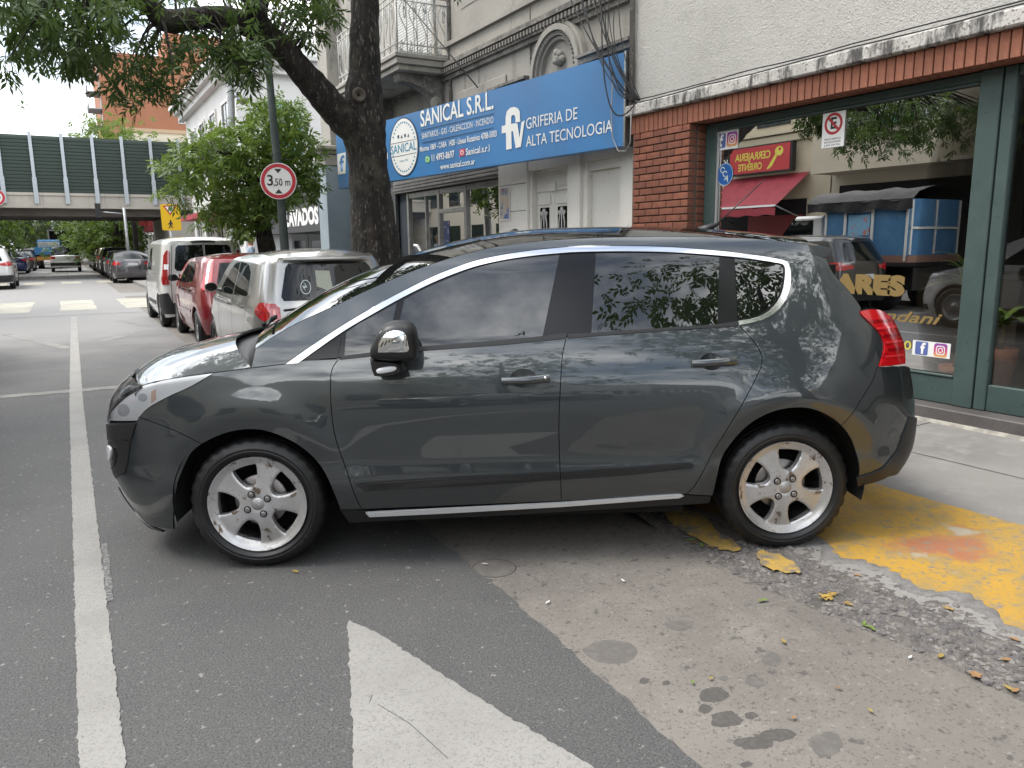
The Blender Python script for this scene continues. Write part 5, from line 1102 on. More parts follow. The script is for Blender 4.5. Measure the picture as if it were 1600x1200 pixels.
panel(hs, J(seam_r, arch_r[iR:], uz([(1386, 743)]), [(hs.umax-.28, .31), (hs.umax, .30), (hs.umax, .74)], uz([(1413, 571)])), PAINT, 'rear_bumper', car, join=True)
# ---- lamps
panel(hs, J(lamp_t, lamp_b[1:], uz([(190, 658.5)])), LENS, 'headlight', car, off=-.004, res=.025, fold=0)
panel(hs, J(lamp_t, lamp_b[1:], uz([(190, 658.5)])), glass('lamp_glass', (.98, .985, .99), 1.45, 1.0), 'lamp_cover', car, off=.004, res=.025, fold=0)
panel(hs, J(uz([(163, 655), (175.5, 634), (193, 618), (221, 603)]), uz([(222, 606), (196, 621), (179, 637), (168, 655)])), BGLOSS, 'lamp_trim', car, off=-.001, gap=0, res=.02, fold=.004)
hl = [o for o in car.children if o.name.startswith('headlight')]
panel(hs, J(cv([(1346, 484.5), (1360, 482.5), (1377, 485.5), (1397, 503.5), (1408, 527), (1411.7, 547), (1412.7, 568.5)]), uz([(1372, 573)]), tail_in[1:]), REDL, 'tail_light', car, off=.008, res=.02)
for (a, b_, c_) in (((192, 641), 9, 10), ((222, 621), 7, 6.5)):       # projector bowls behind the lens
    th = np.linspace(0, 2*math.pi, 18)[:-1]
    panel(hs, uz([(a[0]+b_*math.cos(t), a[1]+c_*math.sin(t)) for t in th]), mat('lamp_bowl', (.60, .61, .64), .10, .35), 'lamp_bowl', hl[0], off=-.001, gap=0, res=.015, sides='R')
panel(hs, uz([(236, 612), (243, 608), (243, 624), (236, 630)]), mat('amber_lens', (.62, .42, .34), .1, coat=1.), 'indicator', hl[0], off=-.001, gap=0, res=.02, sides='R')
# ---- black trim of the bumpers
panel(hs, J([(0, .66)], uz([(157, 660), (214, 660.5), (206, 686), (157, 687)]), [(0, .56)]), BPLAST, 'bumper_insert', car, off=.006, join=True, gap=.001)
panel(hs, J([(0, .55)], uz([(157, 688.5), (204.5, 688), (202, 711), (196, 738), (182, 748), (158, 738)]), [(0, .36)]), BPLAST, 'lower_grille', car, off=.004, join=True, gap=.001)
panel(hs, J([(0, .27)], uz([(158, 771), (172, 782), (194, 809), (235, 822)]), [(hs.u_at(-.55), .15), (0, .15)]), BPLAST, 'front_lip', car, off=.006, join=True, gap=.001)
th = np.linspace(0, 2*math.pi, 21)[:-1]
panel(hs, uz([(171+13*math.cos(t), 712+20*math.sin(t)) for t in th]), BGLOSS, 'fog_recess', car, off=.007, gap=0, res=.02)
panel(hs, uz([(170+7*math.cos(t), 708+13*math.sin(t)) for t in th]), LENS, 'fog_light', car, off=.014, gap=0, res=.015)
panel(hs, J(uz([(1421, 651), (1412, 676), (1403, 702), (1380, 731), (1338, 747), (1338, 759), (1386, 744)]), [(hs.umax-.28, .30), (hs.umax, .29), (hs.umax, .48)]), BPLAST, 'rear_skirt', car, off=.010, join=True, gap=0)
# ---- sill, mouldings, chrome
panel(hs, J(uz([(530, 797), (566, 799), (877, 785.5), (1072, 774.5), (1112, 777), (1110, 787)]), uz([(800, 806), (545, 818)])), BPLAST, 'sill', car, off=-.012, gap=0)
panel(hs, uz([(572, 801), (700, 794.5), (877, 785.5), (1060, 772.5), (1068, 774), (1060, 777.5), (877, 791), (700, 801), (578, 807)]), mat('bright_trim', (.72, .73, .74), .28, .35), 'sill_strip', car, off=.012, gap=0, res=.02)
MOUL = mat('moulding_black', (.008, .008, .009), .22, spec=.6)
panel(hs, uz([(557, 757), (600, 752.5), (740, 743.5), (873, 735.5), (875, 748), (740, 757), (570, 766)]), MOUL, 'door_moulding', car, off=.020, gap=0, res=.03)
panel(hs, uz([(877.5, 735.5), (980, 728), (1076, 721), (1083, 724), (1078, 730), (980, 741), (877.5, 748)]), MOUL, 'door_moulding', car, off=.020, gap=0, res=.03)
panel(hs, J(chr_o, chr_i[::-1]), CHROME, 'window_chrome', car, off=.005, gap=.0005, res=.02, fold=.01)
panel(hs, J(qtr_o, qtr_i[::-1]), CHROME, 'quarter_chrome', car, off=.005, gap=.0005, res=.02, fold=.01)
panel(hs, J(chr_i, qtr_i[1:], uz([(1154, 507), (1050, 513.5), (924, 523.5), (885, 526.5), (783, 536), (650, 546), (537, 558), (500, 562), (466, 567)])), BGLOSS, 'window_surround', car, off=-.006, gap=0)
# ---- glass
gA = uz([(541, 520), (560, 506), (590, 490), (620, 473), (611, 515), (606, 549), (538, 556)])
gB = J(cv([(632, 468), (660, 453), (686, 441.5), (740, 420), (785, 409), (832, 402), (874, 398.5)]), uz([(848, 525), (783, 532), (650, 543), (614, 547)]))
gC = J(cv([(931, 396), (1000, 395.5), (1060, 397), (1124, 402)]), uz([(1121, 506.5), (1020, 513.5), (924, 520.5)]))
gD = J(uz([(1148, 404)]), cv([(1190, 409.5), (1217, 414), (1222.5, 417), (1223.5, 427), (1219.5, 453), (1210, 471), (1193, 486.5), (1174, 494), (1154, 498.5)]))
for nm, g_ in (('quarter_glass', gA), ('door_glass', gB), ('door_glass', gC), ('quarter_glass', gD)):
    panel(hs, g_, TINT, nm, car, off=-.002, gap=0, fold=.003)
panel(hs, uz([(474, 561.5), (500, 545), (528, 527), (533, 527), (527, 559.5)]), BGLOSS, 'sail_panel', car, off=-.002, gap=0)
panel(hs, J(uz([(531, 561.5), (650, 548.5), (783, 538.5), (884, 528.5), (884, 520), (848, 525), (783, 531), (650, 541.5), (536, 555.5)])), BPLAST, 'belt_seal', car, off=.006, gap=0, res=.025, fold=.01)
panel(hs, uz([(887, 528.3), (924, 525), (1050, 515.3), (1153, 508.8), (1152, 501.5), (1121, 506), (1020, 513), (924, 519.5), (888, 521.5)]), BPLAST, 'belt_seal', car, off=.006, gap=0, res=.025, fold=.01)
# ---- bonnet, windscreen, roof, tailgate
E3 = lambda pts: hs.P(*uz(pts).T)
hood_e = E3([(222, 602), (236, 597.6), (250, 594.5), (288, 588), (336, 581.5), (370, 577.5), (392, 574)])
hood_e[:, 1] = np.maximum.accumulate(hood_e[:, 1])
hood_c = [(-.84, 0, .868), (-.77, 0, .932), (-.67, 0, .984), (-.55, 0, 1.018), (-.44, 0, 1.046), (-.34, 0, 1.066), (-.24, 0, 1.084)]
patch(hood_e, hood_c, PAINT, 'bonnet', car, 40, 41, p=2.6)
ws_e = hs.P(*rail_t[:int(5*9)+1].T); ws_e = ws_e[::5]
ws_c = [(-.06, 0, 1.135), (.10, 0, 1.232), (.27, 0, 1.327), (.49, 0, 1.424), (.71, 0, 1.502), (.93, 0, 1.562), (1.06, 0, 1.590)]
o = patch(ws_e, ws_c, TINT, 'windscreen', car, 30, 31, p=2.2)
rf_e = hs.P(*rail_t[45:].T)[::5]
rf_c = [(1.065, 0, 1.591), (1.25, 0, 1.618), (1.45, 0, 1.635), (1.8, 0, 1.641), (2.1, 0, 1.636), (2.4, 0, 1.619), (2.65, 0, 1.597), (2.9, 0, 1.565)]
patch(rf_e, rf_c, mat('roof_glass', (.006, .007, .008), .03, spec=.9, ior=1.7), 'panoramic_roof', car, 30, 31, p=2.4)
# painted nose under the bonnet's front edge
def row_of(e, c, p, ins=.004):
    t = np.linspace(-1, 1, 25)*(1-ins); return np.stack([e[0]+(c[0]-e[0])*(1-t*t), e[1]*t, e[2]+(c[2]-e[2])*(1-np.abs(t)**p)], 1)
fr_ = row_of(hood_e[0], hood_c[0], 2.6, 0.); lowr = []
for q in fr_:
    uu = np.linspace(0, hs.umax*.4, 300); pp_ = hs.P(uu, q[2]-.075); lowr.append((pp_[np.argmin(np.abs(pp_[:, 1]-abs(q[1])))]-np.array([-.012, 0, 0]))*np.array([1, 1 if q[1] >= 0 else -1, 1]))
fr2 = fr_.copy(); fr2[:, 2] -= .006; fr2[:, 0] += .004; b = MB(); b.grid([fr2, (fr2+np.array(lowr))/2+np.array([-.010, 0, .004]), lowr], True); b.build('nose_panel', PAINT, car, fixn=True)
# cowl with wipers: black tray between the bonnet's rear edge and the glass
ra, rb = row_of(hood_e[-1], hood_c[-1], 2.6), row_of(ws_e[0], ws_c[0], 2.2)
mid_ = ra*.5+rb*.5; mid_[:, 2] -= .045; ra2 = ra.copy(); ra2[:, 2] -= .035; ra2[:, 0] -= .02
b = MB(); b.grid([ra2, ra*.75+rb*.25-np.array([0, 0, .05]), mid_, rb-np.array([0, 0, .004])], True); b.build('cowl', BPLAST, car)
for ys, ye in ((.60, -.02), (-.02, -.60)):
    gi = lambda y: np.interp(y, rb[:, 1], rb[:, 0]); gj = lambda y: np.interp(y, rb[:, 1], rb[:, 2])
    b = MB(); b.tube([(gi(y)+.05*k, y, gj(y)+.035+.03*k) for y, k in ((ys, 0), ((ys+ye)/2, .6), (ye, 1.))], .008, 6); b.tube([(gi(ys), ys, gj(ys)+.03), (gi(ys)-.08, ys, gj(ys)-.02)], .014, 6); b.build('wiper', BPLAST, car)
# tailgate: glass above, painted door below, spoiler on top
hg_e = hs.P(*hatch_e.T)[::3]; hg_c = [(hg_e[0][0]+.04, 0, hg_e[0][2]+.02)]+[(p[0]+.10, 0, p[2]+.0) for p in hg_e[1:]]
patch(hg_e, hg_c, TINT, 'rear_window', car, 16, 21, up=False)
tg_e = [hg_e[-1]]+[hs.P(*q) for q in uz([(1347, 494), (1370, 517), (1380, 545), (1372, 573)])]
tg_c = [(hg_c[-1][0]+.005, 0, hg_c[-1][2])]+[(p[0]+.10-.004*i, 0, p[2]) for i, p in enumerate(tg_e[1:])]
patch(tg_e, tg_c, PAINT, 'tailgate', car, 14, 21, up=False)
sp0 = hs.P(*uz([(1264, 383), (1289, 402)]).T)
b = MB(); xs0, zs0 = sp0[0][0], sp0[0][2]; xs1, zs1 = sp0[1][0], sp0[1][2]; ys0 = sp0[0][1]
rows = []
for t in np.linspace(-1, 1, 21):
    yy = ys0*t; k = 1-t*t*.35
    top = [(xs0-.03, zs0+.004+.045*(1-t*t)), (xs0+.05, zs0-.002+.045*(1-t*t)), (xs1+.012+.05*k, zs0-.018+.030*(1-t*t)), (xs1+.014+.05*k, zs0-.030+.03*(1-t*t)), (xs1+.0+.03*k, zs1+.004), (xs1-.02, zs1-.006)]
    rows.append([(x, yy, z) for x, z in top])
b.grid(rows, True); b.prism([(p[0], p[2]) for p in rows[0]], 1, -ys0, -ys0+.004); b.prism([(p[0], p[2]) for p in rows[-1]], 1, ys0-.004, ys0)
b.build('roof_spoiler', PAINT, car, fixn=True)
# antenna
b = MB(); an = np.array([2.47, .12, 1.62]); b.tube([an+(-.05, 0, -.01), an+(.02, 0, .012), an+(.07, 0, .03)], [.025, .02, .008], 8); b.tube([an+(.05, 0, .02), an+(.34, 0, .285)], [.0045, .003], 6); b.build('antenna', BPLAST, car)
# ---- door handles
for (x0, y0), (x1, y1), (cx, cy), rr_ in (((783.5, 594), (858, 590), (818, 591), (21, 15)), ((1080, 567), (1149.5, 562), (1112, 565), (18.5, 13.5))):
    th = np.linspace(0, 2*math.pi, 25)[:-1]
    dish = uz([(cx+rr_[0]*math.cos(t), cy+rr_[1]*math.sin(t)) for t in th])
    dc = dish.mean(0); rad = np.abs(dish-dc).max()
    def bow(V2, P, N, dc=dc, dish=dish):
        r = np.clip(np.linalg.norm((V2-dc)/np.array([np.abs(dish[:, 0]-dc[0]).max(), np.abs(dish[:, 1]-dc[1]).max()]), axis=1), 0, 1)
        e = .028*(1-r**2)
        Nn = N.copy(); sl_ = .028*2/rad*.75
        Nn[:, 0] += 0; q = (V2-dc)/rad*sl_
        Nn = N.copy(); Nn[:, 0] -= q[:, 0]; Nn[:, 2] -= q[:, 1]; Nn /= np.linalg.norm(Nn, axis=1, keepdims=True)
        return P-N*0+N*.0015-N*0, Nn
    for ob in panel(hs, dish, PAINT, 'handle_dish', car, off=.001, gap=0, res=.012, fold=0, bow=bow): pass
    a, c = uz([(x0, y0)])[0], uz([(x1, y1)])[0]
    rows = []
    for t in np.linspace(0, 1, 15):
        u_, z_ = a+(c-a)*t; lift = .012+.020*math.sin(math.pi*min(max(t, .02), .98))**.6; hh = .016+.004*t
        ring = []
        for q in np.linspace(0, 2*math.pi, 11)[:-1]:
            ring.append(hs.P(u_, z_+hh*math.sin(q), lift+.011*math.cos(q)))
        rows.append(ring+[ring[0]])
    for sgn in (1, -1):
        b = MB(); Rw = np.array(rows)*np.array([1, sgn, 1]); b.grid(Rw, True); b.add(Rw[0, :-1], [tuple(range(10))]); b.add(Rw[-1, :-1], [tuple(range(10))])
        b.build('door_handle', mat('handle_paint', (.030, .034, .036), .22, .4, coat=1.), car, fixn=True)
kx = hs.P(*uz([(851, 588.5)])[0], .035)
b = MB(); b.lathe([(.001, -.006), (.007, -.005), (.008, 0)], 12, 'y', (kx[0], -kx[1]-.004, kx[2])); b.build('key_lock', CHROME, car)
# ---- mirrors
def carplane(px, y):
    O = np.array([HX, HY, 0.]); r = []
    for q in px:
        d = ray(*q); t = (y-np.dot(CC-O, he2))/np.dot(d, he2); P = CC+t*d-O; r.append((P @ hE1, P @ hE3))
    return np.array(r)
def mirror(sg):
    bx, by, bz = hs.P(*uz([(604, 556)])[0]); ym = by+.20
    O_ = cr_spline(carplane([(577, 551), (580, 538), (588, 520), (600, 508), (614, 503.5), (630, 503.5), (642, 508), (649.5, 520), (652, 540), (651.5, 556), (647, 563), (615, 565), (582, 562)], ym), 4, True); c_ = O_.mean(0)
    ys_, ss_ = [.03, .09, .15, .19, .215, .232, .243, .248], [.86, .98, 1, .98, .92, .82, .62, .30]
    rows = [[(c_[0]+(p[0]-c_[0])*k, sg*(by+y), c_[1]+(p[1]-c_[1])*k) for p in np.vstack([O_, O_[:1]])] for y, k in zip(ys_, ss_)]
    b = MB(); b.grid(rows, True); n = len(O_); b.add(rows[-1][:-1], [tuple(range(n))]); b.add(rows[0][:-1], [tuple(range(n))]); hsn = b.build('mirror', BPLAST, car, fixn=True)
    ch = cr_spline(carplane([(586, 541), (591, 524), (598, 516), (615, 515.5), (628, 517), (635, 524), (637.5, 536), (637, 548.5), (610, 549.5), (587, 549.5)], ym+.03), 4, True)
    V2, T = fill(resample(ch, .012), .012); ang = np.arctan2(V2[:, 1]-c_[1], V2[:, 0]-c_[0]); ao = np.arctan2(O_[:, 1]-c_[1], O_[:, 0]-c_[0]); ro = np.linalg.norm(O_-c_, axis=1); od = np.argsort(ao)
    rho = np.linalg.norm(V2-c_, axis=1)/np.interp(ang, ao[od], ro[od], period=2*math.pi); yy = np.interp(rho, ss_[::-1][:6], ys_[::-1][:6])
    yy = .252-.034*(rho/.9)**2.6+.004
    b = MB(); b.add([(p[0], sg*(by+y), p[1]) for p, y in zip(V2, yy)], T, True); b.build('mirror_cap', CHROME, hsn, fixn=True)
    F_ = carplane([(577, 562), (580, 578), (584, 588), (597, 589.5), (615, 587), (632, 581), (625, 566), (600, 562)], ym-.03); cf = F_.mean(0)
    rows = [[(cf[0]+(p[0]-cf[0])*k, sg*(by+y), cf[1]+(p[1]-cf[1])*k) for p in np.vstack([F_, F_[:1]])] for y, k in ((-.01, .9), (.08, 1), (.15, 1), (.175, .93), (.185, .8))]
    b = MB(); b.grid(rows, True); b.add(rows[-1][:-1], [tuple(range(len(F_)))]); b.build('mirror_foot', BPLAST, hsn, fixn=True)
    L_ = cr_spline(carplane([(588, 579), (594, 575), (610, 572.5), (618, 573.5), (619, 577), (612, 581), (592, 584)], ym-.01), 3, True)
    b = MB(); b.add([(p[0], sg*(by+.187), p[1]) for p in L_]+[(p[0]*.7+L_[:, 0].mean()*.3, sg*(by+.193), p[1]*.7+L_[:, 1].mean()*.3) for p in L_], [(i, (i+1) % len(L_), len(L_)+(i+1) % len(L_), len(L_)+i) for i in range(len(L_))]+[tuple(range(len(L_), 2*len(L_)))], True); b.build('puddle_lamp', LENS, hsn, fixn=True)
mirror(1); mirror(-1)
# ---- hollow behind the gaps, wheel housings, underbody
b = MB()
for (a, c) in (((.50, -.76, .19), (2.12, .76, 1.00)), ((-.60, -.50, .22), (.55, .50, .78)), ((2.0, -.56, .22), (3.05, .56, .95)), ((.80, -.55, .95), (2.95, .55, 1.42)), ((-.55, -.66, .70), (.7, .66, .92))): b.box(a, c)
b.build('underbody', BLACK, car)
for cx in (0, WB):
    for sg in (1, -1):
        b = MB(); G = [[(cx+.40*math.cos(t), sg*y, .345+.395*math.sin(t)) for t in np.linspace(-.24, math.pi+.24, 25)] for y in (.60, .865)]
        b.grid(G, True); b.add([(cx+.40*math.cos(t), sg*.60, .345+.395*math.sin(t)) for t in np.linspace(-.24, math.pi+.24, 25)], [tuple(range(25))]); b.build('wheel_housing', BLACK, car)
HOLE = [(.092, -.15), (.103, -.26), (.128, -.325), (.155, -.34), (.183, -.325), (.197, -.30), (.1975, -.27), (.195, 0), (.1975, .27), (.197, .30), (.183, .325), (.155, .34), (.128, .325), (.103, .26), (.092, .15), (.088, 0)]
for cx, rot in ((0, .30), (WB, -.12)):
    for sg in (1, -1):
        wheel(car, (cx, sg*.755, .328), .328, .225, .238, WM, sg, HOLE, 5, rot)
# raised size marking on the tyre walls
def tyre_text(txt, a0, rad, yf, hgt):
    b = MB(); 
    for i, ch_ in enumerate(txt):
        if ch_ == ' ': continue
        me = text_mesh(ch_, hgt, .01); a = a0-i*hgt*.78/rad; c_, s_ = math.cos(a), math.sin(a)
        b.add([(rad*c_+v.co.x*s_+v.co.y*c_, yf, rad*s_-v.co.x*c_+v.co.y*s_) for v in me.vertices], [tuple(p.vertices) for p in me.polygons])
    return b
SIDEW = mat('sidewall_print', (.030, .030, .031), .5)
for wq_ in [o for o in car.children if o.name.startswith('wheel') and not o.name.startswith('wheel_')]:
    for a0 in (1.05, 4.2):
        o = tyre_text('225/50 R17', a0, .283, .1165, .022).build('sidewall_marking', SIDEW); o.parent = wq_; o['kind'] = 'stuff'
# ribs inside the tail lamps
tl0 = [o for o in car.children if o.name.startswith('tail_light')]
for k in range(6):
    v0 = 500+k*11; xl, xr = np.interp(v0, [493, 517, 530, 545, 573], [1352, 1374, 1382, 1384, 1377]), np.interp(v0, [485, 503, 527, 547, 568], [1374, 1394, 1405, 1408.5, 1409.5])
    panel(hs, uz([(xl, v0), (xr, v0-3), (xr, v0+.5), (xl, v0+3.5)]), mat('lamp_rib', (.62, .03, .035) , .1, coat=1.) if k % 2 else mat('lamp_rib_dark', (.25, .004, .006), .1, coat=1.), 'lamp_rib', tl0[0], off=.0115, gap=0, res=.02, fold=.002, sides='R')
# licence plate at the front
b = MB(); b.box((-.935, -.26, .42), (-.925, .26, .53)); b.build('number_plate', mat('plate', (.7, .7, .7), .4), car)
car.rotation_euler = Matrix([[hE1[i], -he2[i], hE3[i]] for i in range(3)]).to_euler(); car.location = (HX, HY, 0.0)
def road_dust(m):
    '''dry road film on the lowest part of the bodywork'''
    t = m.node_tree; p_ = t.nodes['Principled BSDF']; src = p_.inputs['Base Color'].links[0].from_socket; tcn = nd(t, 'ShaderNodeTexCoord'); sp = nd(t, 'ShaderNodeSeparateXYZ'); t.links.new(tcn.outputs['Object'], sp.inputs[0])
    n = nd(t, 'ShaderNodeTexNoise'); n.inputs['Scale'].default_value = 5; n.inputs['Detail'].default_value = 7; t.links.new(tcn.outputs['Object'], n.inputs['Vector'])
    mr = nd(t, 'ShaderNodeMapRange'); mr.inputs[1].default_value = .62; mr.inputs[2].default_value = .22; mr.inputs[4].default_value = .38; t.links.new(sp.outputs[2], mr.inputs[0])
    mu = nd(t, 'ShaderNodeMath', operation='MULTIPLY'); t.links.new(n.outputs[0], mu.inputs[0]); t.links.new(mr.outputs[0], mu.inputs[1])
    mxx = nd(t, 'ShaderNodeMix', data_type='RGBA'); t.links.new(mu.outputs[0], mxx.inputs[0]); t.links.new(src, mxx.inputs[6]); mxx.inputs[7].default_value = (.10, .092, .08, 1); t.links.new(mxx.outputs[2], p_.inputs['Base Color'])
    iv = nd(t, 'ShaderNodeMath', operation='SUBTRACT'); iv.inputs[0].default_value = 1.0; t.links.new(mu.outputs[0], iv.inputs[1]); t.links.new(iv.outputs[0], p_.inputs['Coat Weight'])
road_dust(PAINT)
# ================================================================= other vehicles
def paint(name, c, metal=.4, rough=.32): return mat('paint_'+name, c, rough, metal, coat=1.)
CARGL = mat('car_glass', (.006, .008, .008), .0, spec=.5, ior=1.5)
GAPM = mat('panel_gap', (.006, .006, .006), .8)
PLATEM = mat('plate_white', (.62, .63, .64), .45)
RIMF = mat('plain_rim', (.38, .38, .39), .35, .8); STEELR = mat('steel_wheel', (.05, .05, .05), .5)
def plan_of(s):
    f, r, w_ = -s['fo'], s['wb']+s['ro'], s['hw']; rf, rr = s.get('rf', .55), s.get('rr', .35)
    return [(f, 0), (f+.01, w_*.35), (f+.06, w_*.62), (f+.20*rf/.55, w_*.82), (f+rf*.8, w_*.93), (f+rf*1.5, w_*.985), (s['wb']*.5, w_), (r-rr*1.8, w_*.99), (r-rr*.75, w_*.955), (r-rr*.28, w_*.86), (r-.05, w_*.66), (r-.01, w_*.36), (r, 0)]
def make_car(name, label, cat, s, PM, group=None, far=False):
    root = thing(name, label, cat, group=group); sed = s.get('sedan'); res = .09 if far else .06
    zr, zb_ = s['zr'], s['belt']; f, r = -s['fo'], s['wb']+s['ro']; tb = s.get('tb', .30)
    roof_d = tb*(zr-zb_)
    ds = Table([(.1, .10), (.25, .04), (.42, .0), (.7, 0), (zb_-.06, .012), (zb_, .03), (zb_+.08, .03+tb*.08), (zr-.08, .03+roof_d), (zr, .03+roof_d+.10)])
    df = Table([(.1, .12), (.25, .05), (.4, 0), (.55, 0), (.7, .04), (s['hf'], .12), (s['hf']+.3, .6)])
    if sed: dr_ = Table([(.1, .16), (.3, .05), (.45, 0), (.7, .01), (s['zh']-.06, .05), (s['zh']+.04, .10), (s['zh']+.3, .4)])
    else: dr_ = Table([(.1, .14), (.3, .04), (.45, 0), (.65, .0), (s['zh'], s.get('hl', .07)), (zr-.05, s['tail']), (zr, s['tail']+.06)])
    S = Surf(plan_of(s), ds, df, dr_, [(0, s['R'], s['R']+.11, .010, .05), (s['wb'], s['R'], s['R']+.11, .010, .05)], sep=True)
    U = S.u_at; um = S.umax; R = s['R']; ze = zr-.06
    top = [(0, s['hf']), (U(f+.2), s['hf']+.03), (U(f+.55), s['hf']+.08), (U(s['xc']), s['zc'])]
    ap = [(U(s['xc']+t*(s['rfx']-s['xc'])), s['zc']+(ze-s['zc'])*math.sin(t*math.pi/2)**.85) for t in np.linspace(0, 1, 8)]
    if sed:
        cp = [(U(s['rrx']+t*(s['xh']-s['rrx'])), s['zh']-.02+(ze-s['zh'])*(1-t**1.3)) for t in np.linspace(0, 1, 8)]
        roofe = [(U(x), ze) for x in np.linspace(s['rfx'], s['rrx'], 6)]; deck = [(U(s['xh']+.12), s['zh']-.02), (U(r-.35), s['zh']), (U(r-.12), s['zh']-.01), (um-.3, s['zh']-.02), (um, s['zh']-.02)]
        upper = top+ap[1:]+roofe[1:]+cp[1:]+deck
    else:
        roofe = [(U(x), ze+.035*math.sin(math.pi*(x-s['rfx'])/(r-s['rfx']))) for x in np.linspace(s['rfx'], r-.25, 8)]; upper = top+ap[1:]+roofe[1:]+[(um-s['hw']*.8, ze), (um-.3, ze), (um, ze)]
    def arch(cx, rr_): 
        z0 = s.get('clr', .20); a0 = math.asin(min(.95, (R-z0)/rr_)); return [(U(cx+rr_*math.cos(t)), R+rr_*math.sin(t)) for t in np.linspace(math.pi+a0, -a0, 15)]
    z0 = s.get('clr', .20)
    low = [(um, z0+.06), (um-.35, z0+.05)]+arch(s['wb'], R+.065)[::-1]+arch(0, R+.065)[::-1]+[(.35, z0+.03), (0, z0+.04)]
    panel(S, upper+low, PM, 'body', root, res=res, gap=0, join=True, fold=.02)
    Pt = lambda L: S.P(np.array([a for a, _ in L]), np.array([c for _, c in L]))
    te = Pt([top[0]]+top[1:]); te[0, 1] = .02; te = np.concatenate([[Pt([(.12, s['hf'])])[0]], te[1:]])
    patch(te, [(f+.04, 0, s['hf']+.01), (f+.3, 0, s['hf']+.085), (f+.62, 0, s['hf']+.14), (s['xc']-.16, 0, s['zc']+.05)], PM, 'bonnet', root, 14, 15, p=2.6)
    patch(Pt(ap), [(s['xc']-.18, 0, s['zc']+.03)]+[(s['xc']-.18+t*(s['rfx']-s['xc']+.06), 0, s['zc']+.03+(zr-.0-s['zc']-.03)*math.sin(t*math.pi/2)**.9) for t in np.linspace(.2, 1, 5)], CARGL, 'windscreen', root, 12, 15)
    if sed:
        re_ = Pt(roofe); patch(re_, [(s['rfx']-.12+t*(s['rrx']-s['rfx']+.24), 0, zr+.02*math.sin(math.pi*t)) for t in np.linspace(0, 1, 5)], PM, 'roof', root, 10, 15, p=2.6)
        patch(Pt(cp), [(s['rrx']+.12+t*(s['xh']-s['rrx']-.02), 0, s['zh']+.01+(zr-s['zh']-.01)*(1-t**1.25)) for t in np.linspace(0, 1, 6)], CARGL, 'rear_window', root, 12, 15)
        patch(Pt([cp[-1]]+deck[:-1]+[(um-.02, s['zh']-.02)]), [(s['xh']+.10, 0, s['zh']+.015), (s['xh']+.3, 0, s['zh']+.03), (r-.15, 0, s['zh']+.03), (r-.06, 0, s['zh']-.015)], PM, 'boot_lid', root, 10, 15, p=2.6)
    else:
        rt = Pt(roofe+[(um-s['hw']*.8, ze), (um-.25, ze)]); xe = S.P(um, ze)[0]
        patch(rt, [(s['rfx']-.10, 0, zr-.005), ((s['rfx']+xe)/2, 0, zr+.03), (xe-.25, 0, zr+.005), (xe-.0, 0, ze+.012)], PM, 'roof', root, 14, 17, p=2.6)
        rwp = s['rwin']; panel(S, [(um-a, c) for a, c in rwp], CARGL, 'rear_window', root, off=.005, res=res, gap=0, join=True, fold=.006)
    for w_ in s['win']: panel(S, [(U(a), c) for a, c in w_], CARGL, 'side_window', root, off=.004, res=res, gap=0, fold=.006)
    for nm, m_, pl, off in s.get('rear', ()): panel(S, [(um-a, c) for a, c in pl], m_, nm, root, off=off, res=.03, gap=0, fold=.012)
    for nm, m_, pl, off in s.get('rearj', ()): panel(S, [(um-a, c) for a, c in pl], m_, nm, root, off=off, res=.05, gap=0, fold=.012, join=True)
    for nm, m_, pl, off in s.get('side', ()): panel(S, [(U(a), c) for a, c in pl], m_, nm, root, off=off, res=.05, gap=0, fold=.01)
    for nm, m_, pl, off in s.get('front', ()): panel(S, pl, m_, nm, root, off=off, res=.05, gap=0, fold=.01)
    if not far:
        for ln in s.get('lines', ()):
            for (a, c), (a2, c2) in zip(ln[:-1], ln[1:]):
                d = np.array([U(a2)-U(a), c2-c]); n_ = np.array([-d[1], d[0]])/np.hypot(*d)*.004
                panel(S, [(U(a)-n_[0], c-n_[1]), (U(a2)-n_[0], c2-n_[1]), (U(a2)+n_[0], c2+n_[1]), (U(a)+n_[0], c+n_[1])], GAPM, 'panel_gap', root, off=.0025, res=.05, gap=0, fold=0)
        for a, c in s.get('handles', ()): panel(S, [(U(a-.09), c-.014), (U(a+.09), c-.010), (U(a+.09), c+.016), (U(a-.09), c+.014)], s.get('handle_m', PM), 'door_handle', root, off=.03, res=.03, gap=0, fold=.03)
    wy = s['hw']-.105; WMs = dict(WM, rim=s.get('rim', RIMF))
    for cx in (0, s['wb']):
        for sd_ in (1, -1): wheel(root, (cx, sd_*wy, R), R, .19, R*.68, WMs, sd_, far=True)
    if s.get('mirror', True):
        for sd_ in (1, -1):
            p = S.P(U(s['xc']+.25), zb_+.06); b = MB(); rows = []
            for t in np.linspace(0, 1, 6):
                k = math.sqrt(1-(1-t)**2*.96); rows.append([(p[0]-.07+.12*t, sd_*(p[1]+.11+.085*k*math.cos(a)), p[2]+.03+.062*k*math.sin(a)) for a in np.linspace(0, 2*math.pi, 13)])
            b.grid(rows, True); b.add(rows[-1][:-1], [tuple(range(12))]); b.tube([(p[0], sd_*(p[1]-.02), p[2]-.01), (p[0], sd_*(p[1]+.08), p[2]+.01)], .025, 6); mo_ = b.build('mirror', s.get('mirror_m', PM), root, fixn=True)
            ce_ = np.array(rows[-1][:-1]).mean(0); b = MB(); b.add([tuple(ce_+(np.array(q)-ce_)*.86+(.003, 0, 0)) for q in rows[-1][:-1]], [tuple(range(12))]); b.build('mirror_glass', CARGL, mo_)
    b = MB(); b.box((f+.3, -s['hw']*.70, z0+.02), (r-.3, s['hw']*.70, zb_-.12)); b.build('underbody', BLACK, root)
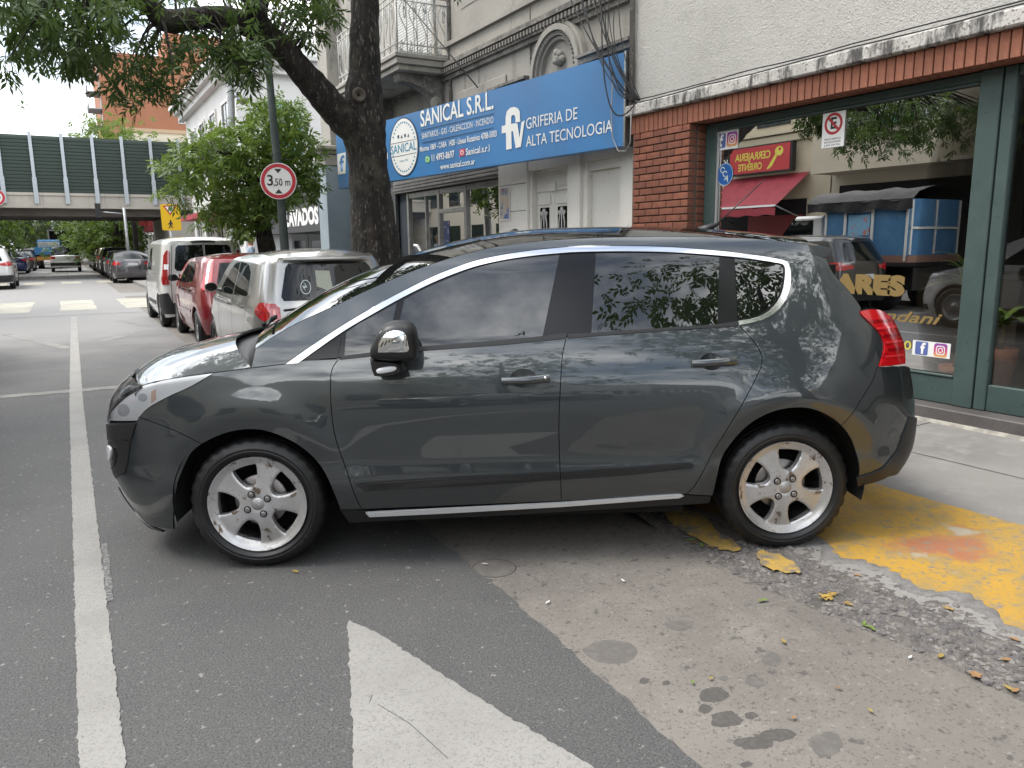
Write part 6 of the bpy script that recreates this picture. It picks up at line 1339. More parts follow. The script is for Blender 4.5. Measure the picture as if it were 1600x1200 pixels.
    if 'plate' in s:
        zc, = s['plate']; x = S.P(um, zc)[0]+.012; b = MB(); b.box((x-.006, -.20, zc-.055), (x+.006, .20, zc+.055), bev=.003); pl = b.build('number_plate', PLATEM, root)
    root['S'] = 0; del root['S']
    return root, S
def place(root, cx, ytail, s, rz=-math.pi/2):
    """heading down the street (+y): tail at ytail"""
    xt = s['wb']+s['ro']
    root.rotation_euler = (0, 0, rz)
    root.location = (cx, ytail+xt, 0) if rz < 0 else (cx, ytail-xt, 0)
    return root
TAILD = mat('dark_red_lamp', (.30, .006, .010), .12, coat=1.)
# ---- silver hatchback right behind the hero car
SP = dict(fo=.72, wb=2.46, ro=.66, hw=.83, zr=1.505, belt=.97, hf=.74, xc=.30, zc=.98, rfx=1.22, R=.30, zh=.97, tail=.34, hl=.10, tb=.26, rr=.42,
  win=[[(.62, 1.0), (1.02, 1.28), (1.30, 1.385), (1.47, 1.39), (1.47, 1.01)], [(1.55, 1.01), (1.55, 1.39), (2.0, 1.37), (2.18, 1.28), (2.30, 1.06), (2.26, 1.025)]],
  rwin=[(0, 1.00), (.57, 1.00), (.60, 1.04), (.565, 1.34), (.53, 1.385), (0, 1.40)],
  rear=[('tail_light', REDL, [(.60, .80), (.78, .79), (.98, .86), (1.0, .92), (.86, .985), (.66, .975), (.61, .93)], .012)],
  rearj=[('bumper', paint('silver', (.37, .365, .35), .7, .3), [(0, .30), (1.0, .30), (1.05, .42), (.98, .60), (0, .60)], .02), ],
  lines=[[(.62, .97), (.60, .6), (.75, .3)], [(1.51, 1.0), (1.51, .35)], [(2.33, 1.0), (2.25, .75), (2.05, .42)]], handles=[(1.30, .90), (2.10, .91)], plate=(.70,), rim=STEELR)
sc_, sS = make_car('parked_car', 'silver hatchback with roof spoiler parked behind the dark grey crossover', 'car', SP, paint('silver', (.37, .365, .35), .7, .3))
# sticker and painted see-through brightness on the silver car's rear window
xg = lambda w_, z, o_=.010: sS.P(sS.umax-w_, z, o_)
def rearbit(root, S, pl, m, name, off=.009, hole=None, sd_=-1):
    V = [S.P(S.umax-abs(a), c, off)*np.array([1, (1 if a > 0 else -1)*sd_, 1]) for a, c in pl]; b = MB(); b.add(V, [tuple(range(len(V)))]); return b.build(name, m, root)
stw = mat('decal_white', (.55, .62, .64), .6)
V = []
for rr_ in (.075, .066): V += [xg(.33+rr_*.8*math.cos(t), 1.135+rr_*math.sin(t))*np.array([1, -1, 1]) for t in np.linspace(0, 2*math.pi, 25)[:-1]]
b = MB(); b.add(V, [(i, (i+1) % 24, 24+(i+1) % 24, 24+i) for i in range(24)]); b.build('window_decal', stw, sc_)
rearbit(sc_, sS, [(.35, 1.19), (.33, 1.14), (.37, 1.15), (.33, 1.09), (.345, 1.13), (.31, 1.13)], stw, 'window_decal', .011)
rearbit(sc_, sS, [(.015, 1.30), (.20, 1.305), (.20, 1.14), (.10, 1.10), (.015, 1.10)], mat('bright_view', (.34, .36, .30), .3, spec=.3), 'painted_view', .0075)  # opaque pale patch: daylight seen through the car, painted on the window
sp_ = []
for w_ in np.concatenate([-np.linspace(.60, 0, 9)[:-1], np.linspace(0, .60, 9)]):
    k = 1-(abs(w_)/.62)**6; q1, q2, q3 = sS.P(sS.umax-abs(w_), 1.455, .002), sS.P(sS.umax-abs(w_), 1.425, .005+.075*k), sS.P(sS.umax-abs(w_), 1.395, .004); m3 = np.array([1, 1 if w_ >= 0 else -1, 1]); sp_.append([q1*m3, (q2+(0, 0, .006))*m3, (q2+(-.01, 0, -.014))*m3, q3*m3])
b = MB(); b.grid(sp_, True); b.build('spoiler', paint('silver', (.37, .365, .35), .7, .3), sc_, fixn=True)
place(sc_, 2.50, 8.05, SP)
# ---- red hatchback
RP = dict(fo=.70, wb=2.44, ro=.62, hw=.80, zr=1.44, belt=.95, hf=.70, xc=.25, zc=.95, rfx=1.15, R=.29, zh=.95, tail=.42, hl=.10, tb=.30, rr=.40,
  win=[[(.60, .98), (.98, 1.24), (1.22, 1.325), (1.40, 1.33), (1.40, .985)], [(1.47, .985), (1.47, 1.33), (1.85, 1.31), (2.05, 1.22), (2.12, 1.02)]],
  rwin=[(0, .98), (.50, .98), (.53, 1.02), (.50, 1.32), (0, 1.33)],
  rear=[('tail_light', REDL, [(.60, .92), (.78, .90), (.80, 1.0), (.70, 1.34), (.60, 1.36)], .010)],
  lines=[[(.60, .95), (.58, .6), (.72, .3)], [(1.43, .98), (1.43, .35)], [(2.15, .98), (2.1, .72), (1.95, .42)]], handles=[(1.25, .87), (1.95, .88)], handle_m=BPLAST, mirror_m=BPLAST, plate=(.62,),
  side=[('door_moulding', paint('red_dark', (.13, .012, .016), .2), [(.62, .50), (2.0, .52), (2.0, .56), (.62, .54)], .012)])
rc_, rS = make_car('parked_car', 'dark red hatchback parked between the silver hatchback and the white van', 'car', RP, paint('red', (.22, .018, .024), .25, .3))
place(rc_, 2.52, 12.55, RP)
# ---- white van
VW = paint('white', (.62, .62, .59), 0., .35)
VP = dict(fo=.72, wb=2.51, ro=.66, hw=.855, zr=1.76, belt=1.06, hf=.85, xc=.10, zc=1.10, rfx=.92, R=.31, zh=1.05, tail=.12, hl=.02, tb=.12, rr=.26,
  win=[[(.40, 1.12), (.75, 1.42), (.95, 1.55), (1.25, 1.58), (1.25, 1.10)]],
  rwin=[(.02, 1.12), (.56, 1.12), (.60, 1.17), (.58, 1.56), (.53, 1.61), (.02, 1.62)],
  rear=[('tail_light', TAILD, [(.69, .86), (.84, .86), (.88, .92), (.84, 1.42), (.76, 1.52), (.70, 1.50)], .012), ('lamp_clear', LENS, [(.71, 1.15), (.80, 1.15), (.80, 1.25), (.71, 1.25)], .02), ('door_edge', GAPM, [(.655, .45), (.665, .45), (.665, 1.60), (.655, 1.60)], .004)],
  rearj=[('bumper', BPLAST, [(0, .28), (1.0, .28), (1.06, .40), (1.04, .66), (.72, .70), (.66, .50), (0, .48)], .02), ('roof_lamp', BPLAST, [(0, 1.665), (.25, 1.66), (.28, 1.69), (0, 1.70)], .02), ('door_split', GAPM, [(0, .48), (.004, .48), (.004, 1.66), (0, 1.66)], .004), ('door_bar', mat('grey_trim', (.35, .35, .34), .5), [(.10, 1.035), (.50, 1.035), (.50, 1.05), (.10, 1.05)], .015)],
  side=[('side_moulding', BPLAST, [(.55, .42), (2.0, .42), (2.0, .50), (.55, .50)], .012)], lines=[[(1.30, 1.0), (1.30, .35)], [(1.32, 1.05), (2.35, 1.05)]], rim=RIMF, mirror_m=BPLAST)
vn, vS = make_car('white_van', 'small white van with two-part rear doors parked in front of the red hatchback', 'van', VP, VW)
for k, chx in enumerate('119'):
    y_ = -.58+.085*k; p = vS.P(vS.umax-abs(y_), .99, .014); me = lettering(chx, PBLK, (p[0], y_, .99), (0, 1, 0), (0, 0, 1), .17, vn, bold=.02)
place(vn, 2.42, 16.35, VP)
# ---- sedan pattern for the far cars
DP = dict(fo=.82, wb=2.6, ro=1.05, hw=.86, zr=1.48, belt=.95, hf=.74, xc=.35, zc=.98, rfx=1.30, rrx=2.35, xh=3.05, zh=1.06, sedan=True, R=.31, tb=.36, rr=.40,
  win=[[(.72, .99), (1.15, 1.28), (1.40, 1.38), (1.58, 1.38), (1.58, 1.0)], [(1.65, 1.0), (1.65, 1.38), (2.25, 1.37), (2.62, 1.20), (2.70, 1.04)]],
  rear=[('tail_light', REDL, [(.46, .86), (.80, .80), (.98, .84), (1.02, .94), (.84, 1.0), (.60, .96)], .010)], rearj=[('bumper_gap', GAPM, [(0, .70), (.85, .70), (.85, .715), (0, .715)], .003)], plate=(.86,), rim=RIMF)
dk = paint('dark_grey', (.085, .080, .088), .5, .3)
sd0, sdS = make_car('parked_car', 'grey saloon with red tail lights parked just before the bridge', 'car', DP, dk, far=True); place(sd0, 2.72, 39.5, DP)
def recar(src, lab, pm, cx, yt, s, group=None, old=dk, rz=-math.pi/2):
    c = cat_tree(src); c['label'] = lab
    if group: c['group'] = group
    for ch_ in c.children:
        for sl_ in ch_.material_slots:
            if sl_.material == old: sl_.link = 'OBJECT'; sl_.material = pm
    return place(c, cx, yt, s, rz)
UP = dict(fo=.85, wb=2.68, ro=.85, hw=.92, zr=1.66, belt=1.08, hf=.92, xc=.30, zc=1.12, rfx=1.20, R=.355, zh=1.08, tail=.36, hl=.06, tb=.28, rr=.40, clr=.24,
  win=[[(.66, 1.12), (1.02, 1.40), (1.28, 1.52), (1.52, 1.53), (1.52, 1.13)], [(1.60, 1.13), (1.60, 1.53), (2.30, 1.50), (2.30, 1.16)], [(2.36, 1.17), (2.36, 1.49), (2.70, 1.42), (2.78, 1.28)]],
  rwin=[(0, 1.13), (.60, 1.13), (.63, 1.18), (.57, 1.48), (.5, 1.52), (0, 1.53)],
  rear=[('tail_light', REDL, [(.42, .98), (.80, .93), (1.10, .98), (1.14, 1.06), (.85, 1.12), (.60, 1.06), (.42, 1.04)], .012)],
  rearj=[('skirt', BPLAST, [(0, .30), (1.2, .30), (1.25, .42), (1.0, .58), (0, .56)], .015)], plate=(.80,), rim=RIMF,
  side=[('sill', BPLAST, [(.45, .28), (2.22, .28), (2.22, .40), (.45, .40)], .010)], mirror_m=BPLAST,
  front=[('headlight', LENS, [(.42, .80), (.95, .88), (1.25, .93), (1.22, .97), (.8, .95), (.45, .88)], .008), ('grille', BPLAST, [(.02, .45), (.55, .45), (.60, .62), (.38, .80), (.02, .80)], .006), ('lower_grille', BPLAST, [(.02, .28), (.9, .28), (.9, .38), (.02, .38)], .008)])
sv = paint('pearl', (.58, .58, .57), .2, .3)
su0, suS = make_car('moving_car', 'light silver crossover driving through the junction at the left lane', 'car', UP, sv, far=False); place(su0, -2.72, 36.8, UP)
recar(su0, 'white crossover in the near lane mirrored in the shop window', paint('clean_white', (.68, .68, .67), 0., .3), -2.25, 4.45, UP, old=sv)
recar(su0, 'dark crossover seen from its tail in the shop window beside the blue truck', paint('black', (.012, .012, .013), .2), -2.3, 10.4, UP, old=sv)
recar(su0, 'black tall crossover parked ahead of the grey saloon under the bridge', paint('black', (.012, .012, .013), .2), 2.75, 50.5, UP, old=sv)
recar(sd0, 'grey-green saloon parked directly ahead of the grey saloon', paint('grey_green', (.12, .125, .115), .4), 2.72, 45.0, DP)
recar(su0, 'brown crossover parked beyond the black crossover', paint('brown', (.14, .085, .06), .4), 2.75, 56.2, UP, old=sv)
recar(su0, 'white crossover parked in the far row past the bridge', VW, 2.7, 62, UP, old=sv)
recar(sd0, 'blue-grey saloon parked in the far row past the white crossover', paint('steel_blue', (.10, .13, .18), .4), 2.7, 67.6, DP)
recar(sd0, 'black saloon at the far end of the parked row', paint('black', (.012, .012, .013), .2), 2.7, 73, DP)
recar(sd0, 'deep blue saloon with lit brake lights waiting in the left lane', paint('blue', (.02, .035, .16), .3), -2.95, 60.5, DP)
recar(sd0, 'dark saloon with orange lamps ahead of the deep blue saloon', paint('taxi', (.02, .018, .015), .2), -2.75, 67.5, DP)
recar(su0, 'black crossover in the left lane ahead of the dark saloon', paint('black', (.012, .012, .013), .2), -2.4, 74.5, UP, old=sv)
# white pickup
KP = dict(DP, wb=3.0, ro=1.1, hw=.93, zr=1.76, belt=1.12, hf=1.0, xc=.30, zc=1.14, rfx=1.05, rrx=2.0, xh=2.25, zh=1.14, R=.37, clr=.30, tb=.26,
  win=[[(.66, 1.18), (1.0, 1.5), (1.2, 1.62), (1.38, 1.62), (1.38, 1.18)], [(1.45, 1.18), (1.45, 1.62), (1.95, 1.60), (2.05, 1.20)]], rear=[('tail_light', REDL, [(.62, .92), (.95, .92), (1.0, 1.0), (.95, 1.08), (.62, 1.08)], .012)], rearj=[('bumper', BPLAST, [(0, .45), (1.1, .45), (1.1, .66), (0, .66)], .03)], plate=(.55,))
pk, _ = make_car('pickup', 'white double-cab pickup driving away in the middle lane', 'pickup', KP, VW, far=True); place(pk, .10, 62.0, KP)
# trucks
def trucks():
    BL = mat('truck_blue', (.05, .20, .42), .5, layers=[(2, 4, (.07, .24, .46), .45, .6)])
    t = thing('flatbed_truck', 'blue drop-side truck with a stacked load ahead of the white pickup', 'truck', (-1.0, 74, 0))
    part('bed', BL, ((-2.0, 74.2, 1.15), (0, 78.5, 1.28)), ((-2.0, 74.15, 1.282), (0, 74.2, 1.75)), ((-2.02, 74.2, 1.282), (-1.97, 78.5, 1.75)), ((-.03, 74.2, 1.282), (.02, 78.5, 1.75)), par=t)
    part('cab', BL, ((-1.9, 78.8, .7), (-.1, 80.4, 2.4)), par=t, bev=.1); part('chassis', BPLAST, ((-1.5, 74.3, .7), (-.5, 79, 1.148)), par=t); part('bumper', mat('truck_orange', (.45, .22, .05), .6), ((-1.9, 74.1, .7), (-.1, 74.25, 1.0)), par=t)
    for k in range(7): part('crate', mat('crate_grey', (.42, .42, .40), .7), ((-1.7+.22*k, 74.5, 1.30), (-1.52+.22*k, 75.4, 2.05+.05*(k % 3))), par=t)
    part('load', MATS['crate_grey'], ((-1.75, 75.5, 1.30), (-.2, 78.3, 2.2)), par=t)
    for x in (-1.75, -.25):
        for y in (75.4, 79.6): b = MB(); b.lathe([(.2, -.12), (.45, -.12), (.48, -.08), (.48, .08), (.45, .12), (.2, .12), (.001, .1)], 20, 'x', (x, y, .48)); b.build('wheel', RUBBER, t)
    t = thing('box_truck', 'dark open-backed box truck far ahead under the trees', 'truck', (.2, 92, 0))
    part('box', mat('box_frame', (.28, .28, .27), .6), ((-1.2, 92, .9), (-1.05, 98, 3.4)), ((1.45, 92, .9), (1.6, 98, 3.4)), ((-1.2, 92, 3.402), (1.6, 98, 3.55)), ((-1.2, 92, .75), (1.6, 98, .898)), par=t); part('box_inside', BLACK, ((-1.04, 92.4, .9), (1.44, 97.9, 3.4)), par=t); part('cab', BPLAST, ((-1, 98.2, .6), (1.4, 100, 2.8)), par=t, bev=.1)
    for x in (-.95, 1.35):
        for y in (93.5, 99): b = MB(); b.lathe([(.2, -.12), (.45, -.12), (.48, -.08), (.48, .08), (.45, .12), (.2, .12), (.001, .1)], 20, 'x', (x, y, .48)); b.build('wheel', RUBBER, t)
    # blue market truck parked opposite, mirrored in the shop window
    t = thing('market_truck', 'white-cabbed truck with blue box body and black tarp parked across the street', 'truck', (-4.0, 11.5, 0)); x1, x0 = -3.42, -5.3
    WF = mat('truck_white', (.62, .62, .6), .5); TARP = mat('tarp', (.014, .014, .015), .75, bump=[(3, .5, .08)])
    part('box', mat('faded_blue', (.045, .15, .30), .6, layers=[(2, 5, (.06, .18, .33), .45, .6), (14, 4, (.03, .10, .2), .58, .7)]), ((x0, 10.32, 1.22), (x1, 12.45, 2.42)), par=t); part('box_base', mat('rust_frame', (.22, .12, .09), .8), ((x0-.02, 10.27, 1.07), (x1+.02, 12.5, 1.218)), par=t)
    b = MB(); rows = [[(x, y, 2.40+.30*math.sin(math.pi*min(1, max(0, (x-x0+.1)/(x1-x0+.2))))**.5+.04*noise1([y*3+x], 2)[0]) for x in np.linspace(x0-.1, x1+.1, 12)] for y in np.arange(10.2, 12.95, .15)]; b.grid(rows, True)
    b.grid([[(x1+.1+.03*math.sin(y*9+z*4), y, z) for z in (2.42, 2.36, 2.28, 2.2+.05*noise1([y*2], 1)[0])] for y in np.arange(10.2, 12.95, .1)], True); b.build('tarp', TARP, t)
    for y in (11.15, 11.85): part('side_frame', WF, ((x1+.003, y, 1.3), (x1+.03, y+.06, 2.25)), par=t)
    part('side_frame', WF, ((x1+.003, 11.21, 2.18), (x1+.03, 11.85, 2.25)), ((x1+.003, 11.21, 1.55), (x1+.03, 11.85, 1.60)), par=t)
    pq = part('poster', mat('poster_pale_blue', (.20, .40, .58), .6, layers=[(6, 3, (.45, .18, .14), .56, .60)]), ((x1+.004, 11.25, 1.66), (x1+.012, 11.8, 2.12)), par=t)
    for y in (10.33, 12.38): part('corner_post', WF, ((x1+.002, y, 1.1), (x1+.025, y+.05, 2.4)), par=t)
    for k in range(3): part('door_bar', WF, ((x0+.05+k*.86, 10.295, 1.24), (x0+.11+k*.86, 10.319, 2.40)), par=t)
    part('door_bar', WF, ((x0+.05, 10.29, 1.78), (x1-.05, 10.315, 1.83)), par=t)
    part('cab', WF, ((x0+.1, 12.6, .75), (x1-.1, 14.2, 1.5)), ((x0+.15, 12.6, 1.502), (x1-.15, 13.5, 2.15)), par=t, bev=.06); part('cab_window', CARGL, ((x1-.151, 12.9, 1.55), (x1-.14, 13.45, 2.05)), par=t)
    b = MB(); b.prism([(13.5, 1.5), (14.0, 1.5), (13.5, 2.1)], 0, x0+.2, x1-.16); b.build('windscreen', CARGL, t); part('chassis', BPLAST, ((x0+.4, 10.4, .45), (x1-.4, 14.0, .94)), par=t)
    for x in (x0+.2, x1-.2):
        for y in (10.9, 13.5): b = MB(); b.lathe([(.18, -.11), (.36, -.11), (.38, -.07), (.38, .07), (.36, .11), (.18, .11), (.001, .09)], 24, 'x', (x, y, .38)); b.build('wheel', RUBBER, t)
    # grey van inside the workshop bay
    t = thing('workshop_van', 'pale grey boxy van standing inside the dark garage bay', 'van', (7.0, 26.8, .12)); GV = mat('van_grey', (.30, .31, .32), .5)
    part('body', GV, ((6.32, 25.6, .45), (7.75, 28.1, 2.12)), par=t, bev=.16); part('rear_window', DARKGL, ((6.55, 25.58, 1.35), (6.92, 25.598, 1.75)), par=t); part('rear_window', DARKGL, ((7.12, 25.58, 1.35), (7.5, 25.598, 1.75)), par=t); part('bumper', BPLAST, ((6.36, 25.52, .42), (7.71, 25.597, .60)), par=t)
    part('door_seam', GAPM, ((7.01, 25.590, .6), (7.025, 25.5995, 1.95)), par=t)
    for y in (26.1, 27.6):
        for x in (6.45, 7.6): b = MB(); b.lathe([(.18, -.1), (.31, -.1), (.33, -.06), (.33, .06), (.31, .1), (.18, .1), (.001, .09)], 20, 'x', (x, y, .44)); b.build('wheel', RUBBER, t)
trucks()
# ================================================================= trees
def leafmat(name, c1, c2, c3, tr=.35):
    m = mat(name, c1, .45, layers=[(1.6, 3, c2, .42, .62), (7, 3, c3, .5, .7)], spec=.4); t = m.node_tree; pb_ = t.nodes['Principled BSDF']; o = [n for n in t.nodes if n.type == 'OUTPUT_MATERIAL'][0]
    tl = nd(t, 'ShaderNodeBsdfTranslucent'); src = pb_.inputs['Base Color'].links[0].from_socket; hs_ = nd(t, 'ShaderNodeHueSaturation'); hs_.inputs['Value'].default_value = 1.5; hs_.inputs['Hue'].default_value = .485; t.links.new(src, hs_.inputs['Color']); t.links.new(hs_.outputs[0], tl.inputs[0])
    mi = nd(t, 'ShaderNodeMixShader'); mi.inputs[0].default_value = tr; t.links.new(pb_.outputs[0], mi.inputs[1]); t.links.new(tl.outputs[0], mi.inputs[2]); t.links.new(mi.outputs[0], o.inputs[0]); return m
LEAF = leafmat('leaf_dark', (.046, .085, .020), (.070, .120, .025), (.034, .062, .016)); LEAFB = leafmat('leaf_bright', (.085, .145, .025), (.12, .19, .035), (.05, .09, .018), .4); LEAFF = leafmat('leaf_far', (.05, .085, .025), (.075, .115, .03), (.03, .05, .018))
BARK = mat('bark', (.032, .026, .021), .95, layers=[(9, 6, (.012, .010, .009), .42, .56, (1, 1, .22)), (30, 6, (.12, .108, .096), .57, .65, (1, 1, .35)), (2.2, 4, (.07, .068, .048), .55, .7)], bump=[(26, 1., .05, (1, 1, .28)), (70, .8, .012)])
def sprigs(C, L, n=7, wd=.28, seed=0, droop=.5, out_from=None, sig=.35):
    """C: sprig base points; each sprig is a drooping twig carrying n leaflets; returns vertices and faces"""
    r_ = np.random.default_rng(seed); C = np.asarray(C, float); N = len(C)
    d = r_.normal(0, 1, (N, 3)); d[:, 2] = d[:, 2]*.6-droop
    if out_from is not None: o_ = C-np.asarray(out_from); d += o_/(np.linalg.norm(o_, axis=1, keepdims=True)+1e-6)*.8
    d /= np.linalg.norm(d, axis=1, keepdims=True); s_ = np.cross(d, r_.normal(0, .5, (N, 3))+[0, 0, 1.]); s_ /= np.linalg.norm(s_, axis=1, keepdims=True)+1e-9; nn = np.cross(s_, d)
    V = []; 
    for k in range(n):
        t = (k//2+.6)/(n/2); sd_ = (-1 if k % 2 else 1) if k < n-1 else 0
        a = C+d*(L*1.5*t)[:, None] if np.ndim(L) else C+d*(L*1.5*t)
        ld = d*.75+s_*sd_*.75+nn*r_.normal(0, sig, (N, 1))+r_.normal(0, .18, (N, 3)); ld[:, 2] -= .25; ld /= np.linalg.norm(ld, axis=1, keepdims=True)
        ls = np.cross(ld, nn); ls /= np.linalg.norm(ls, axis=1, keepdims=True)+1e-9; ln = np.cross(ls, ld)
        l_ = (L*r_.uniform(.75, 1.15, N))[:, None]; w_ = l_*wd*.5
        V.append(np.stack([a, a+ld*l_*.45+ls*w_+ln*w_*.35, a+ld*l_, a+ld*l_*.45-ls*w_+ln*w_*.35], 1))
    V = np.concatenate(V).reshape(-1, 3); q = len(V)//4
    return V, q
def leafmesh(name, V, q, m, parent):
    me = bpy.data.meshes.new(name); me.vertices.add(len(V)); rl_ = root_loc(parent); me.vertices.foreach_set('co', (V-np.array(rl_)).ravel())
    F = (np.arange(q)[:, None]*4+np.array([[0, 1, 2, 0, 2, 3]])).ravel(); me.loops.add(len(F)); me.loops.foreach_set('vertex_index', F.astype(np.int32))
    me.polygons.add(q*2); me.polygons.foreach_set('loop_start', (np.arange(q*2)*3).astype(np.int32)); me.update(calc_edges=True); me.validate(); me.materials.append(m)
    return link(name, me, parent)
def limb(pts, r, n=10, m=None, parent=None, name='limb', wob=.03, seed=0):
    P = cr_spline(np.array(pts, float), 6); R_ = np.interp(np.linspace(0, 1, len(P)), np.linspace(0, 1, len(r)), r)
    P = P+np.stack([noise1(np.arange(len(P))*.5, seed), noise1(np.arange(len(P))*.5, seed+3), 0*R_], 1)*wob*R_[:, None]*2
    b = MB(); b.tube(P, R_*(1+.06*noise1(np.arange(len(P))*.9, seed+5)), n); return b.build(name, m or BARK, parent), P
def inpoly(poly, n, r_):
    p = np.array(poly, float); mn, mx_ = p.min(0), p.max(0); out = []
    while len(out) < n:
        c = r_.uniform(mn, mx_, (n*2, 2)); out += list(c[inside(p, c)])
    return np.array(out[:n])
def twigs(P, C, parent, r=.012, seed=0, k=60):
    """thin twigs from the nearest limb point out to some of the sprigs"""
    r_ = np.random.default_rng(seed); b = MB()
    for i in r_.choice(len(C), min(k, len(C)), False):
        j = np.argmin(((P-C[i])**2).sum(1)); m_ = (P[j]+C[i])/2+np.array([0, 0, .12]); b.tube([P[j], m_, C[i]], [r*1.6, r, r*.5], 5, cap=False)
    o = b.build('twigs', BARK, parent); o['kind'] = 'stuff'; return o
# ---- the big street tree whose limb hangs over the parked cars
bt = thing('street_tree', 'big dark-barked street tree in front of the blue sign with a limb over the road', 'tree', (3.36, 9.40, .12))
TY = 9.40
tp = lambda u, v, Y=TY: hit(u, v, 1, Y)
base = tp(592, 440); 
limb([(base[0]+.06, TY, .05), (base[0]+.03, TY, .5), tp(588, 400), tp(582, 330), tp(574, 250), tp(568, 190), tp(570, 110), tp(570, 30), tp(572, -70), tp(580, -220)], [.44, .34, .315, .27, .24, .275, .19, .17, .165, .14], 18, parent=bt, name='trunk', wob=.02, seed=2)
l1, P1 = limb([tp(560, 205), tp(535, 185, 9.35), tp(505, 150, 9.3), tp(470, 110, 9.2), tp(440, 75, 9.1), tp(405, 48, 9.0), tp(360, 30, 8.8), tp(310, 28, 8.6), tp(262, 33, 8.4), tp(235, 12, 8.3), tp(205, -5, 8.2), tp(140, -40, 8.0)], [.20, .19, .175, .15, .145, .135, .12, .10, .11, .085, .07, .04], 14, parent=bt, name='limb', seed=5)
l2, P2 = limb([tp(420, 55, 9.0), tp(395, 10, 8.7), tp(370, -60, 8.3), tp(330, -160, 7.8)], [.10, .085, .07, .05], 10, parent=bt, name='limb', seed=8)
l3, P3 = limb([tp(568, -40), tp(620, -160, 9.0), tp(700, -330, 8.2), tp(760, -500, 7.5)], [.13, .10, .08, .05], 10, parent=bt, name='limb', seed=11)
l4, P4 = limb([tp(565, -60), tp(500, -180, 9.8), tp(450, -330, 10.5)], [.12, .09, .05], 10, parent=bt, name='limb', seed=13)
th = np.linspace(0, 2*math.pi, 17)[:-1]; kc = tp(561, 148, TY-.24); b = MB()
b.add([(kc[0]+rr_*math.cos(t), kc[1]-h_, kc[2]+rr_*math.sin(t)) for rr_, h_ in ((.085, 0), (.075, .035), (.055, .02), (.02, -.02)) for t in th], [(k*16+i, k*16+(i+1) % 16, (k+1)*16+(i+1) % 16, (k+1)*16+i) for k in range(3) for i in range(16)], True); b.build('pruning_scar', mat('scar', (.10, .085, .07), .9), bt)
r_ = np.random.default_rng(21); Cs = []
dens = [([(0, 0), (205, 0), (215, 30), (190, 60), (215, 90), (140, 85), (120, 110), (80, 92), (0, 108)], 270, 7.2, 9.2), ([(-120, -60), (220, -60), (205, 10), (0, 30), (-120, 60)], 260, 6.6, 9.4),
        ([(150, 130), (200, 95), (300, 70), (420, 78), (410, 95), (395, 140), (330, 110), (300, 130), (290, 155), (245, 150), (225, 172), (205, 165), (190, 150), (160, 150)], 150, 7.8, 9.0), ([(215, 45), (300, 40), (330, 75), (250, 90), (200, 100), (215, 70)], 55, 8.0, 8.9),
        ([(300, 20), (400, 40), (430, 90), (350, 95), (310, 70)], 60, 8.2, 9.2), ([(400, -40), (525, -40), (525, 20), (505, 60), (470, 72), (440, 60), (420, 30)], 190, 8.6, 9.8), ([(100, 88), (160, 70), (150, 108), (120, 108)], 40, 7.8, 8.8), ([(240, -60), (420, -60), (420, 30), (330, 25), (240, 0)], 60, 7.5, 9.2),
        ([(352, 60), (398, 60), (395, 138), (380, 125), (370, 100), (355, 95)], 60, 8.3, 8.8)]
for pl, n_, y0, y1 in dens:
    for (u, v) in inpoly(pl, n_, r_): Cs.append(hit(u, v, 1, r_.uniform(y0, y1)))
Cs = np.array(Cs)
V, q = sprigs(Cs, .105, 9, .27, 1, droop=.6); 
# rest of the crown, above the frame
ce = np.concatenate([r_.normal((2.2, 7.6, 6.3), (1.9, 1.7, .8), (900, 3)), r_.normal((4.0, 10.5, 7.0), (1.5, 1.8, .8), (600, 3))]); keep = project(ce)[:, 1] < -15; ce = ce[keep & (ce[:, 2] > 4.3) & (ce[:, 0] > -1.5)]
V2, q2 = sprigs(ce, .115, 9, .27, 3, droop=.4)
leafmesh('crown', np.concatenate([V, V2]), q+q2, LEAF, bt)
twigs(np.concatenate([P1[20:], P2]), Cs, bt, .010, 3, 130)
# ---- the smaller tree behind the height sign
st = thing('street_tree', 'young bright green street tree behind the height limit sign', 'tree', (3.3, 15.1, .12)); TY2 = 15.1; tq = lambda u, v, Y=TY2: hit(u, v, 1, Y)
_, Q1 = limb([(tq(418, 440)[0], TY2, .05), tq(418, 400), tq(408, 345), tq(400, 300), tq(412, 262), tq(430, 220)], [.20, .17, .15, .12, .09, .05], 12, parent=st, name='trunk', seed=3)
_, Q2 = limb([tq(402, 315), tq(392, 285), tq(383, 262), tq(355, 240), tq(320, 235)], [.11, .10, .085, .06, .03], 10, parent=st, name='limb', seed=4)
_, Q3 = limb([tq(404, 320), tq(420, 305), tq(450, 280), tq(480, 265)], [.09, .07, .05, .03], 10, parent=st, name='limb', seed=6)
pl = [(300, 218), (330, 200), (375, 195), (385, 160), (408, 150), (425, 165), (450, 150), (470, 165), (478, 200), (500, 225), (490, 250), (505, 275), (505, 300), (482, 312), (455, 312), (440, 335), (430, 335), (405, 350), (395, 362), (375, 372), (355, 350), (330, 350), (315, 335), (330, 310), (310, 290), (288, 300), (275, 272), (245, 262), (255, 250), (282, 250), (275, 230)]
C1 = np.array([hit(u, v, 1, r_.uniform(13.9, 16.4)) for u, v in inpoly(pl, 1350, r_)]); C2 = np.array([hit(u, v, 1, r_.uniform(14.4, 15.6)) for u, v in inpoly([(240, 300), (285, 282), (300, 290), (280, 318), (292, 330), (330, 325), (320, 370), (300, 345), (268, 318), (240, 310)], 34, r_)])
V, q = sprigs(C1, .145, 9, .34, 5, droop=.35); V2, q2 = sprigs(C2, .13, 9, .28, 6); leafmesh('crown', np.concatenate([V, V2]), q+q2, LEAFB, st); twigs(np.concatenate([Q1[15:], Q2, Q3]), C1, st, .010, 5, 90)
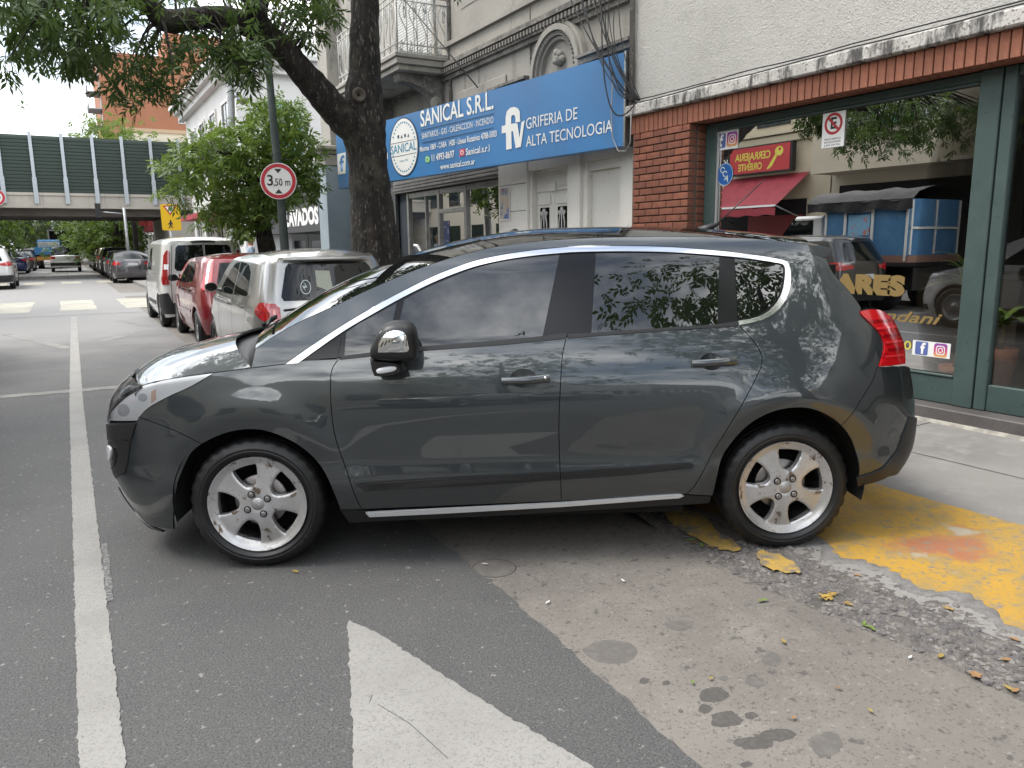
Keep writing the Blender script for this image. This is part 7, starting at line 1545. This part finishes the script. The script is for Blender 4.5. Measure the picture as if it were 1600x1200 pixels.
# ---- simple trees: trunk, limbs, clumped crown
def tree(loc, h, r, label, m=LEAFF, n=900, L=.16, seed=0, group=None, low=.45, name='street_tree', tr=.16, squash=1.):
    t = thing(name, label, 'tree', tuple(loc), group=group); x, y, z = loc; q_ = np.random.default_rng(seed)
    top = z+h; limb([(x, y, z-.05), (x+.05, y, z+h*.25), (x-.05, y+.05, z+h*.5), (x, y, z+h*.8)], [tr*1.25, tr, tr*.8, tr*.3], 9, parent=t, name='trunk', seed=seed)
    cl = []
    for k in range(9):
        a = q_.uniform(0, 6.28); rr_ = r*q_.uniform(.35, .85); zz = z+h*q_.uniform(low+.08, .92); c = np.array([x+rr_*math.cos(a), y+rr_*math.sin(a)*squash, zz]); cl.append(c)
        if k < 5: limb([(x, y, z+h*q_.uniform(.3, .5)), (x+.4*rr_*math.cos(a), y+.4*rr_*math.sin(a), zz-.3*h*.2), tuple(c)], [tr*.55, tr*.4, tr*.12], 7, parent=t, name='limb', seed=seed+k)
    cl.append(np.array([x, y, z+h*.85])); cl = np.array(cl); idx = q_.integers(0, len(cl), n); C = cl[idx]+q_.normal(0, 1, (n, 3))*np.array([r*.30, r*.30, h*.085])
    C = C[C[:, 2] > z+h*low*.85]; V, q = sprigs(C, L, 7, .42, seed+9, droop=.3); leafmesh('crown', V, q, m, t); return t
# reflected trees: own side behind the camera, far side of the street
tree((3.3, -4.6, .12), 9.0, 3.3, 'leafy street tree mirrored in the rear side windows of the dark crossover', LEAF, 1500, .17, 31, low=.42, tr=.2)
tree((-5.6, 23.0, .12), 9.0, 3.6, 'street tree across the road beyond the red awning, mirrored in the shop window', LEAF, 1200, .17, 33, low=.50, tr=.18)
tree((-5.5, 9.3, .12), 9.0, 3.4, 'street tree across the road behind the blue truck, mirrored in the shop window', LEAF, 1300, .16, 35, low=.60, tr=.16)
tree((-5.6, -12, .12), 9, 3.4, 'street tree far behind the viewer on the opposite sidewalk', LEAF, 1000, .2, 36, low=.4, tr=.2); tree((3.4, -17, .12), 9, 3.4, 'street tree far behind the viewer on the near sidewalk', LEAF, 1000, .2, 37, low=.4, tr=.2)
# trees beyond the bridge
G = 'trees beyond the bridge'
far = [(3.6, 62, 8.5, 2.8, 'sunlit tree rising over the bridge parapet by the brick tower', LEAFB), (3.8, 76, 9, 3.0, 'dark tree on the right beyond the bridge', LEAFF), (4.0, 90, 10, 3.4, 'second dark tree on the right beyond the bridge', LEAFF), (3.8, 106, 11, 3.8, 'tall tree on the right far down the street', LEAFF), (3.6, 122, 12, 4.2, 'farthest tree on the right side', LEAFF),
       (-5.6, 60, 8.0, 3.2, 'pale sunlit tree on the left just past the bridge', LEAFB), (-5.8, 70, 9.5, 3.6, 'pale sunlit tree behind the first left tree', LEAFB), (-5.4, 82, 9.5, 3.4, 'mid green tree on the left far side', LEAFF), (-5.0, 96, 11, 4.0, 'dark tree on the left far down the street', LEAFF), (-4.6, 112, 12, 4.4, 'farthest tree on the left side', LEAFF), (-1.5, 140, 13, 6.0, 'dark tree closing the end of the street on the left', LEAFF), (3.5, 142, 13, 6.0, 'dark tree closing the end of the street on the right', LEAFF), (0.8, 150, 14, 6.5, 'dark tree closing the middle of the street end', LEAFF)]
for k, (x, y, h, rr_, lb, m_) in enumerate(far): tree((x, y, .1), h, rr_, lb, m_, 1500, .30 if y < 100 else .45, 50+k, G, low=.12, tr=.2)
tree((4.2, 50.8+6.5, .1), 9.6, 3.0, 'light green tree showing above the noise barrier', LEAFB, 900, .24, 71, G, low=.5)
# ================================================================= signs, posts and lamps
POLEG = mat('pole_green', (.035, .050, .045), .55, layers=[(6, 4, (.055, .07, .062), .5, .65)]); GALV = mat('galvanised', (.36, .37, .38), .45, .7, layers=[(8, 4, (.28, .29, .30), .45, .6)]); SGW = mat('sign_face', (.74, .73, .70), .4); SGR = mat('sign_red', (.45, .02, .035), .4); SGY = mat('sign_yellow', (.72, .44, .01), .4)
hp = thing('height_limit_post', 'dark green lamp post carrying the round 3,50 m height limit sign', 'post', (3.2, 13.25, .12)); Yp = 13.25; tpp = lambda u, v, Y=Yp: hit(u, v, 1, Y)
b = MB(); b.tube([(tpp(447, 440)[0], Yp, .1), tpp(445, 390), tpp(438, 300), tpp(428, 200), tpp(421, 120), tpp(413, 20), tpp(405, -100)], [.075, .075, .07, .062, .058, .055, .05], 12); b.build('pole', POLEG, hp)
sc3 = tpp(435, 283, Yp-.09); vd = np.array([sc3[0], sc3[1], 0]); vd /= np.linalg.norm(vd); nfc = np.array([-math.sin(.40), -math.cos(.40), 0]); exs = np.array([-nfc[1], nfc[0], 0]); exs = exs if exs[0] > 0 else -exs; ups = np.array([.02, 0, 1.]); ups /= np.linalg.norm(ups)
def disc(r0, r1, off, m, name, parent, c=sc3, n=40):
    th = np.linspace(0, 2*math.pi, n+1)[:-1]; P = lambda r_, t: c+nfc*off+exs*r_*math.cos(t)+ups*r_*math.sin(t); b = MB()
    if r1 <= 0: b.add([P(r0, t) for t in th], [tuple(range(n))])
    else: b.add([P(r0, t) for t in th]+[P(r1, t) for t in th], [(i, (i+1) % n, n+(i+1) % n, n+i) for i in range(n)])
    return b.build(name, m, parent)
rs_ = .29; b = MB(); th = np.linspace(0, 2*math.pi, 41)[:-1]; b.add([sc3+nfc*o_+exs*rs_*math.cos(t)+ups*rs_*math.sin(t) for o_ in (0, -.012) for t in th], [tuple(range(40)), tuple(range(40, 80))[::-1]]+[(i, (i+1) % 40, 40+(i+1) % 40, 40+i) for i in range(40)]); sgn_ = b.build('sign_plate', SGW, hp, fixn=True)
disc(rs_*.955, rs_*.76, .003, SGR, 'red_ring', sgn_)
lettering('3', PBLK, tuple(sc3+nfc*.004-exs*.130+ups*.005), tuple(exs), tuple(ups), .24, sgn_, bold=.016); lettering(',50 m', PBLK, tuple(sc3+nfc*.004+exs*.055-ups*.022), tuple(exs), tuple(ups), .165, sgn_, bold=.008, width=.27)
for sg_ in (1, -1):
    b = MB(); b.add([sc3+nfc*.004+exs*a+ups*(sg_*c) for a, c in ((-.06, .195), (.06, .195), (0, .125))], [(0, 1, 2)]); b.build('arrow', PBLK, sgn_)
b = MB(); b.tube([sc3-nfc*.01+ups*.1, sc3-nfc*.09+ups*.1], .02, 6); b.tube([sc3-nfc*.01-ups*.1, sc3-nfc*.09-ups*.1], .02, 6); b.build('bracket', GALV, hp)
# lamp post with luminaire further on
lp = thing('street_lamp', 'tall grey street lamp with grey head behind the young tree', 'street lamp', (3.3, 17.4, .12)); Yl = 17.4; tl_ = lambda u, v, Y=Yl: hit(u, v, 1, Y)
b = MB(); b.tube([(tl_(366, 420)[0], Yl, .1), tl_(366, 380), tl_(364, 250), tl_(361, 150), tl_(358, 40), tl_(356, -60)], [.09, .085, .075, .068, .06, .055], 12); b.build('pole', GALV, lp)
a = tl_(364, 156); b = MB(); b.tube([tl_(361, 152), tl_(370, 150), tl_(378, 156)], [.03, .03, .05], 8); b.tube([tl_(370, 154), tl_(378, 156), tl_(388, 158)], [.05, .10, .05], 10); b.build('lamp_head', GALV, lp); b = MB(); b.tube([tl_(373, 150), tl_(373, 144)], .05, 8); b.build('photocell', BPLAST, lp)
# yellow pedestrian sign
ys_ = thing('pedestrian_sign', 'yellow square crossing sign with red triangle and walking figure above the white van', 'sign', (3.2, 28.0, .12)); Yy = 28.0; ty_ = lambda u, v: hit(u, v, 1, Yy)
a, c = ty_(250, 319), ty_(284, 360); b = MB(); b.prism(rrect((a[0]+c[0])/2, (a[2]+c[2])/2, abs(c[0]-a[0]), abs(a[2]-c[2]), .06), 1, Yy, Yy+.02); b.build('plate', SGY, ys_, fixn=True)
def ypoly(px, m, name, off=.004): b = MB(); b.add([(lambda p: (p[0], Yy-off, p[2]))(ty_(*q)) for q in px], [tuple(range(len(px)))]); return b.build(name, m, ys_)
ypoly([(254, 321.5), (277, 320.5), (266, 336.5)], SGR, 'triangle'); ypoly([(257.5, 323), (273.5, 322.5), (266, 333.5)], SGW, 'triangle_inner', .006); ypoly([(263, 324), (268, 324), (269, 328), (266, 331), (264, 328)], mat('sign_green', (.05, .18, .06), .5), 'emblem', .008)
ypoly(ell(266.5, 345.3, 1.5, 1.7, 12), PBLK, 'figure_head'); ypoly([(265, 347), (268.5, 347), (270.5, 351), (269.5, 351.5), (268, 349.5), (268, 352), (271, 356.5), (269.8, 357), (266.8, 353.5), (264.5, 357), (263.2, 356.5), (265.3, 352), (265, 349.5), (262.8, 351.5), (262, 350.7)], PBLK, 'figure_body')
b = MB(); pb_ = ty_(268, 370); b.tube([(pb_[0], Yy+.05, .1), (pb_[0], Yy+.05, c[2]+.5)], .035, 8); b.build('pole', GALV, ys_)
# round sign at the left edge, hung on the bridge
ns = thing('bridge_sign', 'round red-rimmed sign hung on the bridge fascia at the left', 'sign', tuple(hit(-2, 308, 1, YB-.2)-np.array([0, 0, .5]))); cN = hit(-7, 308, 1, YB-.2); nfc = np.array([0, -1., 0]); exs = np.array([1., 0, 0]); ups = np.array([0, 0, 1.])
disc(.42, 0, 0, SGW, 'plate', ns, cN); disc(.40, .29, .006, SGR, 'red_ring', ns, cN); lettering('3,5m', PBLK, tuple(cN+nfc*.008), (1, 0, 0), (0, 0, 1), .22, ns, bold=.01)
# signals and poles under the bridge
for k, (x, y, lb) in enumerate(((2.9, 44.5, 'grey pole with signal arm beside the bridge'), (3.2, 70.0, 'grey lamp post beyond the bridge'))):
    t = thing('signal_post', lb, 'post', (x, y, .1)); b = MB(); b.tube([(x, y, .1), (x, y, 3.6 if k == 0 else 6)], .07, 8); b.build('pole', GALV, t)
    if k == 0: b = MB(); b.tube([(x, y, 3.3), (x-1.2, y, 3.4)], .04, 6); b.build('arm', GALV, t); part('signal_head', BPLAST, ((x-1.3, y-.12, 3.1), (x-1.05, y+.12, 3.8)), par=t)
tf = thing('traffic_light', 'traffic light showing green over the middle of the far street', 'traffic light', tuple(hit(98, 365, 1, 100))); gq = hit(98, 365, 1, 100); part('head', BPLAST, ((gq[0]-.2, 100, gq[2]-.3), (gq[0]+.2, 100.3, gq[2]+.7)), par=tf); b = MB(); b.lathe([(.16, 0), (.10, -.05), (.001, -.06)], 14, 'y', (gq[0], 99.99, gq[2])); b.build('green_lamp', emis('green_light', (.15, .9, .5), 2.2), tf); b = MB(); b.tube([(gq[0]+.1, 100.15, gq[2]+.4), (3.1, 100.15, gq[2]+.8), (3.4, 100.15, gq[2]+.3), (3.4, 100.15, .1)], .06, 6); b.build('mast', GALV, tf)
# ================================================================= people (mostly hidden)
SKIN = mat('skin', (.40, .24, .17), .6); HAIR = mat('black_hair', (.010, .009, .008), .6)
def person(loc, rz, label, shirt, trousers, h=1.72):
    x, y, z = loc; t = thing('person', label, 'person', tuple(loc)); k = h/1.75
    J_ = dict(pel=(0, 0, .95), wa=(0, 0, 1.10), ch=(0, 0, 1.35), nk=(0, 0, 1.49), hd=(0, .01, 1.56), hd2=(0, .015, 1.66), hd3=(0, .01, 1.72), lh=(-.09, 0, .90), lk=(-.10, .02, .50), la=(-.10, 0, .08), lt=(-.10, .14, .04), rh=(.09, 0, .90), rk=(.10, .03, .50), ra=(.11, -.02, .08), rt=(.11, .12, .04), ls=(-.18, 0, 1.42), le=(-.24, -.02, 1.13), lw=(-.23, .08, .88), lf=(-.22, .11, .78), rs=(.18, 0, 1.42), re=(.24, -.02, 1.13), rw=(.23, .08, .88), rf=(.22, .11, .78))
    R_ = dict(pel=.15, wa=.13, ch=.15, nk=.06, hd=.075, hd2=.095, hd3=.07, lh=.09, lk=.06, la=.045, lt=.035, rh=.09, rk=.06, ra=.045, rt=.035, ls=.07, le=.045, lw=.03, lf=.035, rs=.07, re=.045, rw=.03, rf=.035)
    E_ = [('pel', 'wa'), ('wa', 'ch'), ('ch', 'nk'), ('nk', 'hd'), ('hd', 'hd2'), ('hd2', 'hd3'), ('pel', 'lh'), ('lh', 'lk'), ('lk', 'la'), ('la', 'lt'), ('pel', 'rh'), ('rh', 'rk'), ('rk', 'ra'), ('ra', 'rt'), ('ch', 'ls'), ('ls', 'le'), ('le', 'lw'), ('lw', 'lf'), ('ch', 'rs'), ('rs', 're'), ('re', 'rw'), ('rw', 'rf')]
    nm = list(J_); me = bpy.data.meshes.new('body'); me.from_pydata([tuple(c*k for c in J_[n]) for n in nm], [(nm.index(a), nm.index(c)) for a, c in E_], [])
    o = link('body', me, t); md = o.modifiers.new('s', 'SKIN'); 
    for i, n in enumerate(nm): me.skin_vertices[0].data[i].radius = (R_[n]*k, R_[n]*k*(.72 if n in ('pel', 'wa', 'ch') else 1)); me.skin_vertices[0].data[i].use_root = (n == 'pel')
    s2 = o.modifiers.new('d', 'SUBSURF'); s2.levels = s2.render_levels = 2
    dg = bpy.context.evaluated_depsgraph_get(); m2 = bpy.data.meshes.new_from_object(o.evaluated_get(dg)); o.modifiers.clear(); o.data = m2
    m2.materials.clear(); [m2.materials.append(q) for q in (SKIN, shirt, trousers, BPLAST)]; m2.polygons.foreach_set('use_smooth', np.ones(len(m2.polygons), bool))
    mi_ = []
    for p in m2.polygons: zc = p.center.z/k; mi_.append(3 if zc < .10 else 2 if zc < .98 and abs(p.center.x) < .19*k else 1 if 0.98 <= zc < 1.47 and not (abs(p.center.x) > .2*k and zc < 1.15) else 0)
    m2.polygons.foreach_set('material_index', np.array(mi_, np.int32)); t.rotation_euler = (0, 0, rz)
    b = MB(); b.lathe([(.001, .125*k)]+[(.103*k*math.cos(a), .12*k*math.sin(a)) for a in np.linspace(1.4, -.25, 9)], 20, 'z', (0, -.012, 1.645*k)); hr = b.build('hair', HAIR); hr.parent = t
    b = MB(); b.lathe([(.001, .03), (.014, .01), (.012, -.012), (.001, -.016)], 8, 'y', (0, .095*k, 1.62*k)); no = b.build('nose', SKIN); no.parent = t
    for sx in (-1, 1): b = MB(); b.lathe([(.001, .012), (.010, .004), (.010, -.01)], 10, 'y', (sx*.034, .088*k, 1.655*k)); e_ = b.build('eye', BPLAST); e_.parent = t
    return t
hp_ = hit(803, 357, 0, 5.55); person((5.55, hp_[1], .14), 1.2, 'person with black hair walking past the cream door, only the hair above the car roof', mat('shirt_dark', (.03, .03, .04), .8), mat('jeans', (.04, .06, .11), .8), 1.78*(hp_[2]-.14)/1.80)
p2_ = hit(392, 395, 1, 19.0); person((p2_[0], 19.0, .13), -1.6, 'person in a light blue shirt standing behind the young tree trunk', mat('shirt_blue', (.30, .38, .48), .8), mat('trousers_grey', (.08, .08, .09), .8), 1.72)
# ================================================================= opposite side of the street (seen only as reflections)
XO = -8.5
BEI = mat('beige_render', (.46, .41, .32), .9, layers=[(.5, 5, (.41, .365, .285), .42, .66)]); PALE = mat('pale_render', (.52, .46, .34), .9, layers=[(.6, 5, (.45, .40, .30), .42, .66)])
f = thing('opposite_house', 'beige house with a deep balcony parapet across the street', 'building', (XO, 14, .12)); part('wall', BEI, ((XO-8, 3.0, .12), (XO, 16.3, 6.0)), par=f); part('balcony', BEI, ((XO+.002, 12.3, 3.52), (XO+1.1, 16.2, 4.62)), ((XO+.002, 8.5, 3.52), (XO+1.1, 12.2, 3.62)), par=f)
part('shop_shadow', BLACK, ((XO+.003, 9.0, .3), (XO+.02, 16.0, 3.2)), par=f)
gr = part('window', DARKGL, ((XO+1.0, 12.4, 4.63), (XO+1.05, 16.0, 6.0)), par=f)
gm = MB()
for k in range(31): gm.box((XO+1.10, 12.45+k*.117, 4.64), (XO+1.112, 12.462+k*.117, 5.95))
for k in range(12): gm.box((XO+1.10, 12.4, 4.66+k*.115), (XO+1.112, 16.0, 4.672+k*.115))
go = gm.build('window_mesh', IRONW, f); go['kind'] = 'stuff'
part('window_post', WINF, ((XO+1.09, 14.0, 4.63), (XO+1.13, 14.06, 6)), par=f); part('flower_box', mat('planter_green', (.05, .22, .16), .6), ((XO+1.14, 13.0, 4.65), (XO+1.3, 14.2, 4.80)), par=f)
f2 = thing('locksmith_house', 'pale house with the red locksmith sign across the street', 'building', (XO, 19, .12)); part('wall', PALE, ((XO-8, 16.35, .12), (XO, 24, 6.5)), par=f2); part('moulding', PALE, ((XO, 16.4, 4.75), (XO+.12, 24, 4.95)), ((XO, 16.4, 5.0), (XO+.2, 24, 5.1)), par=f2); part('shop_opening', BLACK, ((XO+.003, 17.2, .2), (XO+.02, 22.5, 2.9)), par=f2); part('window', DARKGL, ((XO+.003, 18, 5.3), (XO+.03, 19.4, 6.4)), par=f2)
part('shop_dado', mat('shop_dark_red', (.16, .02, .02), .7), ((XO+.021, 17.3, .2), (XO+.05, 19.6, 2.4)), par=f2)
sg2 = thing('locksmith_sign', 'red locksmith sign with yellow letters and a yellow key across the street', 'sign', (XO+.4, 19, 3.8)); part('panel', mat('sign_box_red', (.42, .035, .04), .5), ((XO+.25, 17.62, 3.83), (XO+.42, 20.2, 4.66)), par=sg2); part('edge', BPLAST, ((XO+.2, 17.55, 3.78), (XO+.40, 20.26, 4.70)), par=sg2)
KY = mat('key_yellow', (.62, .55, .08), .5)
lettering('CERRAJERIA', KY, (XO+.425, 18.92+.25, 4.36), (0, 1, 0), (0, 0, 1), .34, sg2, width=1.55, bold=.02); lettering('ORIENTE', KY, (XO+.425, 18.92+.35, 4.02), (0, 1, 0), (0, 0, 1), .32, sg2, width=1.05, bold=.02)
b = MB(); kc = (18.05, 4.43); b.add([(XO+.426, kc[0]+.17*math.cos(t), kc[1]+.15*math.sin(t)) for t in np.linspace(0, 6.283, 25)[:-1]]+[(XO+.426, kc[0]-.02+.05*math.cos(t), kc[1]+.06+.05*math.sin(t)) for t in np.linspace(0, 6.283, 25)[:-1]], [(i, (i+1) % 24, 24+(i+1) % 24, 24+i) for i in range(24)]); b.build('key_bow', KY, sg2)
b = MB(); b.add([(XO+.426, kc[0]+a, kc[1]+c) for a, c in ((.06, -.12), (.14, -.07), (.48, -.52), (.44, -.55), (.40, -.50), (.36, -.53), (.32, -.46), (.28, -.47))], [tuple(range(8))]); b.build('key_blade', KY, sg2)
aw = thing('awning', 'red sloping shop awning with white stripe across the street', 'awning', (XO, 18.8, 2.5)); AWR = mat('awning_red', (.30, .035, .05), .7, layers=[(3, 4, (.24, .025, .038), .45, .62)])
b = MB(); b.grid([[(XO+.05+t*1.5, y, 3.72-1.05*t-.03*math.sin(y*3)*t) for t in np.linspace(0, 1, 6)] for y in np.linspace(17.1, 20.4, 12)], True); b.grid([[(XO+1.55, y, z+.02*math.sin(y*8)) for z in (2.60, 2.36)] for y in np.linspace(17.1, 20.4, 30)], True); b.build('canvas', AWR, aw); part('stripe', WHT, ((XO+1.545, 17.1, 2.62), (XO+1.57, 20.4, 2.68)), par=aw)
for y in (17.15, 20.35): b = MB(); b.tube([(XO+1.5, y, 2.65), (XO+.03, y, 2.2)], .02, 6); b.build('arm', GALV, aw)
part('small_sign', BPLAST, ((XO+.05, 20.45, 3.9), (XO+.15, 20.9, 4.6)), par=f2); lettering('K', WHT, (XO+.155, 20.67, 4.25), (0, 1, 0), (0, 0, 1), .4, f2)
for k, (y0, y1, h_, lb, mi_) in enumerate(((-14, 2.9, 5.2, 'low cream house opposite the viewer', 2), (-40, -14.1, 7.5, 'white house behind the viewer on the far side', 0), (-90, -40.1, 9, 'grey house at the far rear on the far side', 1))):
    f = thing('opposite_house', lb, 'building', (XO, y0, .12)); part('wall', FARW[mi_], ((XO-8, y0, .12), (XO, y1, h_)), par=f)
    for j in range(int((y1-y0)/3.2)): b = MB(); b.box((XO, y0+.8+j*3.2, .8), (XO+.05, y0+2.4+j*3.2, 2.8)); b.build('window', DARKGL, f)
for k, (y0, y1, h_, lb, mi_) in enumerate(((-30, -6.05, 6.5, 'grey house behind the viewer beside the brick shop', 1), (-90, -30.1, 9, 'ochre house at the far rear on the near side', 3))):
    f = thing('near_house', lb, 'building', (XS, y0, .12)); part('wall', FARW[mi_], ((XS, y0, .12), (XS+8, y1, h_)), par=f)
    for j in range(int((y1-y0)/3.2)): b = MB(); b.box((XS-.05, y0+.8+j*3.2, .8), (XS, y0+2.4+j*3.2, 2.8)); b.build('window', DARKGL, f)
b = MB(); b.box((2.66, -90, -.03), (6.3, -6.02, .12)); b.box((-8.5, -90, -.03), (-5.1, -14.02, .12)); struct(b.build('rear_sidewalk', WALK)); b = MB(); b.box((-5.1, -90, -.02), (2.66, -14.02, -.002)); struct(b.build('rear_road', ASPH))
recar(sd0, 'dark saloon parked behind the viewer on the near side', dk, 1.7, -14, DP); recar(su0, 'silver crossover parked behind the viewer on the far side', sv, -4.1, -9, UP, old=sv); recar(sd0, 'blue-grey saloon parked behind the viewer on the far side', paint('steel_blue', (.10, .13, .18), .4), -4.1, -15, DP)
